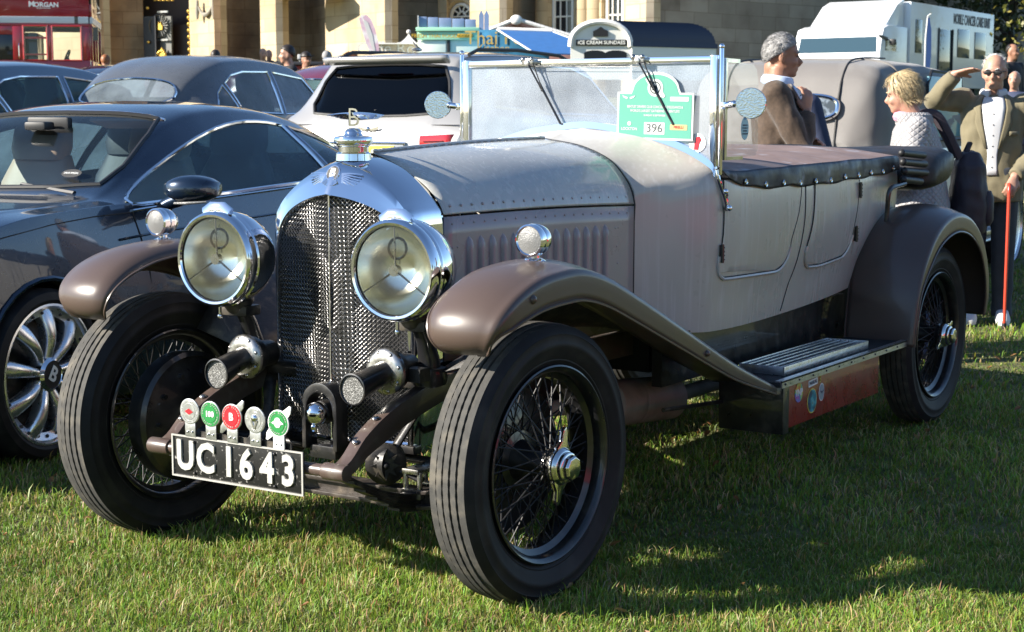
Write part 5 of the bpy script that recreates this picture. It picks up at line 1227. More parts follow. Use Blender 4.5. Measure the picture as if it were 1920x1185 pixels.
# saw-tooth plan: sunward faces and returns
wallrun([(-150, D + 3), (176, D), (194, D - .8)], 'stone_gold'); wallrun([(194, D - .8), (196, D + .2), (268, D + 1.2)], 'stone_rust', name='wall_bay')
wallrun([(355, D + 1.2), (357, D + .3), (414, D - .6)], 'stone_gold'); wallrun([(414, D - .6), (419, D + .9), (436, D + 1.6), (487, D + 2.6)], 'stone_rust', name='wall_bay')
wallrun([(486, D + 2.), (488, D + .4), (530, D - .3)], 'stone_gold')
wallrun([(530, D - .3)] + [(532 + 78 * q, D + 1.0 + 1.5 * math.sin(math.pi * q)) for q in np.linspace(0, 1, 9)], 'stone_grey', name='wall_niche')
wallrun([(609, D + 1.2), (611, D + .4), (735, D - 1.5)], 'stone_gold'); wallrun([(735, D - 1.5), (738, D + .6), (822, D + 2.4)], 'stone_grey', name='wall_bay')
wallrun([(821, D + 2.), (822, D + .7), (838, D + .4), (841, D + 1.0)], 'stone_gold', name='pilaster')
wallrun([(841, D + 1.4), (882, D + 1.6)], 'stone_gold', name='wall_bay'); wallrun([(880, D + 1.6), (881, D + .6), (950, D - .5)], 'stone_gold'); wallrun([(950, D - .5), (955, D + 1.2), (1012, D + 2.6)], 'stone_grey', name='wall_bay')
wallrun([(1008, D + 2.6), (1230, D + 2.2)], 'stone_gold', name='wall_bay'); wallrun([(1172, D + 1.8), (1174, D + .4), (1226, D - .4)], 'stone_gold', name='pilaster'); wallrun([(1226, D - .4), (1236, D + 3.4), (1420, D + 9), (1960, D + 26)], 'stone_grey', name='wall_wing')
for c in (1022, 1096, 1118):                             # engaged columns
    b = B(); b.at(pm); q = pw(c, D + 1.9, 0); b.lathe([(.34, .4), (.34, 9.), (.0, 9.)], (q[0], q[1], 0), (0, 0, 1), 20); b.build('column', 'stone_gold', palace)
for c in (823, 838):
    pass
# black gate jamb, carved panel door leaf, open dark leaf
def panel(x0, x1, d, z0, z1, mt, name, th=.15, parent=None):
    b = B(); a = Vector(pw(x0, d, 0)); c = Vector(pw(x1, d, 0)); u = (c - a).normalized(); nr = Vector((-u.y, u.x, 0))
    if nr.dot(FH) > 0: nr = -nr
    b.at(pm if parent is None or parent is palace else Matrix.Translation(-parent.location)); b.add([(a.x, a.y, z0), (c.x, c.y, z0), (c.x, c.y, z1), (a.x, a.y, z1)] + [(p.x - nr.x * th, p.y - nr.y * th, z) for p, z in ((a, z0), (c, z0), (c, z1), (a, z1))], [(0, 1, 2, 3), (7, 6, 5, 4), (1, 0, 4, 5), (2, 1, 5, 6), (3, 2, 6, 7), (0, 3, 7, 4)])
    return b.build(name, mt, parent or palace, smooth=False)
panel(262, 362, D + 2.0, .2, 13, 'door_dark', 'gate_passage'); panel(414, 360, D + 1.4, 5.5, 13, 'stone_gold', 'wall_over_gate')
gate = empty('ornate_gate', Vector(pw(305, D + .8, 1.)), 0, 'black palace gate with gilded crest and wheel ornaments', 'gate')
panel(268, 291, D + .7, 1.2, 5.2, 'gate_black', 'gate_post', .25, gate); panel(291, 320, D + 1.0, 1.2, 5.2, 'gate_grey', 'gate_leaf', .1, gate); panel(320, 352, D + 1.5, 1.2, 4.9, 'door_dark', 'open_leaf', .1, gate)
def gl_at(x, y, d): return Vector(pw(x, d, V(y, DX(x, d)))) - gate.location
gm = lambda x, y, d: frame(gl_at(x, y, d), WD, (0, 0, 1))
b = B()
for k in range(20): a = k * math.pi / 10; b.tube([gm(300, 50, D + .88) @ Vector((.12 * math.cos(a), .12 * math.sin(a), 0)), gm(300, 50, D + .88) @ Vector((.40 * math.cos(a), .40 * math.sin(a), 0))], .028, 6)
b.lathe([(.40, 0), (.43, .04), (.46, 0)], gl_at(300, 50, D + .9), -FH, 32); b.build('wheel_ornament', 'gate_grey', gate)
b = B(); b.at(gm(300, 50, D + .84)); b.prism([(-.14, -.15), (.14, -.15), (.15, .02), (.09, .0), (.05, .16), (0, .04), (-.06, .17), (-.09, .02), (-.15, .04)], .05); b.build('gilt_crown', 'gilt', gate)
b = B(); b.at(gm(303, 112, D + .84))
b.prism([(-.26, -.42), (.26, -.42), (.27, .1), (.2, .22), (.12, .18), (.1, .38), (.04, .34), (0, .46), (-.05, .34), (-.1, .38), (-.13, .18), (-.2, .22), (-.28, .1)], .05)
for k in range(7): a = R(20 + k * 23); b.ball((.2 * math.cos(a), .12 + .2 * math.sin(a), .06), .055, 8, 6)
b.build('gilt_crest', 'gilt', gate)
b = B()
for y in (24, 76): b.at(gm(305, y, D + .9)); b.box((0, 0, 0), (.52, .07, .06))
b.build('gate_rail', 'chrome_dull', gate); 
b = B()
for k in range(5): b.at(gm(292 + k * 8, 3, D + .85)); b.ball((0, 0, 0), .075, 10, 8, (1, .5, 1))
for y in (17, 80): b.at(gm(277, y, D + .62)); b.ball((0, 0, 0), .06, 10, 8)
b.build('gilt_bosses', 'gilt', gate)['kind'] = 'stuff'
b = B(); b.at(pm)
for y in range(20, 140, 12): q = pw(355, D + 1.1, V(y, DX(355, D))); b.ball(q, .1, 8, 6)
b.build('gilt_edge', 'gilt', palace)['kind'] = 'stuff'
# swag between two drops on the lit pier, round niche ball, arched windows
def pm_at(x, y, d): return frame(Vector(pw(x, d, V(y, DX(x, d)))) - palace.location, WD, (0, 0, 1))
b = B(); M_ = pm_at(385, 12, D - .35)
b.tube([M_ @ Vector((x, -.35 * (1 - (x / .36) ** 2), .0)) for x in np.linspace(-.36, .36, 15)], [.03 + .06 * (1 - abs(k - 7) / 7) for k in range(15)], 8)
for s in (1, -1): b.tube([M_ @ Vector((s * .38, .2, 0)), M_ @ Vector((s * .40, -.25, 0)), M_ @ Vector((s * .40, -.5, 0))], [.05, .075, .04], 8)
b.build('carved_swag', 'carved_grey', palace)
b = B(); b.at(pm_at(586, 15, D + .9)); b.ball((0, 0, -1.2), .24, 20, 14, (.8, 1.05, .5)); b.build('niche_roundel', 'stone_rust', palace)
b = B(); b.at(pm_at(540, -8, D - .6)); b.box((.9, 0, .2), (2.6, .35, 1.2)); b.build('cornice_block', 'stone_gold', palace)
def arched_window(x, ytop, ybot, wd, d, rows, cols):
    o = empty('arched_window', Vector(pw(x, d, V(ybot, DX(x, d)))) - palace.location, parent=palace)
    h = V(ytop, DX(x, d)) - V(ybot, DX(x, d)); r = wd / 2; zs = h - r; F_ = lambda u_, z, k=0: frame((0, 0, 0), WD, (0, 0, 1)) @ Vector((u_, z, k))
    arc = [(r * math.cos(a), zs + r * math.sin(a)) for a in np.linspace(0, math.pi, 15)]
    b = B(); b.at(frame((0, 0, 0), WD, (0, 0, 1))); b.prism([(-r, -1.)] + [(r, -1.)] + arc, .02); b.build('pane', 'pane_dark', o)
    b = B(); path = [F_(-r, -1., .05)] + [F_(u_, z, .05) for u_, z in reversed(arc)] + [F_(r, -1., .05)]; b.tube(path, .07, 6)
    for c in range(1, cols): u_ = -r + wd * c / cols; b.tube([F_(u_, -1., .04), F_(u_, zs, .04)], .03, 6)
    for k in range(rows + 1): b.tube([F_(-r, zs - k * .55, .04), F_(r, zs - k * .55, .04)], .03, 6)
    for a in (35, 70, 110, 145): b.tube([F_(.2 * r * math.cos(R(a)), zs + .35 * r * math.sin(R(a)), .04), F_(r * math.cos(R(a)), zs + r * math.sin(R(a)), .04)], .028, 6)
    b.tube([F_(.4 * r * math.cos(a), zs + .4 * r * math.sin(a), .04) for a in np.linspace(0, math.pi, 9)], .03, 6); b.build('glazing_bars', 'white_frame', o)
    b = B(); path = [F_(-r - .2, -1., .1)] + [F_(u_ * (r + .2) / r, zs + (z - zs) * (r + .2) / r, .1) for u_, z in reversed(arc)] + [F_(r + .2, -1., .1)]; b.tube(path, .14, 6); b.build('window_surround', 'stone_gold', o)
arched_window(867, 10, 45, .85, D + 1.2, 1, 2); arched_window(1058, -18, 60, .74, D + 1.9, 4, 3); arched_window(1155, -18, 60, .6, D + 1.9, 4, 3)

# ---- red double-decker bus
mat('bus_red', (.36, .010, .018), .22, coat=1., coatr=.05, var=.05, vscale=2); mat('bus_cream', (.72, .71, .70), .3); mat('bus_dark', (.012, .012, .016), .12, coat=.5)
BD = 34.; bp0 = G(U(176, BD), BD)
bus = empty('double_decker_bus', (bp0.x, bp0.y, bp0.z), YAW - R(80), 'red double-decker bus with white band and white lettering on its side', 'bus')
# local: nose along +x (picture right), the side towards the camera at -y
def bus_box(x0, x1, y0, y1, z0, z1, mt, name, bevel=.03, parent=bus): b = B(); b.box2((x0, -y1, z0), (x1, -y0, z1)); return b.build(name, mt, parent, bevel=bevel)
def bx(x): return -(176 - x) / 3100 * BD
H0 = V(118, BD) - bp0.z; H1 = V(57, BD) - bp0.z; HB0 = V(52, BD) - bp0.z; HB1 = V(40, BD) - bp0.z
bus_box(-8.4, 0, -1.22, -1.18, .4, H0, 'bus_red', 'far_side_panel'); bus_box(-8.4, 0, -1.22, -1.18, H1, 4.4, 'bus_red', 'far_upper_panel'); bus_box(-8.4, -8.36, -1.22, 1.22, .4, 4.4, 'bus_red', 'rear_panel'); bus_box(-8.4, .0, -1.2, 1.2, 4.38, 4.45, 'bus_red', 'roof', .02); bus_box(-8.4, 0, -1.18, 1.18, HB0, HB0 + .08, 'bus_dark', 'upper_floor')
bus_box(-8.4, .0, 1.18, 1.23, .4, H0, 'bus_red', 'lower_skirt', .01); bus_box(-8.4, .0, 1.18, 1.23, H1, HB0, 'bus_red', 'cantrail', .01); bus_box(-8.4, -.02, 1.17, 1.24, HB0, HB1, 'bus_cream', 'band', .01)
bus_box(-8.4, .0, 1.18, 1.23, HB1, 4.42, 'bus_red', 'upper_side', .02); bus_box(bx(150), bx(156), 1.2, 1.246, HB0, HB1, 'bus_dark', 'band_break', 0)
for x0, x1 in ((-8.4, bx(-2)), (bx(41), bx(60)), (bx(101), bx(110)), (bx(161), bx(176))): bus_box(x0, x1, 1.18, 1.235, H0, H1, 'bus_red', 'window_pillar', .012)
bus_box(bx(-2), bx(41), 1.19, 1.215, H0, H0 + .5, 'bus_dark', 'saloon_window', .01); bus_box(bx(-2), bx(41), 1.18, 1.23, H0 + .5, H1, 'bus_red', 'window_header', .01)
for x0, x1 in ((bx(60), bx(101)), (bx(110), bx(161))):
    o = bus_box(x0, x1, 1.195, 1.205, H0, H1, 'clear_glass', 'cab_window', 0); b = B(); b.tube([(x0, -1.235, H0), (x1, -1.235, H0), (x1, -1.235, H1), (x0, -1.235, H1)], .025, 6, loop=True); b.build('window_rubber', 'bus_red', o)
bus_box(bx(60), bx(101), 1.2, 1.23, H0 + .42, H0 + .46, 'bus_red', 'window_bar', 0); bus_box(bx(60), bx(101), 1.2, 1.23, H0 + .1, H0 + .13, 'bus_red', 'window_bar', 0)
bus_box(bx(60), bx(82), -.2, 1.0, .6, H0 + .55, 'bus_dark', 'cab_bulkhead'); bus_box(bx(-200), bx(40), -1.16, 1.0, .6, H1, 'bus_dark', 'saloon_dark')
b = B(); b.tube([(bx(130) + .05 * math.sin(a), -.6 + .22 * math.cos(a), H0 + .1 + .12 * math.sin(a)) for a in np.linspace(0, 6.28, 18, endpoint=False)], .02, 6, loop=True); b.tube([(bx(130), -.6, H0 + .1), (bx(142), -.6, H0 - .3)], .03, 6); b.build('steering_wheel', 'bus_dark', bus)
bus_box(.0, .05, -1.2, 1.2, .4, H0, 'bus_red', 'front_lower'); bus_box(.0, .05, -1.2, 1.2, H1, HB0, 'bus_red', 'front_mid', .01); bus_box(.0, .06, -1.2, 1.2, HB0, HB1, 'bus_cream', 'front_band', .01); bus_box(.0, .05, -1.2, 1.2, HB1, HB1 + .25, 'bus_red', 'upper_front', .01); bus_box(.005, .04, -1.15, 1.15, HB1 + .25, 4.2, 'pane_dark', 'upper_front_window', .01); bus_box(.0, .05, -1.2, 1.2, 4.2, 4.42, 'bus_red', 'front_dome', .01)
for y in (-1.16, -.2, .4, 1.16): bus_box(.0, .05, y - .04, y + .04, H0, H1, 'bus_red', 'front_pillar', .01)
bus_box(.005, .02, -1.12, 1.12, H0, H1, 'clear_glass', 'front_window', 0)
for x in (-6.5, -1.4):
    for y in (1.05, -1.05): plain_wheel(bus, x, y, .48)
for k in range(6): bus_box(-8.0 + k * 1.32, -6.95 + k * 1.32, 1.2, 1.238, HB1 + .75, HB1 + 1.35, 'bus_dark', 'upper_window', .01)
for k in range(4): bus_box(-7.9 + k * 1.35, -6.8 + k * 1.35, 1.2, 1.24, H0, H0 + .62, 'bus_dark', 'saloon_window', .01)
def bus_text(t, sz, x, y, bold=0): text(t, sz, frame((bx(x), -1.236, V(y, BD) - bp0.z), (1, 0, 0), (0, 0, 1)), 'enamel_white', bus, bold=bold, ext=.004, sx=1.05)
bus_text('M', .15, 76, 18.5, .004); bus_text('ORGAN', .125, 101.5, 19.5, .004); bus_text('BORN MASTERS', .036, 97, 25.5)
b = B()
for r_ in range(6):
    for k in range(6 - r_): b.at(frame((bx(97) + (k - (5 - r_) / 2) * .042, -1.234, V(12.5 - (6 - r_) * 2.6, BD) - bp0.z), (1, 0, 0), (0, 0, 1))); b.prism([(0, -.025), (.018, 0), (0, .025), (-.018, 0)], .004)
b.build('diamond_emblem', 'enamel_white', bus)['kind'] = 'stuff'
b = B(); b.tube([(bx(52), -1.25, H0 + .32), (bx(52), -1.29, H0 + .28), (bx(52), -1.29, H0 + .08), (bx(52), -1.25, H0 + .04)], .015, 6); b.build('grab_handle', 'chrome', bus)
b = B(); b.box((.12, -1.3, H1 - .15), (.1, .06, .26)); b.tube([(.05, -1.15, H1), (.12, -1.3, H1 - .1)], .015, 6); b.build('bus_mirror', 'bus_dark', bus)

# ---- white mobile clinic lorry
mat('lorry_white', (.74, .76, .78), .3, coat=.5); mat('lorry_glass', (.03, .06, .08), .05, coat=.5); mat('sign_navy', (.03, .045, .09), .5)
LD = 44.; lp = G(U(1652, LD), LD)
lorry = empty('clinic_lorry', (lp.x, lp.y, lp.z), R(-1), 'white mobile cancer care unit lorry with roof deflector and dark side windows', 'lorry')
# local: nose along +x, the side towards the camera at +y; x = 0 at the nose
def lb(x0, x1, y0, y1, z0, z1, mt, name, bevel=.02, parent=lorry): b = B(); b.box2((x0, y0, z0), (x1, y1, z1)); return b.build(name, mt, parent, bevel=bevel)
def LZ(y, d=LD): return V(y, d) - lp.z
b = B()
cabp = [(0, .6), (0, 1.55), (-.12, LZ(68)), (-.25, LZ(52)), (-.6, LZ(46)), (-2.0, LZ(46)), (-2.0, .6)]
b.prism(cabp, 2.5, frame((0, 0, 0), (1, 0, 0), (0, 0, 1)) @ Matrix.Translation((0, 0, -.0))); cb_ = b.build('cab', 'lorry_white', lorry, bevel=.05)
b = B(); b.prism([(-.55, LZ(46)), (-.75, LZ(44)), (-1.55, LZ(4)), (-2.05, LZ(-8)), (-2.05, LZ(46))], 2.2, frame((0, -.15, 0), (1, 0, 0), (0, 0, 1))); b.build('roof_deflector', 'lorry_white', lorry, bevel=.18)
lb(-.02, .0, -2.36, -.14, 1.6, 1.62, 'trim_black', 'grille_line', 0)
b = B(); q = [(.012, 1.58), (-.105, LZ(69))]; b.add([(q[0][0], -.12, q[0][1]), (q[0][0], -2.38, q[0][1]), (q[1][0], -2.34, q[1][1]), (q[1][0], -.16, q[1][1])], [(0, 3, 2, 1)]); b.build('windscreen', 'lorry_glass', lorry, smooth=False, solid=.01)
b = B(); b.prism([(-.5, LZ(70)), (.12, LZ(66)), (.12, LZ(71)), (-.5, LZ(76))], .02, frame((0, .02, 0), (1, 0, 0), (0, 0, 1))); b.build('sun_visor', 'trim_black', lorry)
lb(-1.15, -.35, .0, .012, 1.62, LZ(76), 'lorry_glass', 'cab_window', 0); lb(-.3, -.14, .18, .34, 1.75, LZ(74), 'trim_black', 'lorry_mirror', .04); lb(-.36, -.32, .0, .2, LZ(76), LZ(74), 'trim_black', 'mirror_arm', 0)
X_ = lambda x: -2.05 - (x - 1668) / 3100 * LD * 2.75
lb(-2.15, X_(1856), -2.5, .02, .7, LZ(-4), 'lorry_white', 'clinic_body', .03)
for x0, x1, y0, y1 in ((1680, 1693, 30, 98), (1770, 1797, 38, 100), (1810, 1836, 40, 100)): lb(X_(x0), X_(x1), .02, .035, LZ(y1 - 4), LZ(y0 - 1), 'lorry_glass', 'side_window', .004)
lb(X_(1727), X_(1757), .02, .034, .8, LZ(42), 'lorry_glass', 'door_opening', .004)
for x in (1727, 1757): lb(X_(x), X_(x) - .06, .03, .06, .8, LZ(40), 'trim_black', 'door_frame', .004)
for x in (-1.0, -6.5, -7.6): plain_wheel(lorry, x, -.2, .5)
for x in (-1.0, -6.5, -7.6): plain_wheel(lorry, x, -2.3, .5)
text('MOBILE CANCER CARE UNIT', .42, frame((X_(1803), .024, LZ(18)), (-1, 0, 0), (0, 0, 1)), 'sign_navy', lorry, bold=.008, ext=.003, sx=.62)
b = B(); b.box2((-6., .02, 2.2), (-6.4, .022, 3.3)); 
fl = empty('feather_flag', G(U(1738, 40), 40), 0, 'slim navy feather flag beside the lorry door', 'flag')
mat('flag_navy', (.03, .07, .2), .7)
b = B(); fm = frame((0, 0, 0), RT, (0, 0, 1)); b.at(fm); b.tube([(-.02, 0, 0), (-.02, 1.9, 0), (.02, 2.45, 0), (.1, 2.5, 0)], .014, 6); b.build('pole', 'white_frame', fl)
b = B(); b.at(fm); b.prism([(-.0, .7), (.07, .7), (.13, 1.5), (.12, 2.1), (.06, 2.42), (.01, 2.4)], .01); b.build('flag_cloth', 'flag_navy', fl)
# ---- food stalls along the palace
mat('ply_mint', (.35, .66, .45), .6); mat('ply_cream', (.72, .78, .68), .6); mat('slat_blue', (.20, .27, .42), .6, var=.1, vscale=3); mat('stall_blue', (.04, .2, .36), .6, var=.3, vscale=5); mat('awning_blue', (.025, .11, .3), .7, var=.08, vscale=8); mat('tile_pink', (.55, .28, .22), .8, var=.12, vscale=9); mat('tile_white', (.78, .75, .70), .8, var=.1, vscale=14)
mat('wagon_cream', (.78, .77, .70), .5); mat('tin_navy', (.03, .035, .055), .35, metal=.4); mat('sign_black', (.015, .015, .015), .5); mat('sign_yellow', (.75, .45, .04), .5); mat('canvas_white', (.6, .59, .56), .7); mat('rose_cloth', (.62, .42, .5), .7, dirt=((.8, .75, .75), 3, .45, .55)); mat('script_gold', (.55, .4, .12), .5); mat('roof_charcoal', (.03, .03, .034), .5); mat('counter_red', (.45, .05, .03), .5); mat('tan_counter', (.5, .42, .32), .7)
class Stall:
    """local frame: x to the right along the front, y up, z towards the viewer"""
    def __init__(s, name, x, d, label, cat_='stall', turn=0):
        g = G(U(x, d), d); s.o = empty(name, g, 0, label, cat_); s.d = d; s.x = x; s.g = g.z; s.M = frame((0, 0, 0), Matrix.Rotation(R(turn), 3, 'Z') @ RT, (0, 0, 1))
    def u(s, x): return (x - s.x) / 3100 * s.d
    def v(s, y): return V(y, s.d) - s.g
    def box(s, x0, x1, y0, y1, z0, z1, mt, name, bevel=.01, parent=None):
        b = B(); b.at(s.M); b.box2((s.u(x0), s.v(y1), z0), (s.u(x1), s.v(y0), z1)); return b.build(name, mt, parent or s.o, bevel=bevel)
    def b(s): return B().at(s.M)
    def text(s, t, sz, x, y, z, mt, **k): return text(t, sz, s.M @ Matrix.Translation((s.u(x), s.v(y), z)), mt, s.o, **k)
# mint stall with a slatted fascia
S = Stall('mint_stall', 840, 33, 'mint and cream stall with a blue slatted fascia on its roof')
S.box(783, 896, 60, 150, -2.2, 0, 'ply_cream', 'stall_body'); S.box(780, 899, 53, 60, -.1, .1, 'ply_mint', 'top_rail'); S.box(782, 897, 62, 76, .02, .06, 'ply_mint', 'sign_board')
S.box(838, 844, 76, 130, .0, .03, 'sign_black', 'doorway'); S.box(858, 886, 65, 72, .06, .075, 'sign_yellow', 'yellow_sign'); S.box(786, 836, 78, 135, .0, .02, 'ply_cream', 'side_panel')
S.text('FRESH THAI FOOD', .11, 815, 69, .062, 'sign_yellow'); S.text('NOODLES', .075, 872, 68.5, .078, 'sign_black')
for k, x in enumerate((785, 802, 823, 848, 872)): S.box(x, (802, 823, 848, 872, 894)[k] - 1.6, 33 + k * 1.2, 56, -.02, .02, 'slat_blue', 'fascia_board', .008)
b = S.b(); b.prism([(S.u(783), S.v(60)), (S.u(785), S.v(60)), (S.u(785), S.v(31)), (S.u(783), S.v(31))], .06); b.build('corner_post', 'canvas_white', S.o)
for x in (898, 908): b = S.b(); b.prism([(S.u(x), S.v(57)), (S.u(x + 9), S.v(57)), (S.u(x + 9), S.v(30)), (S.u(x + 4.5), S.v(21)), (S.u(x), S.v(30))], .04); b.build('rounded_board', 'slat_blue', S.o)
# blue stall with a lean-out awning
S = Stall('thai_food_stall', 950, 31, 'blue stall with gold script lettering and a striped blue awning')
S.box(898, 1030, 57, 150, -2.2, 0, 'stall_blue', 'stall_body'); S.text('Thai Food', .36, 945, 73, .012, 'script_gold', sx=1.); S.text('Kitchen', .2, 925, 92, .012, 'script_gold')
b = S.b(); n_ = 9; P0 = [(S.u(932 + (1035 - 932) * k / n_), S.v(57 + 3.5 * k / n_), .05) for k in range(n_ + 1)]; P1 = [(S.u(1000 + (1140 - 1000) * k / n_), S.v(108 + 2 * k / n_), 1.9) for k in range(n_ + 1)]
for k in range(n_): b = S.b(); b.add([P0[k], P0[k + 1], P1[k + 1], P1[k]], [(3, 2, 1, 0)]); b.build('awning_panel', 'awning_blue', S.o, smooth=False, solid=.02)
b = S.b(); b.tube([P0[0], P0[-1]], .05, 8); b.build('awning_roller', 'canvas_white', S.o)
for k in (0, n_): b = S.b(); b.tube([P0[k], P1[k]], .016, 6); b.build('awning_arm', 'canvas_white', S.o)
# pink stall with a tiled gable
S = Stall('tiled_stall', 985, 36, 'pink stall with white ridge tiles on its sloping roof')
S.box(920, 1075, 78, 150, -2.5, 0, 'tile_pink', 'stall_body')
ap = (S.u(968), S.v(38)); L0 = (S.u(918), S.v(58)); R0 = (S.u(1080), S.v(72))
b = S.b(); b.prism([(L0[0] + .1, S.v(80)), (R0[0] - .1, S.v(80)), (R0[0] - .1, R0[1]), (ap[0], ap[1] - .08), (L0[0] + .1, L0[1])], .02, Matrix.Translation((0, 0, -.03))); b.build('gable', 'tile_pink', S.o, smooth=False)
for (a, c, n_) in ((L0, ap, 7), (ap, R0, 15)):
    for k in range(n_):
        q0, q1 = k / n_, (k + .96) / n_; x0, y0 = a[0] + (c[0] - a[0]) * q0, a[1] + (c[1] - a[1]) * q0; x1, y1 = a[0] + (c[0] - a[0]) * q1, a[1] + (c[1] - a[1]) * q1
        b = S.b(); b.tube([(x0, y0, .12), (x1, y1, .12)], .045, 8); b.build('verge_tile', 'tile_white', S.o)
    b = S.b(); b.add([(a[0], a[1], .1), (c[0], c[1], .1), (c[0], c[1], -2.6), (a[0], a[1], -2.6), (a[0], a[1] - .1, .1), (c[0], c[1] - .1, .1)], [(0, 1, 2, 3), (0, 4, 5, 1)]); b.build('roof_slope', 'tile_pink', S.o, smooth=False, solid=.06)
b = S.b(); b.ball((ap[0], ap[1] - .02, .14), .11, 14, 10, (1.2, 1, .6)); b.build('ridge_cap', 'tile_white', S.o)
# ice cream wagon with a barrel roof
S = Stall('ice_cream_wagon', 1130, 28, 'cream ice cream wagon with a barrel roof of navy corrugated tin', 'wagon')
ztop = S.v(43); r_ = S.u(1183) - S.u(1068); hh = ztop - S.v(89)
arc = [(S.u(1070) + (S.u(1182) - S.u(1070)) * (.5 - .5 * math.cos(a)), S.v(89) + hh * math.sin(a) ** .8) for a in np.linspace(0, math.pi, 21)]
b = S.b(); b.prism([(S.u(1182), S.v(150)), (S.u(1182), S.v(90))][::1] + arc[::-1] + [(S.u(1070), S.v(150))], .06); b.build('end_wall', 'wagon_cream', S.o, smooth=False)
b = S.b(); b.tube([(x, y, .07) for x, y in arc], .05, 8); b.build('roof_edge', 'tile_white', S.o)
for k in range(20):
    (x0, y0), (x1, y1) = arc[k], arc[k + 1]
    if x0 < S.u(1095): continue
    b = S.b(); dz = Vector((S.u(1355) - S.u(1182), 0, -.9)); o1 = [(x0, y0, .02), (x1, y1, .02)]
    e = [Vector(p) + dz for p in o1]; m_ = [(Vector(o1[0]) + Vector(o1[1])) / 2 + Vector((.0, .035, 0))]; m2 = m_[0] + dz
    b.add([o1[0], m_[0], o1[1], e[1], m2, e[0]], [(0, 1, 4, 5), (1, 2, 3, 4)]); b.build('roof_sheet', 'tin_navy', S.o, smooth=False)
b = S.b(); b.add([(S.u(1182), S.v(87), .05), (S.u(1182), S.v(150), .05), (S.u(1352), S.v(150), -.85), (S.u(1352), S.v(87), -.85)], [(0, 1, 2, 3)]); b.build('side_wall', 'wagon_cream', S.o, smooth=False, solid=-.05)
b = S.b(); b.add([(S.u(1183), S.v(80), .05), (S.u(1183), S.v(89), .06), (S.u(1355), S.v(89), -.84), (S.u(1355), S.v(80), -.85)], [(0, 1, 2, 3)]); b.build('eaves_board', 'tin_navy', S.o, smooth=False, solid=-.05)
S.box(1080, 1175, 76, 87, .06, .09, 'sign_black', 'name_board', .004); S.text('ICE CREAM SUNDAES', .084, 1127.5, 81.5, .094, 'wagon_cream', bold=.002, sx=1.0)
b = S.b(); b.prism([(S.u(1112), S.v(70)), (S.u(1140), S.v(70)), (S.u(1140), S.v(60)), (S.u(1133), S.v(57)), (S.u(1126), S.v(52)), (S.u(1119), S.v(57)), (S.u(1112), S.v(60))], .03, Matrix.Translation((0, 0, .06))); b.build('fretwork_vent', 'sign_black', S.o)
for x in (1155, 1115): 
    b = S.b(); b.prism([(S.u(x - 20), S.v(125)), (S.u(x + 20), S.v(125)), (S.u(x + 20), S.v(101))] + [(S.u(x) + (S.u(x + 20) - S.u(x)) * math.cos(a), S.v(101) + .05 * math.sin(a)) for a in np.linspace(.2, 2.9, 6)] + [(S.u(x - 20), S.v(101))], .02, Matrix.Translation((0, 0, .06))); b.build('wagon_window', 'pane_dark', S.o)
for q0, q1 in ((.05, .2), (.42, .56), (.8, .97)):
    x0, x1 = S.u(1182) + (S.u(1352) - S.u(1182)) * q0, S.u(1182) + (S.u(1352) - S.u(1182)) * q1
    b = S.b(); b.add([(x0, S.v(99), .08 - .9 * q0), (x0, S.v(130), .08 - .9 * q0), (x1, S.v(130), .08 - .9 * q1), (x1, S.v(99), .08 - .9 * q1)], [(0, 1, 2, 3)]); b.build('wagon_window', 'pane_dark', S.o, smooth=False, solid=-.02)
for x in (1090, 1170):
    w_ = empty('cart_wheel', (0, 0, 0), parent=S.o); b = S.b(); b.lathe([(.3, -.04), (.34, -.04), (.34, .04), (.3, .04), (.3, -.04)], (S.u(x), .34, .3), (0, 0, 1), 28); b.build('tyre', 'trim_black', w_)
    b = S.b(); [b.tube([(S.u(x), .34, .3), (S.u(x) + .31 * math.cos(k * .785), .34 + .31 * math.sin(k * .785), .3)], .02, 6) for k in range(8)]; b.build('spokes', 'wagon_cream', w_)
# low coffee stand with script name, finial tent, feather banner, black canopy
S = Stall('coffee_stand', 745, 34, 'tan coffee stand with white script on its long counter')
S.box(706, 790, 84, 150, -1.5, 0, 'tan_counter', 'counter'); S.text('Caffe Roma', .34, 742, 92.5, .012, 'canvas_white', sx=1.0); S.box(690, 712, 100, 150, -1.2, .02, 'canvas_white', 'side_table'); S.box(704, 792, 82, 84.5, -1.6, .1, 'canvas_white', 'counter_top')
S = Stall('finial_tent', 765, 40, 'small white pagoda tent with a pointed finial behind the coffee stand', 'tent')
b = S.b(); bs = [(S.u(748), S.v(82)), (S.u(783), S.v(82))]; w2 = (bs[1][0] - bs[0][0]) / 2; rs = []
for q in np.linspace(0, 1, 9): k = w2 * ((1 - q) ** 1.7 * .95 + .02); z = S.v(82) + (S.v(61) - S.v(82)) * q; rs.append([(-k, z, k - w2), (k, z, k - w2), (k, z, -k - w2), (-k, z, -k - w2)])
b.rings(rs); b.build('canopy', 'canvas_white', S.o, ang=20); b = S.b(); b.ball((0, S.v(60), -w2), .055, 10, 8); b.build('finial', 'canvas_white', S.o)
for sx_ in (-1, 1): b = S.b(); b.tube([(sx_ * w2 * .9, 0, -.1), (sx_ * w2 * .9, S.v(82), -.1)], .03, 6); b.build('tent_pole', 'canvas_white', S.o)
S = Stall('feather_banner', 697, 32, 'tall rose and white feather banner leaning by the coffee stand', 'flag')
b = S.b(); pts = cat([(S.u(704), 0, 0), (S.u(700), S.v(100), 0), (S.u(690), S.v(60), 0), (S.u(680), S.v(36), 0), (S.u(684), S.v(31), 0)], 16); b.tube([tuple(p) for p in pts], .015, 6); b.build('pole', 'white_frame', S.o)
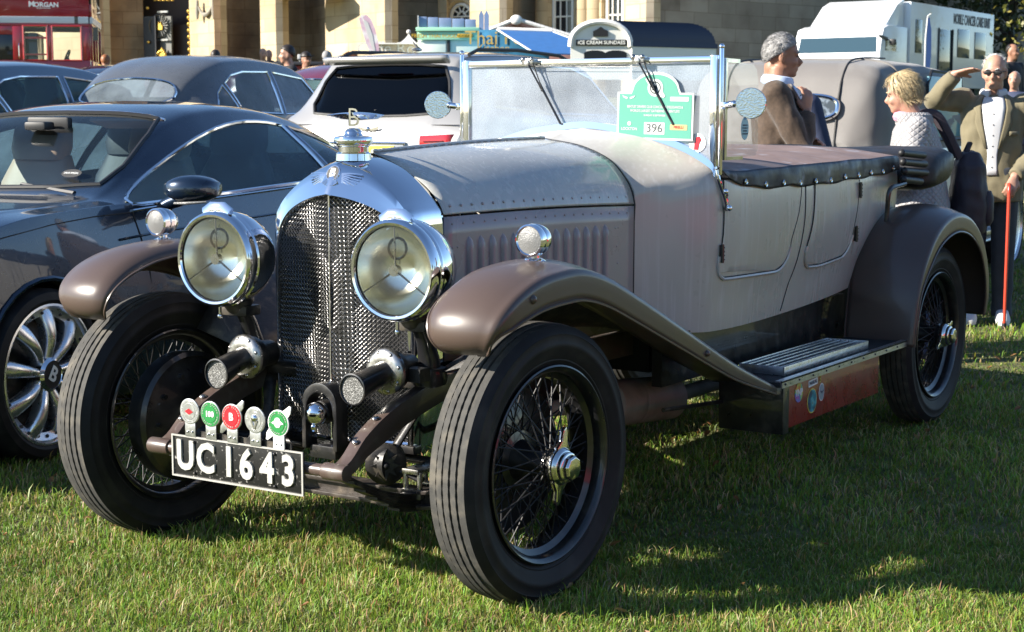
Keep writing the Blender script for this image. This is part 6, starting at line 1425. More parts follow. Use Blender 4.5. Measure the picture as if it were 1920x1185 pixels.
b = S.b(); b.prism([(S.u(x), S.v(y)) for x, y in ((698, 112), (712, 112), (709, 80), (703, 55), (696, 38), (688, 30), (679, 30), (673, 37), (679, 60), (688, 88))][::-1], .012); b.build('banner_cloth', 'rose_cloth', S.o)
b = S.b(); b.prism([(S.u(x), S.v(y)) for x, y in ((700, 100), (704, 100), (698, 66), (690, 44), (683, 38), (681, 42), (690, 70))][::-1], .004, Matrix.Translation((0, 0, .013))); b.build('banner_print', 'canvas_white', S.o)
S = Stall('black_canopy', 585, 30, 'flat black gazebo canopy with a red counter behind the crowd', 'gazebo')
S.box(512, 652, 117, 123, -2.5, .2, 'roof_charcoal', 'canopy'); S.box(520, 650, 124, 132, -.1, .1, 'counter_red', 'valance_board'); S.box(545, 650, 133, 150, -.6, 0, 'tile_white', 'counter')
for x in (514, 650): S.box(x, x + 1.5, 122, 190, -.05, .0, 'roof_charcoal', 'post', 0)
lp_ = Stall('flood_lamp', 562, 31, 'pair of square white lamps on a slim post by the black canopy', 'lamp')
for x in (557, 567): lp_.box(x, x + 6.5, 103, 112, -.05, .05, 'canvas_white', 'lamp_head', .01)
b = lp_.b(); b.tube([(0, 0, 0), (0, lp_.v(112), 0)], .03, 8); b.tube([(lp_.u(558), lp_.v(112), 0), (lp_.u(572), lp_.v(112), 0)], .02, 6); b.build('lamp_post', 'gate_grey', lp_.o)

# ---- trees
mat('bark', (.06, .045, .03), .9, bump=.8, bscale=12)
def leaf_mat(nm, c, c2):
    m = MAT[nm]; m.use_nodes = True; N = m.node_tree.nodes; L = m.node_tree.links; p = N['Principled BSDF']; p.inputs['Roughness'].default_value = .5
    oi = N.new('ShaderNodeNewGeometry'); r = N.new('ShaderNodeMix'); r.data_type = 'RGBA'; L.new(oi.outputs['Random Per Island'], r.inputs[0]); r.inputs[6].default_value = (*c, 1); r.inputs[7].default_value = (*c2, 1); L.new(r.outputs[2], p.inputs['Base Color'])
    tl = N.new('ShaderNodeBsdfTranslucent'); L.new(r.outputs[2], tl.inputs[0]); mx = N.new('ShaderNodeMixShader'); mx.inputs[0].default_value = .35; L.new(p.outputs[0], mx.inputs[1]); L.new(tl.outputs[0], mx.inputs[2]); L.new(mx.outputs[0], N['Material Output'].inputs[0])
leaf_mat('autumn_leaf', (.09, .12, .02), (.26, .22, .045)); leaf_mat('dark_leaf', (.02, .035, .012), (.06, .07, .02))
def tree(name, p, h, rad, nl, leaf, mt, label, seed=1, trunk_h=.3, group=None):
    rng = np.random.default_rng(seed); root = empty(name, p, 0, label, 'tree', group)
    b = B(); b.tube([(0, 0, 0), (.05, .02, h * trunk_h), (.1, -.05, h * .6), (.05, 0, h * .9)], [h * .03, h * .024, h * .015, h * .004], 10); cl = []
    for k in range(16):
        a = rng.uniform(0, 6.28); z0 = h * rng.uniform(trunk_h * .8, .7); rr = rad * rng.uniform(.5, .95); z1 = z0 + h * rng.uniform(.05, .25)
        b.tube([(.07, 0, z0), (rr * .5 * math.cos(a), rr * .5 * math.sin(a), (z0 + z1) / 2 + .1), (rr * math.cos(a), rr * math.sin(a), z1)], [h * .011, h * .007, h * .002], 6); cl.append((rr * math.cos(a), rr * math.sin(a), z1))
    b.build('trunk', 'bark', root)
    for k in range(34):
        a = rng.uniform(0, 6.28); t = rng.uniform(0, 1); z = h * (trunk_h * .7 + (1.0 - trunk_h * .7) * t); rr = rad * math.sqrt(max(.05, math.sin(math.pi * min(.97, .12 + .85 * t)))) * rng.uniform(.45, 1.); cl.append((rr * math.cos(a), rr * math.sin(a), z))
    cl = np.array(cl); ci = rng.integers(0, len(cl), nl); P = cl[ci] + rng.normal(0, 1, (nl, 3)) * rad * .16
    u = rng.normal(0, 1, (nl, 3)); u /= np.linalg.norm(u, axis=1)[:, None]; v = np.cross(u, rng.normal(0, 1, (nl, 3))); v /= np.linalg.norm(v, axis=1)[:, None]
    sz = leaf * rng.uniform(.6, 1.3, nl)[:, None]
    Vv = np.stack([P - u * sz, P + v * sz * .5, P + u * sz, P - v * sz * .5], 1).reshape(-1, 3); F = np.arange(nl * 4).reshape(-1, 4)
    me = bpy.data.meshes.new('crown'); me.from_pydata(Vv.tolist(), [], F.tolist()); me.materials.append(MAT[mt]); o = bpy.data.objects.new('crown', me); col.objects.link(o); o.parent = root
    return root
p = G(U(2125, 47), 47); tree('broadleaf_tree', p, 9., 3.6, 16000, .085, 'autumn_leaf', 'leafy green tree turning yellow beside the white clinic lorry', 4, .3)
p = G(U(1900, 62), 62); tree('dark_tree', p, 8, 4, 5000, .16, 'dark_leaf', 'dark leafy tree far behind the seated onlookers', 6, .2)
for k, (x, y) in enumerate(((-6, 46), (6, 52), (20, 44), (36, 30), (48, 8), (-22, 50))):
    tree('park_tree', (x, y, 0), 7 + k % 3 * 1.5, 4, 2600, .3, 'dark_leaf', 'tall park tree standing across the show field', 10 + k, .2, 'trees across the show field')
# ---- vintage drophead with a raised grey hood, right of the tourer
mat('hood_cloth', (.135, .125, .118), .62, bump=.35, bscale=180, var=.08, vscale=3, sheen=.15, dirt=((.2, .19, .18), 4, .55, .8)); mat('cream_coach', (.44, .45, .43), .3, coat=.6); mat('pale_glass', (.22, .42, .46), .08)
DD = 11.4; dp = G(U(1462, DD), DD)
dh = empty('drophead_car', (dp.x, dp.y, dp.z), math.pi + R(2), 'old drophead car with raised grey fabric hood and oval rear window', 'car')
# local: x forward (away), rear at x = 0; the rear faces the camera; right side (-y) shows at picture right
K = lambda q: q
stn = [(-.02, .50, .52, 1.10, 1.02), (.05, .62, .66, 1.40, 1.0), (.12, .66, .70, 1.56, .99), (.24, .69, .73, 1.65, .985), (.5, .70, .745, 1.68, .985), (.9, .70, .75, 1.69, .985), (1.4, .695, .75, 1.68, .985), (1.9, .685, .745, 1.65, .985)]
rs = []
def hood_ring(x, wt, wb_, zt, zb):
    h = [(wb_, zb), (wb_ * 1.0, zb + (zt - zb) * .25), (wb_ * .995, zb + (zt - zb) * .5), (wt * 1.0, zb + (zt - zb) * .76), (wt * .93, zb + (zt - zb) * .90), (wt * .78, zb + (zt - zb) * .965), (wt * .4, zt - .004), (0, zt)]
    c = cat(h, 26); return [(x, y, z) for y, z in c] + [(x, -y, z) for y, z in c[::-1][1:]]
T = np.array(stn)
for x in np.concatenate([np.linspace(-.02, .3, 14), np.linspace(.36, 1.9, 24)]):
    r = [sitp(x, list(T[:, 0]), list(T[:, k])) for k in range(1, 5)]; rs.append(hood_ring(x + .0, *r))
# round the back panel
rs = [[(x + .010 * noise.noise(Vector((x * 5, y * 4, z * 4))), y + .012 * noise.noise(Vector((x * 4 + 7, y * 3, z * 5))), z + .010 * noise.noise(Vector((x * 3, y * 5 + 3, z * 2))) - .012 * math.sin(min(1, max(0, x / .9)) * math.pi) * (1 - min(1, abs(y) / .7))) for x, y, z in r] for r in rs]
b = B(); n0 = len(rs[0]); b.rings(rs, False, False)
b.f.append(tuple(range(n0)))
hood = b.build('fabric_hood', 'hood_cloth', dh, ang=70)
for yy in (.42, -.42):
    pts = [(sitp(0, [0], [0]) if False else x, yy + (0.0 if x < .2 else -.0) , z) for x, z in ((-.035, 1.05), (-.01, 1.16), (.045, 1.40), (.12, 1.545), (.25, 1.645), (.5, 1.68), (1.0, 1.692))]
    b = B(); b.tube([tuple(p) for p in cat(pts, 30)], .007, 6); b.build('hood_seam', 'hood_black', hood)
b = B(); pts = [p for p in rs[16]]; b.tube([(p[0], p[1] * 1.004, p[2] + .003) for p in pts], .009, 6); b.build('hood_bow_welt', 'hood_cloth', hood)
# oval window in the back of the hood
def backx(z): return float(np.interp(z, [1.05, 1.16, 1.40, 1.56, 1.65], [-.03, -.015, .045, .115, .235])) - .012
ol = [(y, z) for y, z in [( .30 * math.copysign(abs(math.cos(a)) ** .6, math.cos(a)) + .30, 1.33 + .085 * math.copysign(abs(math.sin(a)) ** .75, math.sin(a))) for a in np.linspace(0, 2 * math.pi, 40, endpoint=False)]]
cyo = -.13
b = B(); b.tube([(backx(z) - .006, y - .30 + cyo, z) for y, z in ol], .017, 8, loop=True); b.build('window_bezel', 'chrome', dh)
b = B(); b.add([(backx(z) - .008, y - .30 + cyo, z) for y, z in ol], [tuple(range(40))]); b.build('rear_window', 'rear_view_glass', dh, smooth=False); mat('rear_view_glass', (.12, .13, .12), .04, metal=.7, dirt=((.4, .42, .4), 16, .5, .6))
# coachwork below
CT = [(-.55, .35, .45, .55, .6, .53, .75, .4, .8, .82), (-.4, .32, .6, .7, .62, .68, .88, .5, .93, .95), (-.1, .3, .66, .77, .65, .755, .985, .6, 1.01, 1.015), (.6, .3, .68, .79, .65, .765, 1.0, .6, 1.02, 1.03), (1.9, .3, .68, .79, .65, .76, 1.02, .6, 1.04, 1.05), (2.3, .3, .66, .74, .65, .70, 1.03, .5, 1.08, 1.11), (3.6, .35, .45, .5, .65, .46, 1.0, .3, 1.06, 1.09)]
auto_body(dh, CT[::-1], 'cream_coach', [], 50)
for s in (1, -1):
    b = B(); b.box2((1.0, s * .735, 1.12), (1.85, s * .752, 1.56)); b.build('side_window', 'pale_glass', dh, bevel=.03)
    b = B(); b.tube([(.98, s * .757, 1.1), (.98, s * .75, 1.5), (1.1, s * .74, 1.6), (1.88, s * .73, 1.59), (1.9, s * .757, 1.1)], .012, 6, loop=True); b.build('window_frame', 'trim_black', dh)
    rows = [(-.6, .45), (-.55, .62), (-.4, .80), (-.1, .90), (.2, .88), (.45, .74), (.6, .5), (.7, .38), (1.9, .36), (2.3, .42), (2.6, .7), (2.9, .88), (3.2, .85), (3.5, .66)]
    c = cat(rows, 50); b = B(); b.grid([[(x, s * y, z - .03 * ((y - .8) / .15) ** 2) for y in np.linspace(.66, .97, 7)] for x, z in c]); b.build('wing', 'cream_coach', dh, solid=.012)
    b = B(); b.box2((.62, s * .66, .36), (2.35, s * .98, .40)); b.build('running_board', 'chrome_dull', dh, bevel=.006)
    for x in (0., 3.): plain_wheel(dh, x, s * .78, .37)
b = B(); b.box2((.1, -.68, .4), (1.95, .68, .98)); b.build('cabin_trim', 'leather_dark', dh)
# ================================================================ people
def skin_mat(nm, c): mat(nm, c, .5, var=.1, vscale=25, bump=.1, bscale=200); MAT[nm].node_tree.nodes['Principled BSDF'].inputs['Subsurface Weight'].default_value = .15; MAT[nm].node_tree.nodes['Principled BSDF'].inputs['Subsurface Radius'].default_value = (.02, .008, .004)
skin_mat('skin_fair', (.40, .22, .155)); skin_mat('skin_tan', (.30, .15, .095))
mat('eye_dark', (.03, .02, .015), .2)
def fuse(b, name, mt, parent, vox=.012, it=4, disp=0., dscale=6.):
    o = b.build(name, mt, parent, smooth=False)
    md = o.modifiers.new('r', 'REMESH'); md.mode = 'VOXEL'; md.voxel_size = vox; md.use_smooth_shade = True
    if it: md = o.modifiers.new('s', 'SMOOTH'); md.factor = .5; md.iterations = it
    bake(o); o.data.materials.clear(); o.data.materials.append(MAT[mt])
    if disp:
        n = len(o.data.vertices); co = np.empty(n * 3); o.data.vertices.foreach_get('co', co); co = co.reshape(-1, 3)
        no = np.array([v.normal[:] for v in o.data.vertices])
        q = np.array([noise.noise(Vector(p) * dscale) + .5 * noise.noise(Vector((p[0] * dscale * 2.3, p[1] * dscale * 2.3, p[2] * dscale * 1.2))) for p in co])
        co += no * (q * disp)[:, None]; o.data.vertices.foreach_set('co', co.ravel()); o.data.update()
    o.data.polygons.foreach_set('use_smooth', [True] * len(o.data.polygons)); return o
def ell(c, rx, ry, n=16, pw_=1., tilt=(0, 0)):
    return [(c[0] + rx * math.copysign(abs(math.cos(a)) ** pw_, math.cos(a)), c[1] + ry * math.copysign(abs(math.sin(a)) ** pw_, math.sin(a)), c[2] + tilt[0] * math.cos(a) + tilt[1] * math.sin(a)) for a in np.linspace(0, 2 * math.pi, n, endpoint=False)]
def head_shape(b, H, female=False, ears=True):
    """head centred at the origin of b's frame: crown up z, face +x"""
    k = H / 1.75
    def e(c, r, s_): b.ball([q * k for q in c], r * k, 18, 12, s_)
    e((-.012, 0, .035), .1, (.98, .78, .92)); e((.012, 0, -.02), .085, (.92, .8, 1.05)); e((.035, 0, -.075), .05, (1., .98, .8)); e((.062, 0, -.098), .025, (1, 1.15, .8))
    e((.072, 0, .026), .03, (.6, 1.9, .5)); e((.062, .036, -.03), .026, (.9, .9, 1)); e((.062, -.036, -.03), .026, (.9, .9, 1))
    b.tube([tuple(q * k for q in p) for p in ((.078, 0, .02), (.092, 0, -.005), (.107, 0, -.027), (.094, 0, -.042))], [.008 * k, .0105 * k, .0155 * k, .013 * k], 10)
    e((.084, 0, -.064), .016, (.75, 1.5, .4)); e((.081, 0, -.074), .015, (.75, 1.4, .45))
    if ears:
        for s in (1, -1): e((-.012, s * .08, -.008), .03, (.62, .32, 1.05)); e((-.006, s * .085, .012), .018, (.8, .4, .8)); e((-.004, s * .08, -.034), .012, (.7, .5, 1.))
def hand_shape(b, M, k=1., curl=.3, thumb_up=0., spread=.06, side=1):
    """M: wrist frame, x along the fingers, z = back of the hand, y towards the thumb (times side)"""
    b.m = M
    rs = [ell((0, 0, 0), .017 * k, .024 * k)]; 
    def ring(x, hy, hz, yo=0, zo=0): return [(x * k, (yo + hy * math.cos(a)) * k * side, (zo + hz * math.sin(a)) * k) for a in np.linspace(0, 2 * math.pi, 14, endpoint=False)]
    rr = [ring(-.03, .026, .02), ring(.0, .027, .018), ring(.03, .036, .0155, .002), ring(.065, .042, .0145, .001), ring(.09, .041, .012, 0)]
    if side < 0: rr = [list(reversed(q)) for q in rr]
    b.rings(rr)
    for i, (y, L_) in enumerate(((.031, .072), (.0105, .08), (-.0105, .074), (-.031, .058))):
        p = [(.082, y, 0)]; a = 0; x, z = .082, 0
        for j, seg in enumerate((.46, .3, .24)):
            a += curl * (.7, 1.1, .8)[j]; x += L_ * seg * math.cos(a); z -= L_ * seg * math.sin(a); p.append((x, y * (1 + spread * (j + 1)), z))
        b.tube([(px_ * k, py_ * k * side, pz_ * k) for px_, py_, pz_ in p], [.0098 * k, .0092 * k, .0085 * k, .007 * k], 9)
    tp = [(.012, .026, -.004), (.04, .05, -.010 - .01 * curl), (.066, .058 - .02 * curl, -.018 - .03 * curl), (.086, .054 - .03 * curl, -.024 - .045 * curl)]
    b.tube([(px_ * k, py_ * k * side, pz_ * k) for px_, py_, pz_ in tp], [.0155 * k, .0125 * k, .0105 * k, .0085 * k], 9); b.m = Matrix.Identity(4)
def wrist_frame(w, d, back): 
    x = Vector(d).normalized(); z = Vector(back); z = (z - x * z.dot(x)).normalized(); y = z.cross(x); M = Matrix((x, y, z)).transposed().to_4x4(); M.translation = Vector(w); return M
def person(name, loc, rz, H, label, skin='skin_fair', top='jacket', topm='tweed', legm='denim_dark', hairm='hair_grey', shoe='shoe_dark', arms=None, head=(0, 0, 0), headoff=(0, 0), hair='short', vox=.011, build_=1., shirt=None, stoop=0., glasses=False, female=False, group=None, belt=False, coat_len=.47):
    root = empty(name, loc, rz, label, 'person', group); k = H / 1.75
    P = lambda x, y, z: (x * k, y * k, z * k)
    sh = 1.43; lean = lambda z: stoop * max(0, (z - .95)) ** 1.3
    neck = Vector(P(lean(1.5) + .0, 0, 1.5)); hc = Vector(P(lean(1.62) + .025 + headoff[0], headoff[1], 1.625)); HM = Matrix.Translation(hc) @ Euler(head).to_matrix().to_4x4() @ Matrix.Scale(.91, 4)
    arms = arms or {}
    A = {}
    for s, nm in ((1, 'L'), (-1, 'R')):
        a = arms.get(nm, {}); S = Vector(P(lean(sh), s * .19 * build_, sh - .01)) + Vector(a.get('sh', (0, 0, 0)))
        E = Vector(a.get('e', P(lean(1.1) - .02, s * .265, 1.12))); W_ = Vector(a.get('w', P(lean(.9) + .08, s * .27, .87))); A[nm] = (S, E, W_, a)
    # body: one continuous skin
    b = B(); b.m = HM; head_shape(b, H, female, hair != 'bob'); b.m = Matrix.Identity(4)
    b.tube([neck + Vector((-.01 * k, 0, -.09 * k)), neck, hc + HM.to_3x3() @ Vector((-.015 * k, 0, -.06 * k))], [.068 * k, .058 * k, .056 * k], 14)
    tors = [(.93, .115, .165), (1.05, .1, .145), (1.2, .105, .155), (1.33, .11, .175), (1.42, .085, .165), (1.47, .06, .09)]
    b.rings([ell(P(lean(z) - .005, 0, z), rx * k, ry * k * build_, 18) for z, rx, ry in tors])
    for s in (1, -1):
        b.tube([P(0, s * .085, .93), P(.01, s * .09, .5), P(-.01, s * .095, .1), P(-.02, s * .095, .05)], [.085 * k, .058 * k, .036 * k, .036 * k], 12); b.tube([P(-.05, s * .095, .04), P(.1, s * .11, .03)], [.035 * k, .03 * k], 10)
    for nm, s in (('L', 1), ('R', -1)):
        S, E, W_, a = A[nm]; b.tube([S, (S + E) / 2, E, (E * .45 + W_ * .55), W_], [.05 * k, .045 * k, .038 * k, .036 * k, .026 * k], 12); b.ball(S, .052 * k, 12, 8)
        hd = Vector(a.get('hd', (W_ - E))); hand_shape(b, wrist_frame(W_, hd, a.get('back', (0, s, .2))), k * .98, a.get('curl', .35), side=a.get('side', s))
    fuse(b, 'body', skin, root, min(vox, .0075) if vox < .013 else vox * .8, 2)
    for s in (1, -1):
        b = B(); b.m = HM; b.ball((.083 * k, s * .031 * k, .006 * k), .0095 * k, 10, 8, (.5, 1.2, .55)); b.build('eye', 'eye_dark', root)
        if hairm != 'none': b = B(); b.m = HM; b.tube([(.088 * k, s * .014 * k, .025 * k), (.09 * k, s * .035 * k, .031 * k), (.074 * k, s * .056 * k, .022 * k)], [.003 * k, .0045 * k, .002 * k], 6); b.build('eyebrow', hairm, root)
    # hair
    if hair in ('short', 'receding', 'bob', 'cap'):
        b = B(); n, m = 40, 26; rs = []
        for i in range(m + 1):
            t = math.pi * (.003 + .994 * i / m); row = []
            for j in range(n):
                a = 2 * math.pi * j / n; d = Vector((math.sin(t) * math.cos(a), math.sin(t) * math.sin(a), math.cos(t)))
                front = math.cos(a); lim = {'short': 1.72 + (-.62 * max(0, front) if front > .2 else .5 * max(0, -front + .1)), 'receding': 1.72 + (-1.25 * max(0, front + .25) if front > -.25 else .45 * max(0, -front)), 'bob': 2.15 - (1.2 * max(0, front) ** .8 if front > 0 else 0), 'cap': 1.55}[hair]
                if hair == 'receding' and abs(a - math.pi) > 1.35 and t < .8: lim = 0
                r_ = .112 if t < lim else .04
                thick = {'short': 1.0, 'receding': .96, 'bob': 1.10, 'cap': 1.04}[hair] * (1 + .03 * noise.noise(d * 3) + (.012 if hair != 'bob' else .004) * noise.noise(Vector((d.x * 14, d.y * 14, d.z * 5))))
                row.append((d.x * r_ * thick * .97 * k - .016 * k, d.y * r_ * thick * .82 * k, d.z * r_ * thick * (1.0 if hair != 'bob' or d.z > 0 else 1.25) * k + .03 * k))
            rs.append(row)
        b.m = HM; b.rings([list(reversed(q)) for q in rs]); o = fuse(b, 'hair' if hair != 'cap' else 'cap', hairm, root, .006 * k if vox < .013 else .012, 2, .0018 if vox < .013 else 0, 50)
        if hair == 'cap': b = B(); b.m = HM; b.box((.13 * k, 0, .06 * k), (.1 * k, .14 * k, .012 * k)); b.build('cap_peak', hairm, root, bevel=.005)
        if hair == 'bob' or vox < .012:
            b = B(); rg = np.random.default_rng(int(H * 1000)); b.m = HM
            vs = o.data.vertices; inv = HM.inverted()
            for q in range(1500 if hair == 'bob' else 900):
                v = vs[int(rg.integers(0, len(vs)))]; p0 = v.co; nn = v.normal
                dn = Vector((-.25, 0, -1)) if hair == 'bob' else Vector((-1, 0, -.5)); dn = HM.to_3x3() @ dn; dn = (dn - nn * dn.dot(nn)).normalized() if (dn - nn * dn.dot(nn)).length > .01 else dn
                L_ = rg.uniform(.035, .08) * k * (1 if hair == 'bob' else .4); b.m = Matrix.Identity(4); b.tube([p0, p0 + dn * L_ * .5 + nn * .005, p0 + dn * L_ + nn * .003], [.0009, .0008, .0003], 3, caps=False)
            b.build('hair_strands', hairm, root)['kind'] = 'stuff'
    if glasses:
        b = B(); b.m = HM
        for s in (1, -1): b.ball((.094 * k, s * .034 * k, .006 * k), .026 * k, 14, 10, (.25, 1.2, .6)); b.tube([(.085 * k, s * .06 * k, .012 * k), (-.01 * k, s * .083 * k, .01 * k)], .0028 * k, 6)
        b.tube([(.1 * k, -.012 * k, .012 * k), (.1 * k, .012 * k, .012 * k)], .004 * k, 6); b.build('sunglasses', 'core_black', root)
    # legs, shoes
    b = B()
    for s in (1, -1): b.rings([ell(P(x, s * y, z), rx * k, ry * k, 16) for z, x, y, rx, ry in ((1.02, 0, .075, .135, .11), (.9, 0, .085, .128, .105), (.7, .005, .09, .095, .088), (.5, .01, .093, .078, .076), (.3, -.005, .096, .07, .07), (.12, -.012, .098, .066, .066), (.045, -.008, .1, .07, .068))][::-1])
    fuse(b, 'trousers', legm, root, vox * 1.1, 4, .006 if vox < .013 else 0, 9)
    for s in (1, -1):
        b = B(); b.rings([ell(P(.05, s * .105, .0), .14 * k, .045 * k, 16, .8), ell(P(.05, s * .105, .03), .145 * k, .05 * k, 16, .8), ell(P(.03, s * .103, .065), .11 * k, .042 * k, 16, .8), ell(P(-.02, s * .1, .1), .055 * k, .038 * k, 16)]); b.build('shoe', shoe, root, ang=60)
    # upper garment
    b = B(); hem = coat_len * 1.75 if False else coat_len * 1.75
    if top == 'jacket': rr = [(.80, .135, .205), (.92, .14, .205), (1.05, .128, .19), (1.2, .132, .195), (1.32, .136, .205), (1.41, .115, .20), (1.455, .085, .15), (1.49, .072, .085)]
    elif top == 'coat': rr = [(.78, .19, .235), (.9, .185, .235), (1.05, .165, .21), (1.2, .155, .205), (1.32, .15, .205), (1.41, .125, .195), (1.455, .095, .15), (1.5, .085, .095)]
    else: rr = [(.90, .13, .185), (1.05, .118, .17), (1.2, .122, .18), (1.33, .126, .195), (1.41, .105, .185), (1.455, .08, .14), (1.485, .066, .08)]
    rr = [(z, rx, ry) for z, rx, ry in rr]
    rings = [ell(P(lean(z) + (.01 if z < 1. else 0), 0, z), rx * k * build_, ry * k * build_, 22, .9) for z, rx, ry in rr]
    b.rings(rings)
    for nm, s in (('L', 1), ('R', -1)):
        S, E, W_, a = A[nm]; cuff = W_ + (E - W_) * .06
        b.tube([S + (Vector((0, -s * .05 * k, .005))), S, S * .5 + E * .5, E, E * .5 + cuff * .5, cuff], [.07 * k, .082 * k, .07 * k, .062 * k, .056 * k, .05 * k], 14); b.ball(S, .08 * k, 12, 8); b.ball(E, .06 * k, 10, 8)
    fuse(b, {'jacket': 'jacket', 'coat': 'coat', 'shirt': 'shirt'}[top], topm, root, vox, 3, .009 if vox < .013 else 0, 11)
    if shirt:
        # shirt front and collar between the lapels
        b = B(); P_ = []
        for z in np.linspace(.97, 1.47, 16):
            hw = np.interp(z, [.97, 1.1, 1.3, 1.42, 1.47], [.035, .03, .06, .075, .06]); rx = np.interp(z, [r[0] for r in rr], [r[1] for r in rr]) * build_; ry = np.interp(z, [r[0] for r in rr], [r[2] for r in rr]) * build_
            P_.append([((lean(z) + (rx + .012) * math.sqrt(max(0, 1 - (y / ry) ** 2))) * k, y * k, z * k) for y in np.linspace(-hw, hw, 9)])
        b.grid(P_); sh_ = b.build('shirt_front', shirt, root, ang=180, solid=.006)
        b = B(); b.tube([tuple(neck + Vector((.072 * k * math.cos(a), .07 * k * math.sin(a), -.012 * k + .02 * k * (1 - math.cos(a)) * .5))) for a in np.linspace(.35, 2 * math.pi - .35, 20)], .02 * k, 8, flat=1.4); b.build('collar', shirt, root)
        b = B()
        for q in range(6): z = 1.02 + q * .068; rx = np.interp(z, [r[0] for r in rr], [r[1] for r in rr]) * build_; b.ball(((lean(z) + rx + .012) * k, 0, z * k), .0045 * k, 8, 6)
        b.build('buttons', 'eye_dark', sh_)['kind'] = 'stuff'
        for s in (1, -1):                        # lapels
            b = B(); P_ = []
            for z, y0, y1 in ((1.14, .035, .05), (1.22, .05, .085), (1.31, .068, .115), (1.37, .078, .11), (1.40, .08, .125), (1.45, .075, .105), (1.48, .06, .08)):
                rx = np.interp(z, [r[0] for r in rr], [r[1] for r in rr]) * build_; ry = np.interp(z, [r[0] for r in rr], [r[2] for r in rr]) * build_
                P_.append([((lean(z) + (rx + .017) * math.sqrt(max(.02, 1 - (y / ry) ** 2))) * k, s * y * k, z * k) for y in np.linspace(y0, y1, 5)])
            b.grid(P_ if s > 0 else [list(reversed(r)) for r in P_]); b.build('lapel', topm, root, ang=180, solid=.007)
        if belt: b = B(); b.rings([ell(P(lean(.96), 0, z), .128 * k, .178 * k, 22, .9) for z in (.945, .975)]); b.build('belt', 'core_black', root)
    return root, k, A, HM
mat('tweed', (.06, .038, .024), .85, var=.25, vscale=60, sheen=.2, bump=.3, bscale=300); mat('khaki_cloth', (.15, .128, .075), .8, sheen=.15, var=.06, vscale=20, bump=.2, bscale=300); mat('denim_dark', (.03, .035, .045), .8, var=.2, vscale=12); mat('hair_grey', (.23, .225, .22), .6, var=.4, vscale=60, bump=.6, bscale=120); mat('hair_white', (.42, .41, .39), .6, var=.2, vscale=60, bump=.5, bscale=120)
mat('hair_blonde', (.42, .33, .19), .5, var=.25, vscale=60, bump=.6, bscale=120); mat('hair_dark', (.02, .015, .012), .5); mat('hair_red', (.25, .09, .03), .5, var=.3, vscale=40, bump=.5, bscale=100); mat('shirt_white', (.5, .5, .51), .7, var=.03, vscale=20); mat('shirt_blue', (.5, .6, .78), .7); mat('shoe_dark', (.03, .025, .02), .4); mat('trainer_white', (.55, .55, .54), .6); mat('scarf_rose', (.5, .26, .33), .8, var=.2, vscale=30); mat('cane_red', (.5, .05, .025), .35, coat=.4); mat('pack_black', (.028, .02, .026), .6, bump=.4, bscale=40); mat('cloth_black', (.015, .015, .018), .8); mat('cloth_red', (.42, .03, .04), .8); mat('cloth_floral', (.7, .66, .7), .8, dirt=((.6, .1, .25), 14, .55, .62)); mat('cloth_navy', (.03, .04, .08), .8)
# quilted coat: relief only
m = mat('quilted', (.29, .28, .285), .55, sheen=.2); N = m.node_tree.nodes; L = m.node_tree.links; tc = N.new('ShaderNodeTexCoord'); sp = N.new('ShaderNodeSeparateXYZ'); L.new(tc.outputs['Object'], sp.inputs[0]); hs = []
at_ = N.new('ShaderNodeMath'); at_.operation = 'ARCTAN2'; L.new(sp.outputs[1], at_.inputs[0]); L.new(sp.outputs[0], at_.inputs[1]); at2 = N.new('ShaderNodeMath'); at2.operation = 'MULTIPLY'; at2.inputs[1].default_value = .19; L.new(at_.outputs[0], at2.inputs[0])
for sg in (1, -1):
    a = N.new('ShaderNodeMath'); a.operation = 'MULTIPLY_ADD'; L.new(sp.outputs[2], a.inputs[0]); a.inputs[1].default_value = sg; L.new(at2.outputs[0], a.inputs[2]); c = N.new('ShaderNodeMath'); c.operation = 'MULTIPLY'; L.new(a.outputs[0], c.inputs[0]); c.inputs[1].default_value = 95; s_ = N.new('ShaderNodeMath'); s_.operation = 'SINE'; L.new(c.outputs[0], s_.inputs[0]); ab = N.new('ShaderNodeMath'); ab.operation = 'ABSOLUTE'; L.new(s_.outputs[0], ab.inputs[0]); hs.append(ab)
mn = N.new('ShaderNodeMath'); mn.operation = 'MINIMUM'; L.new(hs[0].outputs[0], mn.inputs[0]); L.new(hs[1].outputs[0], mn.inputs[1]); pwn = N.new('ShaderNodeMath'); pwn.operation = 'POWER'; L.new(mn.outputs[0], pwn.inputs[0]); pwn.inputs[1].default_value = .45; bq = N.new('ShaderNodeBump'); bq.inputs['Strength'].default_value = 1; bq.inputs['Distance'].default_value = .005; L.new(pwn.outputs[0], bq.inputs['Height']); L.new(bq.outputs[0], N['Principled BSDF'].inputs['Normal'])

TOCAM = YAW + math.pi          # heading of someone who faces the camera
# man shading his eyes, leaning on a red cane: faces the camera, a little to its left
d = 10.35; p = G(U(1868, d) , d); k = 1.0
HMAN = 1.70
hd = TOCAM + R(-14)
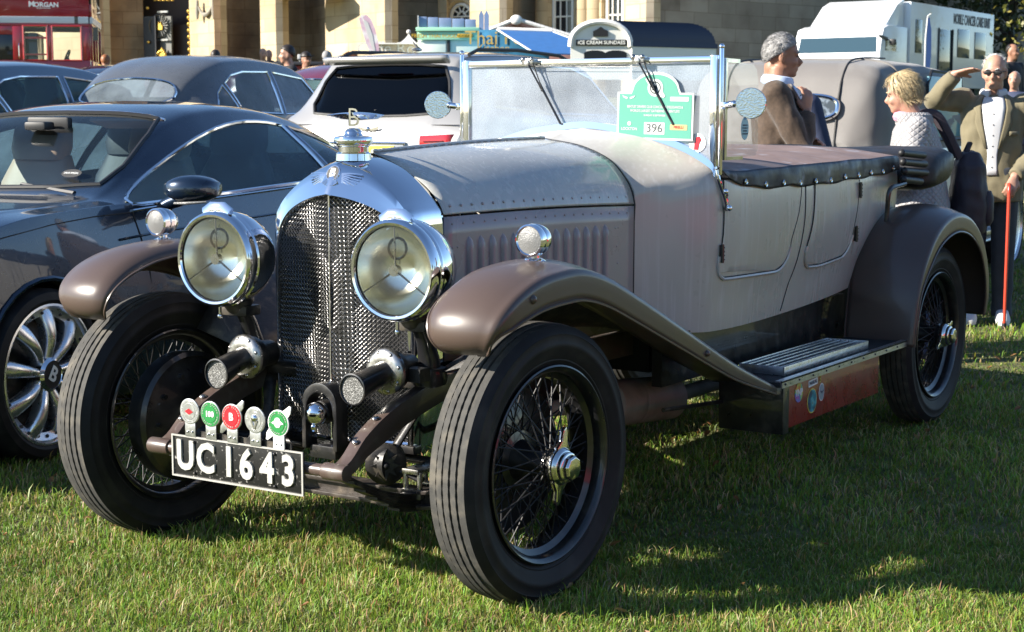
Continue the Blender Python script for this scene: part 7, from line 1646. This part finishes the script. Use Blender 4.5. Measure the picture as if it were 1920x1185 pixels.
# local x = facing, y = his left (picture right)
man, k, A, HM = person('person', p, hd, HMAN, 'man in khaki jacket and sunglasses shading his eyes, leaning on a red cane', 'skin_fair', 'jacket', 'khaki_cloth', 'denim_dark', 'hair_white', 'trainer_white',
    arms={'R': dict(e=(.10, -.37, 1.40), w=(.19, -.235, 1.575), hd=(.10, .25, .045), back=(-.25, .1, 1), curl=.05, side=1, sh=(.0, -.0, .03)), 'L': dict(e=(-.02, .30, 1.12), w=(.21, .13, .93), hd=(.5, -.25, -.9), back=(.7, .3, .5), curl=.75, side=1)},
    head=(0, R(4), R(-10)), headoff=(.02, 0), hair='receding', vox=.010, shirt='shirt_white', glasses=True, belt=True)
wl = Vector((.25, .105, .88)); M_ = man.matrix_basis if False else TM(p, (0, 0, hd))
tipl = Vector((.30, .10, .0)); 
cn = empty('walking_cane', M_ @ Vector((.30, .10, 0)), hd, 'slim red walking cane held by the man in khaki', 'cane')
b = B(); b.tube([(.0, 0, 0), (-.03, .003, .84)], [.0095, .0115], 10); b.build('shaft', 'cane_red', cn); b = B(); b.tube([(-.03, .003, .84), (-.032, .003, .872), (-.05, -.0, .888), (-.09, -.01, .886)], [.0125, .0135, .0135, .012], 10); b.build('handle', 'cane_red', cn)
b = B(); b.lathe([(0, 0), (.014, 0), (.014, .03), (.011, .034)], (0, 0, 0), (0, 0, 1), 12); b.build('ferrule', 'rubber', cn)
b = B(); P_ = [[(.150 * math.cos(a) * 1.02, .19 * math.sin(a) * 1.02 + .0, z) for a in np.linspace(.55, .95, 5)] for z in (1.19, 1.215)]
b.grid(P_); b.build('breast_pocket', 'khaki_cloth', man, solid=.008)
# woman in the quilted coat, facing picture left, rucksack on her back
d = 9.0; p = G(U(1735, d), d); hd = TOCAM + R(-98)
wom, k, A, HM = person('person', p, hd, 1.58, 'blonde woman in a pale quilted coat and rose scarf with a dark rucksack', 'skin_fair', 'coat', 'quilted', 'cloth_navy', 'hair_blonde', 'shoe_dark', arms={'L': dict(e=(.10, .26, 1.0), w=(.28, .16, .98)), 'R': dict(e=(.06, -.27, 1.0), w=(.26, -.15, 1.0))}, head=(R(-4), R(10), R(-12)), headoff=(.03, 0), hair='bob', vox=.011, stoop=.12, build_=1.03, female=True)
b = B(); b.tube([(.055 + .075 * math.cos(a), .085 * math.sin(a), 1.335 + .012 * math.cos(a)) for a in np.linspace(0, 6.283, 22, endpoint=False)], .030, 8, loop=True); b.build('scarf', 'scarf_rose', wom)
b = B(); b.tube([(.05 + .085 * math.cos(a) , .10 * math.sin(a), 1.325) for a in np.linspace(.6, 5.68, 22)], .026, 8, flat=1.7); b.build('coat_collar', 'quilted', wom)
rk = empty('rucksack', TM(p, (0, 0, hd)) @ Vector((-.27, -.09, .70)), hd, 'black and maroon rucksack hanging on the blonde woman\'s back', 'bag')
b = B(); b.rings([ell((.0, 0, z), rx, ry, 20, .75) for z, rx, ry in ((.02, .06, .11), (.0, .09, .14), (.08, .105, .16), (.25, .10, .16), (.38, .085, .14), (.45, .05, .09), (.46, .02, .04))]); fuse(b, 'pack', 'pack_black', rk, .012, 3, .010, 12)
b = B(); b.tube([(.02, -.04, .45), (.0, -.03, .50), (.0, .03, .50), (.02, .04, .45)], .012, 8); b.build('grab_loop', 'pack_black', rk)
for s in (1, -1): b = B(); b.tube([tuple(q) for q in cat([(.06, s * .08, .42), (.13, s * .10, .56), (.2, s * .11, .66), (.3, s * .12, .64), (.36, s * .12, .5), (.3, s * .14, .3), (.1, s * .12, .1)], 24)], .012, 8, flat=2.); b.build('strap', 'pack_black', rk)
b = B(); b.rings([ell((-.09, 0, z), rx, ry, 16, .75) for z, rx, ry in ((.05, .03, .1), (.08, .045, .12), (.2, .045, .12), (.24, .03, .1))]); b.build('front_pocket', 'pack_black', rk)
# man in brown tweed, profile to the right, hand at his chin
d = 9.15; p = G(U(1461, d), d); hd = TOCAM + R(78)
bro, k, A, HM = person('person', p, hd, 1.80, 'grey-haired man in brown tweed jacket holding a hand to his chin', 'skin_tan', 'jacket', 'tweed', 'denim_dark', 'hair_grey', 'shoe_dark', arms={'R': dict(e=(.16, -.24, 1.14), w=(.165, -.10, 1.37), hd=(.02, .10, .8), back=(.7, -.6, .1), curl=.5, side=1), 'L': dict(e=(.12, .24, 1.12), w=(.2, .05, 1.18))}, head=(0, R(3), R(6)), hair='short', vox=.010, shirt='shirt_blue')
# older man behind him
d = 10.1; p = G(U(1497, d), d); hd = TOCAM + R(-60)
person('person', p, hd, 1.70, 'older grey-haired man with lowered head standing behind the tweed jacket', 'skin_tan', 'jacket', 'cloth_navy', 'denim_dark', 'hair_grey', 'shoe_dark', head=(0, R(24), R(10)), headoff=(.05, 0), hair='receding', vox=.013, shirt='shirt_white', stoop=.15)
# onlookers among the stalls and at the right
far = [(195, 27, 1.62, 180, 'woman with cropped auburn hair and floral blouse by the red bus', 'cloth_floral', 'hair_red', 'short', 'skin_tan'), (402, 27, 1.7, 180, 'man in a red top walking towards the palace gate', 'cloth_red', 'hair_dark', 'short', 'skin_tan'), (540, 21, 1.78, -70, 'dark-haired man in a black jacket by the black canopy', 'cloth_black', 'hair_dark', 'short', 'skin_fair'), (572, 24, 1.68, 30, 'person in a dark cap and pale blue top near the canopy', 'shirt_blue', 'hair_dark', 'cap', 'skin_tan'),
       (612, 25, 1.7, 160, 'balding man in a navy jacket at the red counter', 'cloth_navy', 'hair_grey', 'receding', 'skin_fair'), (636, 28, 1.6, 150, 'short person in royal blue at the red counter', 'cloth_navy', 'hair_grey', 'short', 'skin_fair'), (655, 20, 1.68, 130, 'woman with long red hair beside the white car', 'cloth_black', 'hair_red', 'bob', 'skin_fair'), (492, 34, 1.7, 20, 'bald onlooker far off before the lit pier', 'cloth_black', 'hair_grey', 'receding', 'skin_fair'), (503, 36, 1.66, 20, 'small far onlooker beside the bald one', 'cloth_navy', 'hair_grey', 'receding', 'skin_fair'),
       (1899, 24, 1.8, 40, 'man in dark jacket standing under the yellowing tree', 'cloth_black', 'hair_dark', 'receding', 'skin_tan'), (1907, 18, 1.5, -30, 'man in navy jacket and white shirt looking at his phone', 'cloth_navy', 'hair_grey', 'receding', 'skin_fair')]
for x, d, H_, a, lab, cl, hm, hs_, sk in far:
    person('person', G(U(x, d), d), TOCAM + R(a), H_, lab, sk, 'shirt' if cl in ('cloth_floral', 'cloth_red', 'shirt_blue') else 'jacket', cl, 'denim_dark', hm, 'shoe_dark', hair=hs_, vox=.020)
# ================================================================ ground
def ground():
    ss = np.unique(np.concatenate([np.linspace(-14, 14, 57), np.linspace(-60, 60, 41), np.linspace(-420, 420, 29)]))
    ds = np.unique(np.concatenate([np.linspace(-6, 22, 57), np.linspace(-40, 100, 57), np.linspace(-420, 700, 36)]))
    P = []
    for d in ds:
        row = []
        for s in ss:
            p = G(s, d); z = p.z + (.012 * noise.noise(Vector((p.x * .7, p.y * .7, 0))) if abs(s) < 14 and d < 16 else 0)
            row.append((p.x, p.y, min(z, 6) - .006))
        P.append(row)
    b = B(); b.grid([list(reversed(r)) for r in P]); o = b.build('ground', 'turf', None, ang=180); tag(o, kind='structure')
m = mat('turf', (.07, .085, .03), .9); N = m.node_tree.nodes; L = m.node_tree.links; tc = N.new('ShaderNodeTexCoord')
def _tn(scale):
    n = N.new('ShaderNodeTexNoise'); n.inputs['Scale'].default_value = scale; n.inputs['Detail'].default_value = 6; L.new(tc.outputs['Object'], n.inputs[0]); return n
r1 = N.new('ShaderNodeValToRGB'); r1.color_ramp.elements[0].position = .35; r1.color_ramp.elements[0].color = (.06, .075, .02, 1); r1.color_ramp.elements[1].position = .68; r1.color_ramp.elements[1].color = (.17, .16, .06, 1)
L.new(_tn(9).outputs[0], r1.inputs[0]); L.new(r1.outputs[0], N['Principled BSDF'].inputs['Base Color'])
bp_ = N.new('ShaderNodeBump'); bp_.inputs['Strength'].default_value = 1; bp_.inputs['Distance'].default_value = .03; L.new(_tn(60).outputs[0], bp_.inputs['Height']); L.new(bp_.outputs[0], N['Principled BSDF'].inputs['Normal'])
ground()
# grass: blades as real geometry, thick near the camera
def grass():
    rng = np.random.default_rng(3)
    zones = [(-2.9, 3.1, 2.3, 5.2, 22000), (-4.6, 4.8, 5.2, 8.0, 7000), (-6.5, 8., 8.0, 13., 1500), (-2., 12., 13., 26., 260)]
    allv = []; allf = []; alln = 0; cols = []
    for s0, s1, d0, d1, den in zones:
        n = int((s1 - s0) * (d1 - d0) * den)
        # denser towards the camera inside each zone; clumped
        s = rng.uniform(s0, s1, n); d = rng.uniform(d0, d1, n)
        keep = (np.abs(s) < d * .36 + .15) | (rng.random(n) < .2)
        s, d = s[keep], d[keep]; n = len(s)
        x = CAM.x + RT.x * s + FH.x * d; y = CAM.y + RT.y * s + FH.y * d
        t = np.maximum(0, d - 7.5); z = .045 * t * t / (t + 3.)
        f1 = np.sin(x * 3.1 + 1.3 * np.sin(y * 2.3)) * np.sin(y * 2.7 + 1.1 * np.sin(x * 1.9)); f2 = np.sin(x * 9.3 + 2 * np.sin(y * 7.7)) * np.sin(y * 8.1 + 2 * np.sin(x * 6.9))
        big = 1 + .35 * f1 + .3 * f2
        h = rng.gamma(5., .0047, n) * big * (1 if d0 < 8 else 1.25); h = np.clip(h, .010, .075)
        wd = rng.uniform(.0009, .002, n) * (1 if d0 < 5 else 1.5 if d0 < 8 else 2.6 if d0 < 13 else 5)
        a = rng.uniform(0, 2 * np.pi, n); lean = np.abs(rng.normal(.55, .35, n)); la = rng.uniform(0, 2 * np.pi, n) * .75 + 1.0
        dx, dy = np.cos(la) * lean * h, np.sin(la) * lean * h
        cx, cy = np.cos(a) * wd, np.sin(a) * wd
        # keep tyres clear is not needed: blades part round them
        base = np.stack([x, y, z - .004], 1); W_ = np.stack([cx, cy, 0 * cx], 1)
        mid = base + np.stack([dx * .35, dy * .35, h * .62], 1); tip = base + np.stack([dx, dy, h * (1 - .25 * np.minimum(1, lean))], 1)
        V = np.concatenate([base - W_, base + W_, mid + W_ * .8, mid - W_ * .8, tip], 1).reshape(-1, 3)
        idx = np.arange(n)[:, None] * 5 + alln
        allf.append(np.concatenate([idx, idx + 1, idx + 2, idx, idx + 2, idx + 3, idx + 3, idx + 2, idx + 4], 1).reshape(-1, 3)); allv.append(V); alln += n * 5
        u = rng.random(n)
        dry = (u < .2 + .10 * f2 + .08 * f1)
        g = np.stack([rng.uniform(.15, .28, n), rng.uniform(.25, .40, n), rng.uniform(.022, .06, n)], 1) * (.85 + .25 * f1)[:, None]
        st = np.stack([rng.uniform(.34, .58, n), rng.uniform(.28, .46, n), rng.uniform(.12, .22, n)], 1)
        rd = np.stack([rng.uniform(.2, .3, n), rng.uniform(.09, .13, n), rng.uniform(.02, .05, n)], 1)
        c = np.where(dry[:, None], st, g); c = np.where((u > .985)[:, None], rd, c)
        # a scuff of pale frosted stubble by the near front wheel
        px_, py_ = x - .9, y - .66
        sc_ = np.exp(-((px_ * .84 + py_ * .54) ** 2 / .006 + (-px_ * .54 + py_ * .84) ** 2 / .03)); fr = rng.random(n) < sc_ * .7
        c = np.where(fr[:, None], np.array([.5, .5, .48]), c)
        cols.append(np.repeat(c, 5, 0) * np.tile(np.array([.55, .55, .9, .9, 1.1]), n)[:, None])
    V = np.concatenate(allv); F = np.concatenate(allf); C_ = np.concatenate(cols)
    me = bpy.data.meshes.new('grass'); me.vertices.add(len(V)); me.vertices.foreach_set('co', V.ravel())
    me.loops.add(len(F) * 3); me.loops.foreach_set('vertex_index', F.ravel().astype(np.int32)); me.polygons.add(len(F)); me.polygons.foreach_set('loop_start', np.arange(len(F), dtype=np.int32) * 3)
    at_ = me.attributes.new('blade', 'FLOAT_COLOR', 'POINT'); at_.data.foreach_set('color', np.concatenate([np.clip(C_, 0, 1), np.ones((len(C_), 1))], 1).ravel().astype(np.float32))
    me.update(); me.validate()
    m = bpy.data.materials.new('grass_blade'); m.use_nodes = True; N = m.node_tree.nodes; L = m.node_tree.links; N.clear()
    o_ = N.new('ShaderNodeOutputMaterial'); at = N.new('ShaderNodeAttribute'); at.attribute_name = 'blade'
    pb = N.new('ShaderNodeBsdfPrincipled'); pb.inputs['Roughness'].default_value = .5; pb.inputs['Specular IOR Level'].default_value = .35; L.new(at.outputs[0], pb.inputs['Base Color'])
    tl = N.new('ShaderNodeBsdfTranslucent'); L.new(at.outputs[0], tl.inputs[0]); mx = N.new('ShaderNodeMixShader'); mx.inputs[0].default_value = .35; L.new(pb.outputs[0], mx.inputs[1]); L.new(tl.outputs[0], mx.inputs[2]); L.new(mx.outputs[0], o_.inputs[0])
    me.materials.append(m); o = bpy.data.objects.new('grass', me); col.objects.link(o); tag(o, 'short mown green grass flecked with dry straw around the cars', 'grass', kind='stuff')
grass()

# fallen leaves: too many and too small to tell apart
def litter():
    rng = np.random.default_rng(11); b = B()
    for k in range(170):
        d = rng.uniform(2.9, 11); s = rng.uniform(-.34, .34) * d; p = G(s, d); a = rng.uniform(0, 6.28); L_ = rng.uniform(.012, .026); t1, t2 = rng.uniform(-.6, .6), rng.uniform(-.6, .6); z = p.z + rng.uniform(.012, .034)
        M = Matrix.Translation((p.x, p.y, z)) @ Euler((t1, t2, a)).to_matrix().to_4x4(); b.at(M)
        b.add([(-L_, 0, 0), (-L_ * .3, -L_ * .5, .003), (L_ * .5, -L_ * .4, .004), (L_, 0, .0), (L_ * .5, L_ * .4, .004), (-L_ * .3, L_ * .5, .003), (0, 0, -.002)], [(0, 1, 6), (1, 2, 6), (2, 3, 6), (3, 4, 6), (4, 5, 6), (5, 0, 6)])
    tag(b.build('fallen_leaves', 'dead_leaf', None, smooth=False), 'small brown fallen leaves scattered over the grass', 'leaves', kind='stuff')
leaf_mat('dead_leaf', (.2, .09, .03), (.34, .2, .08)); litter()
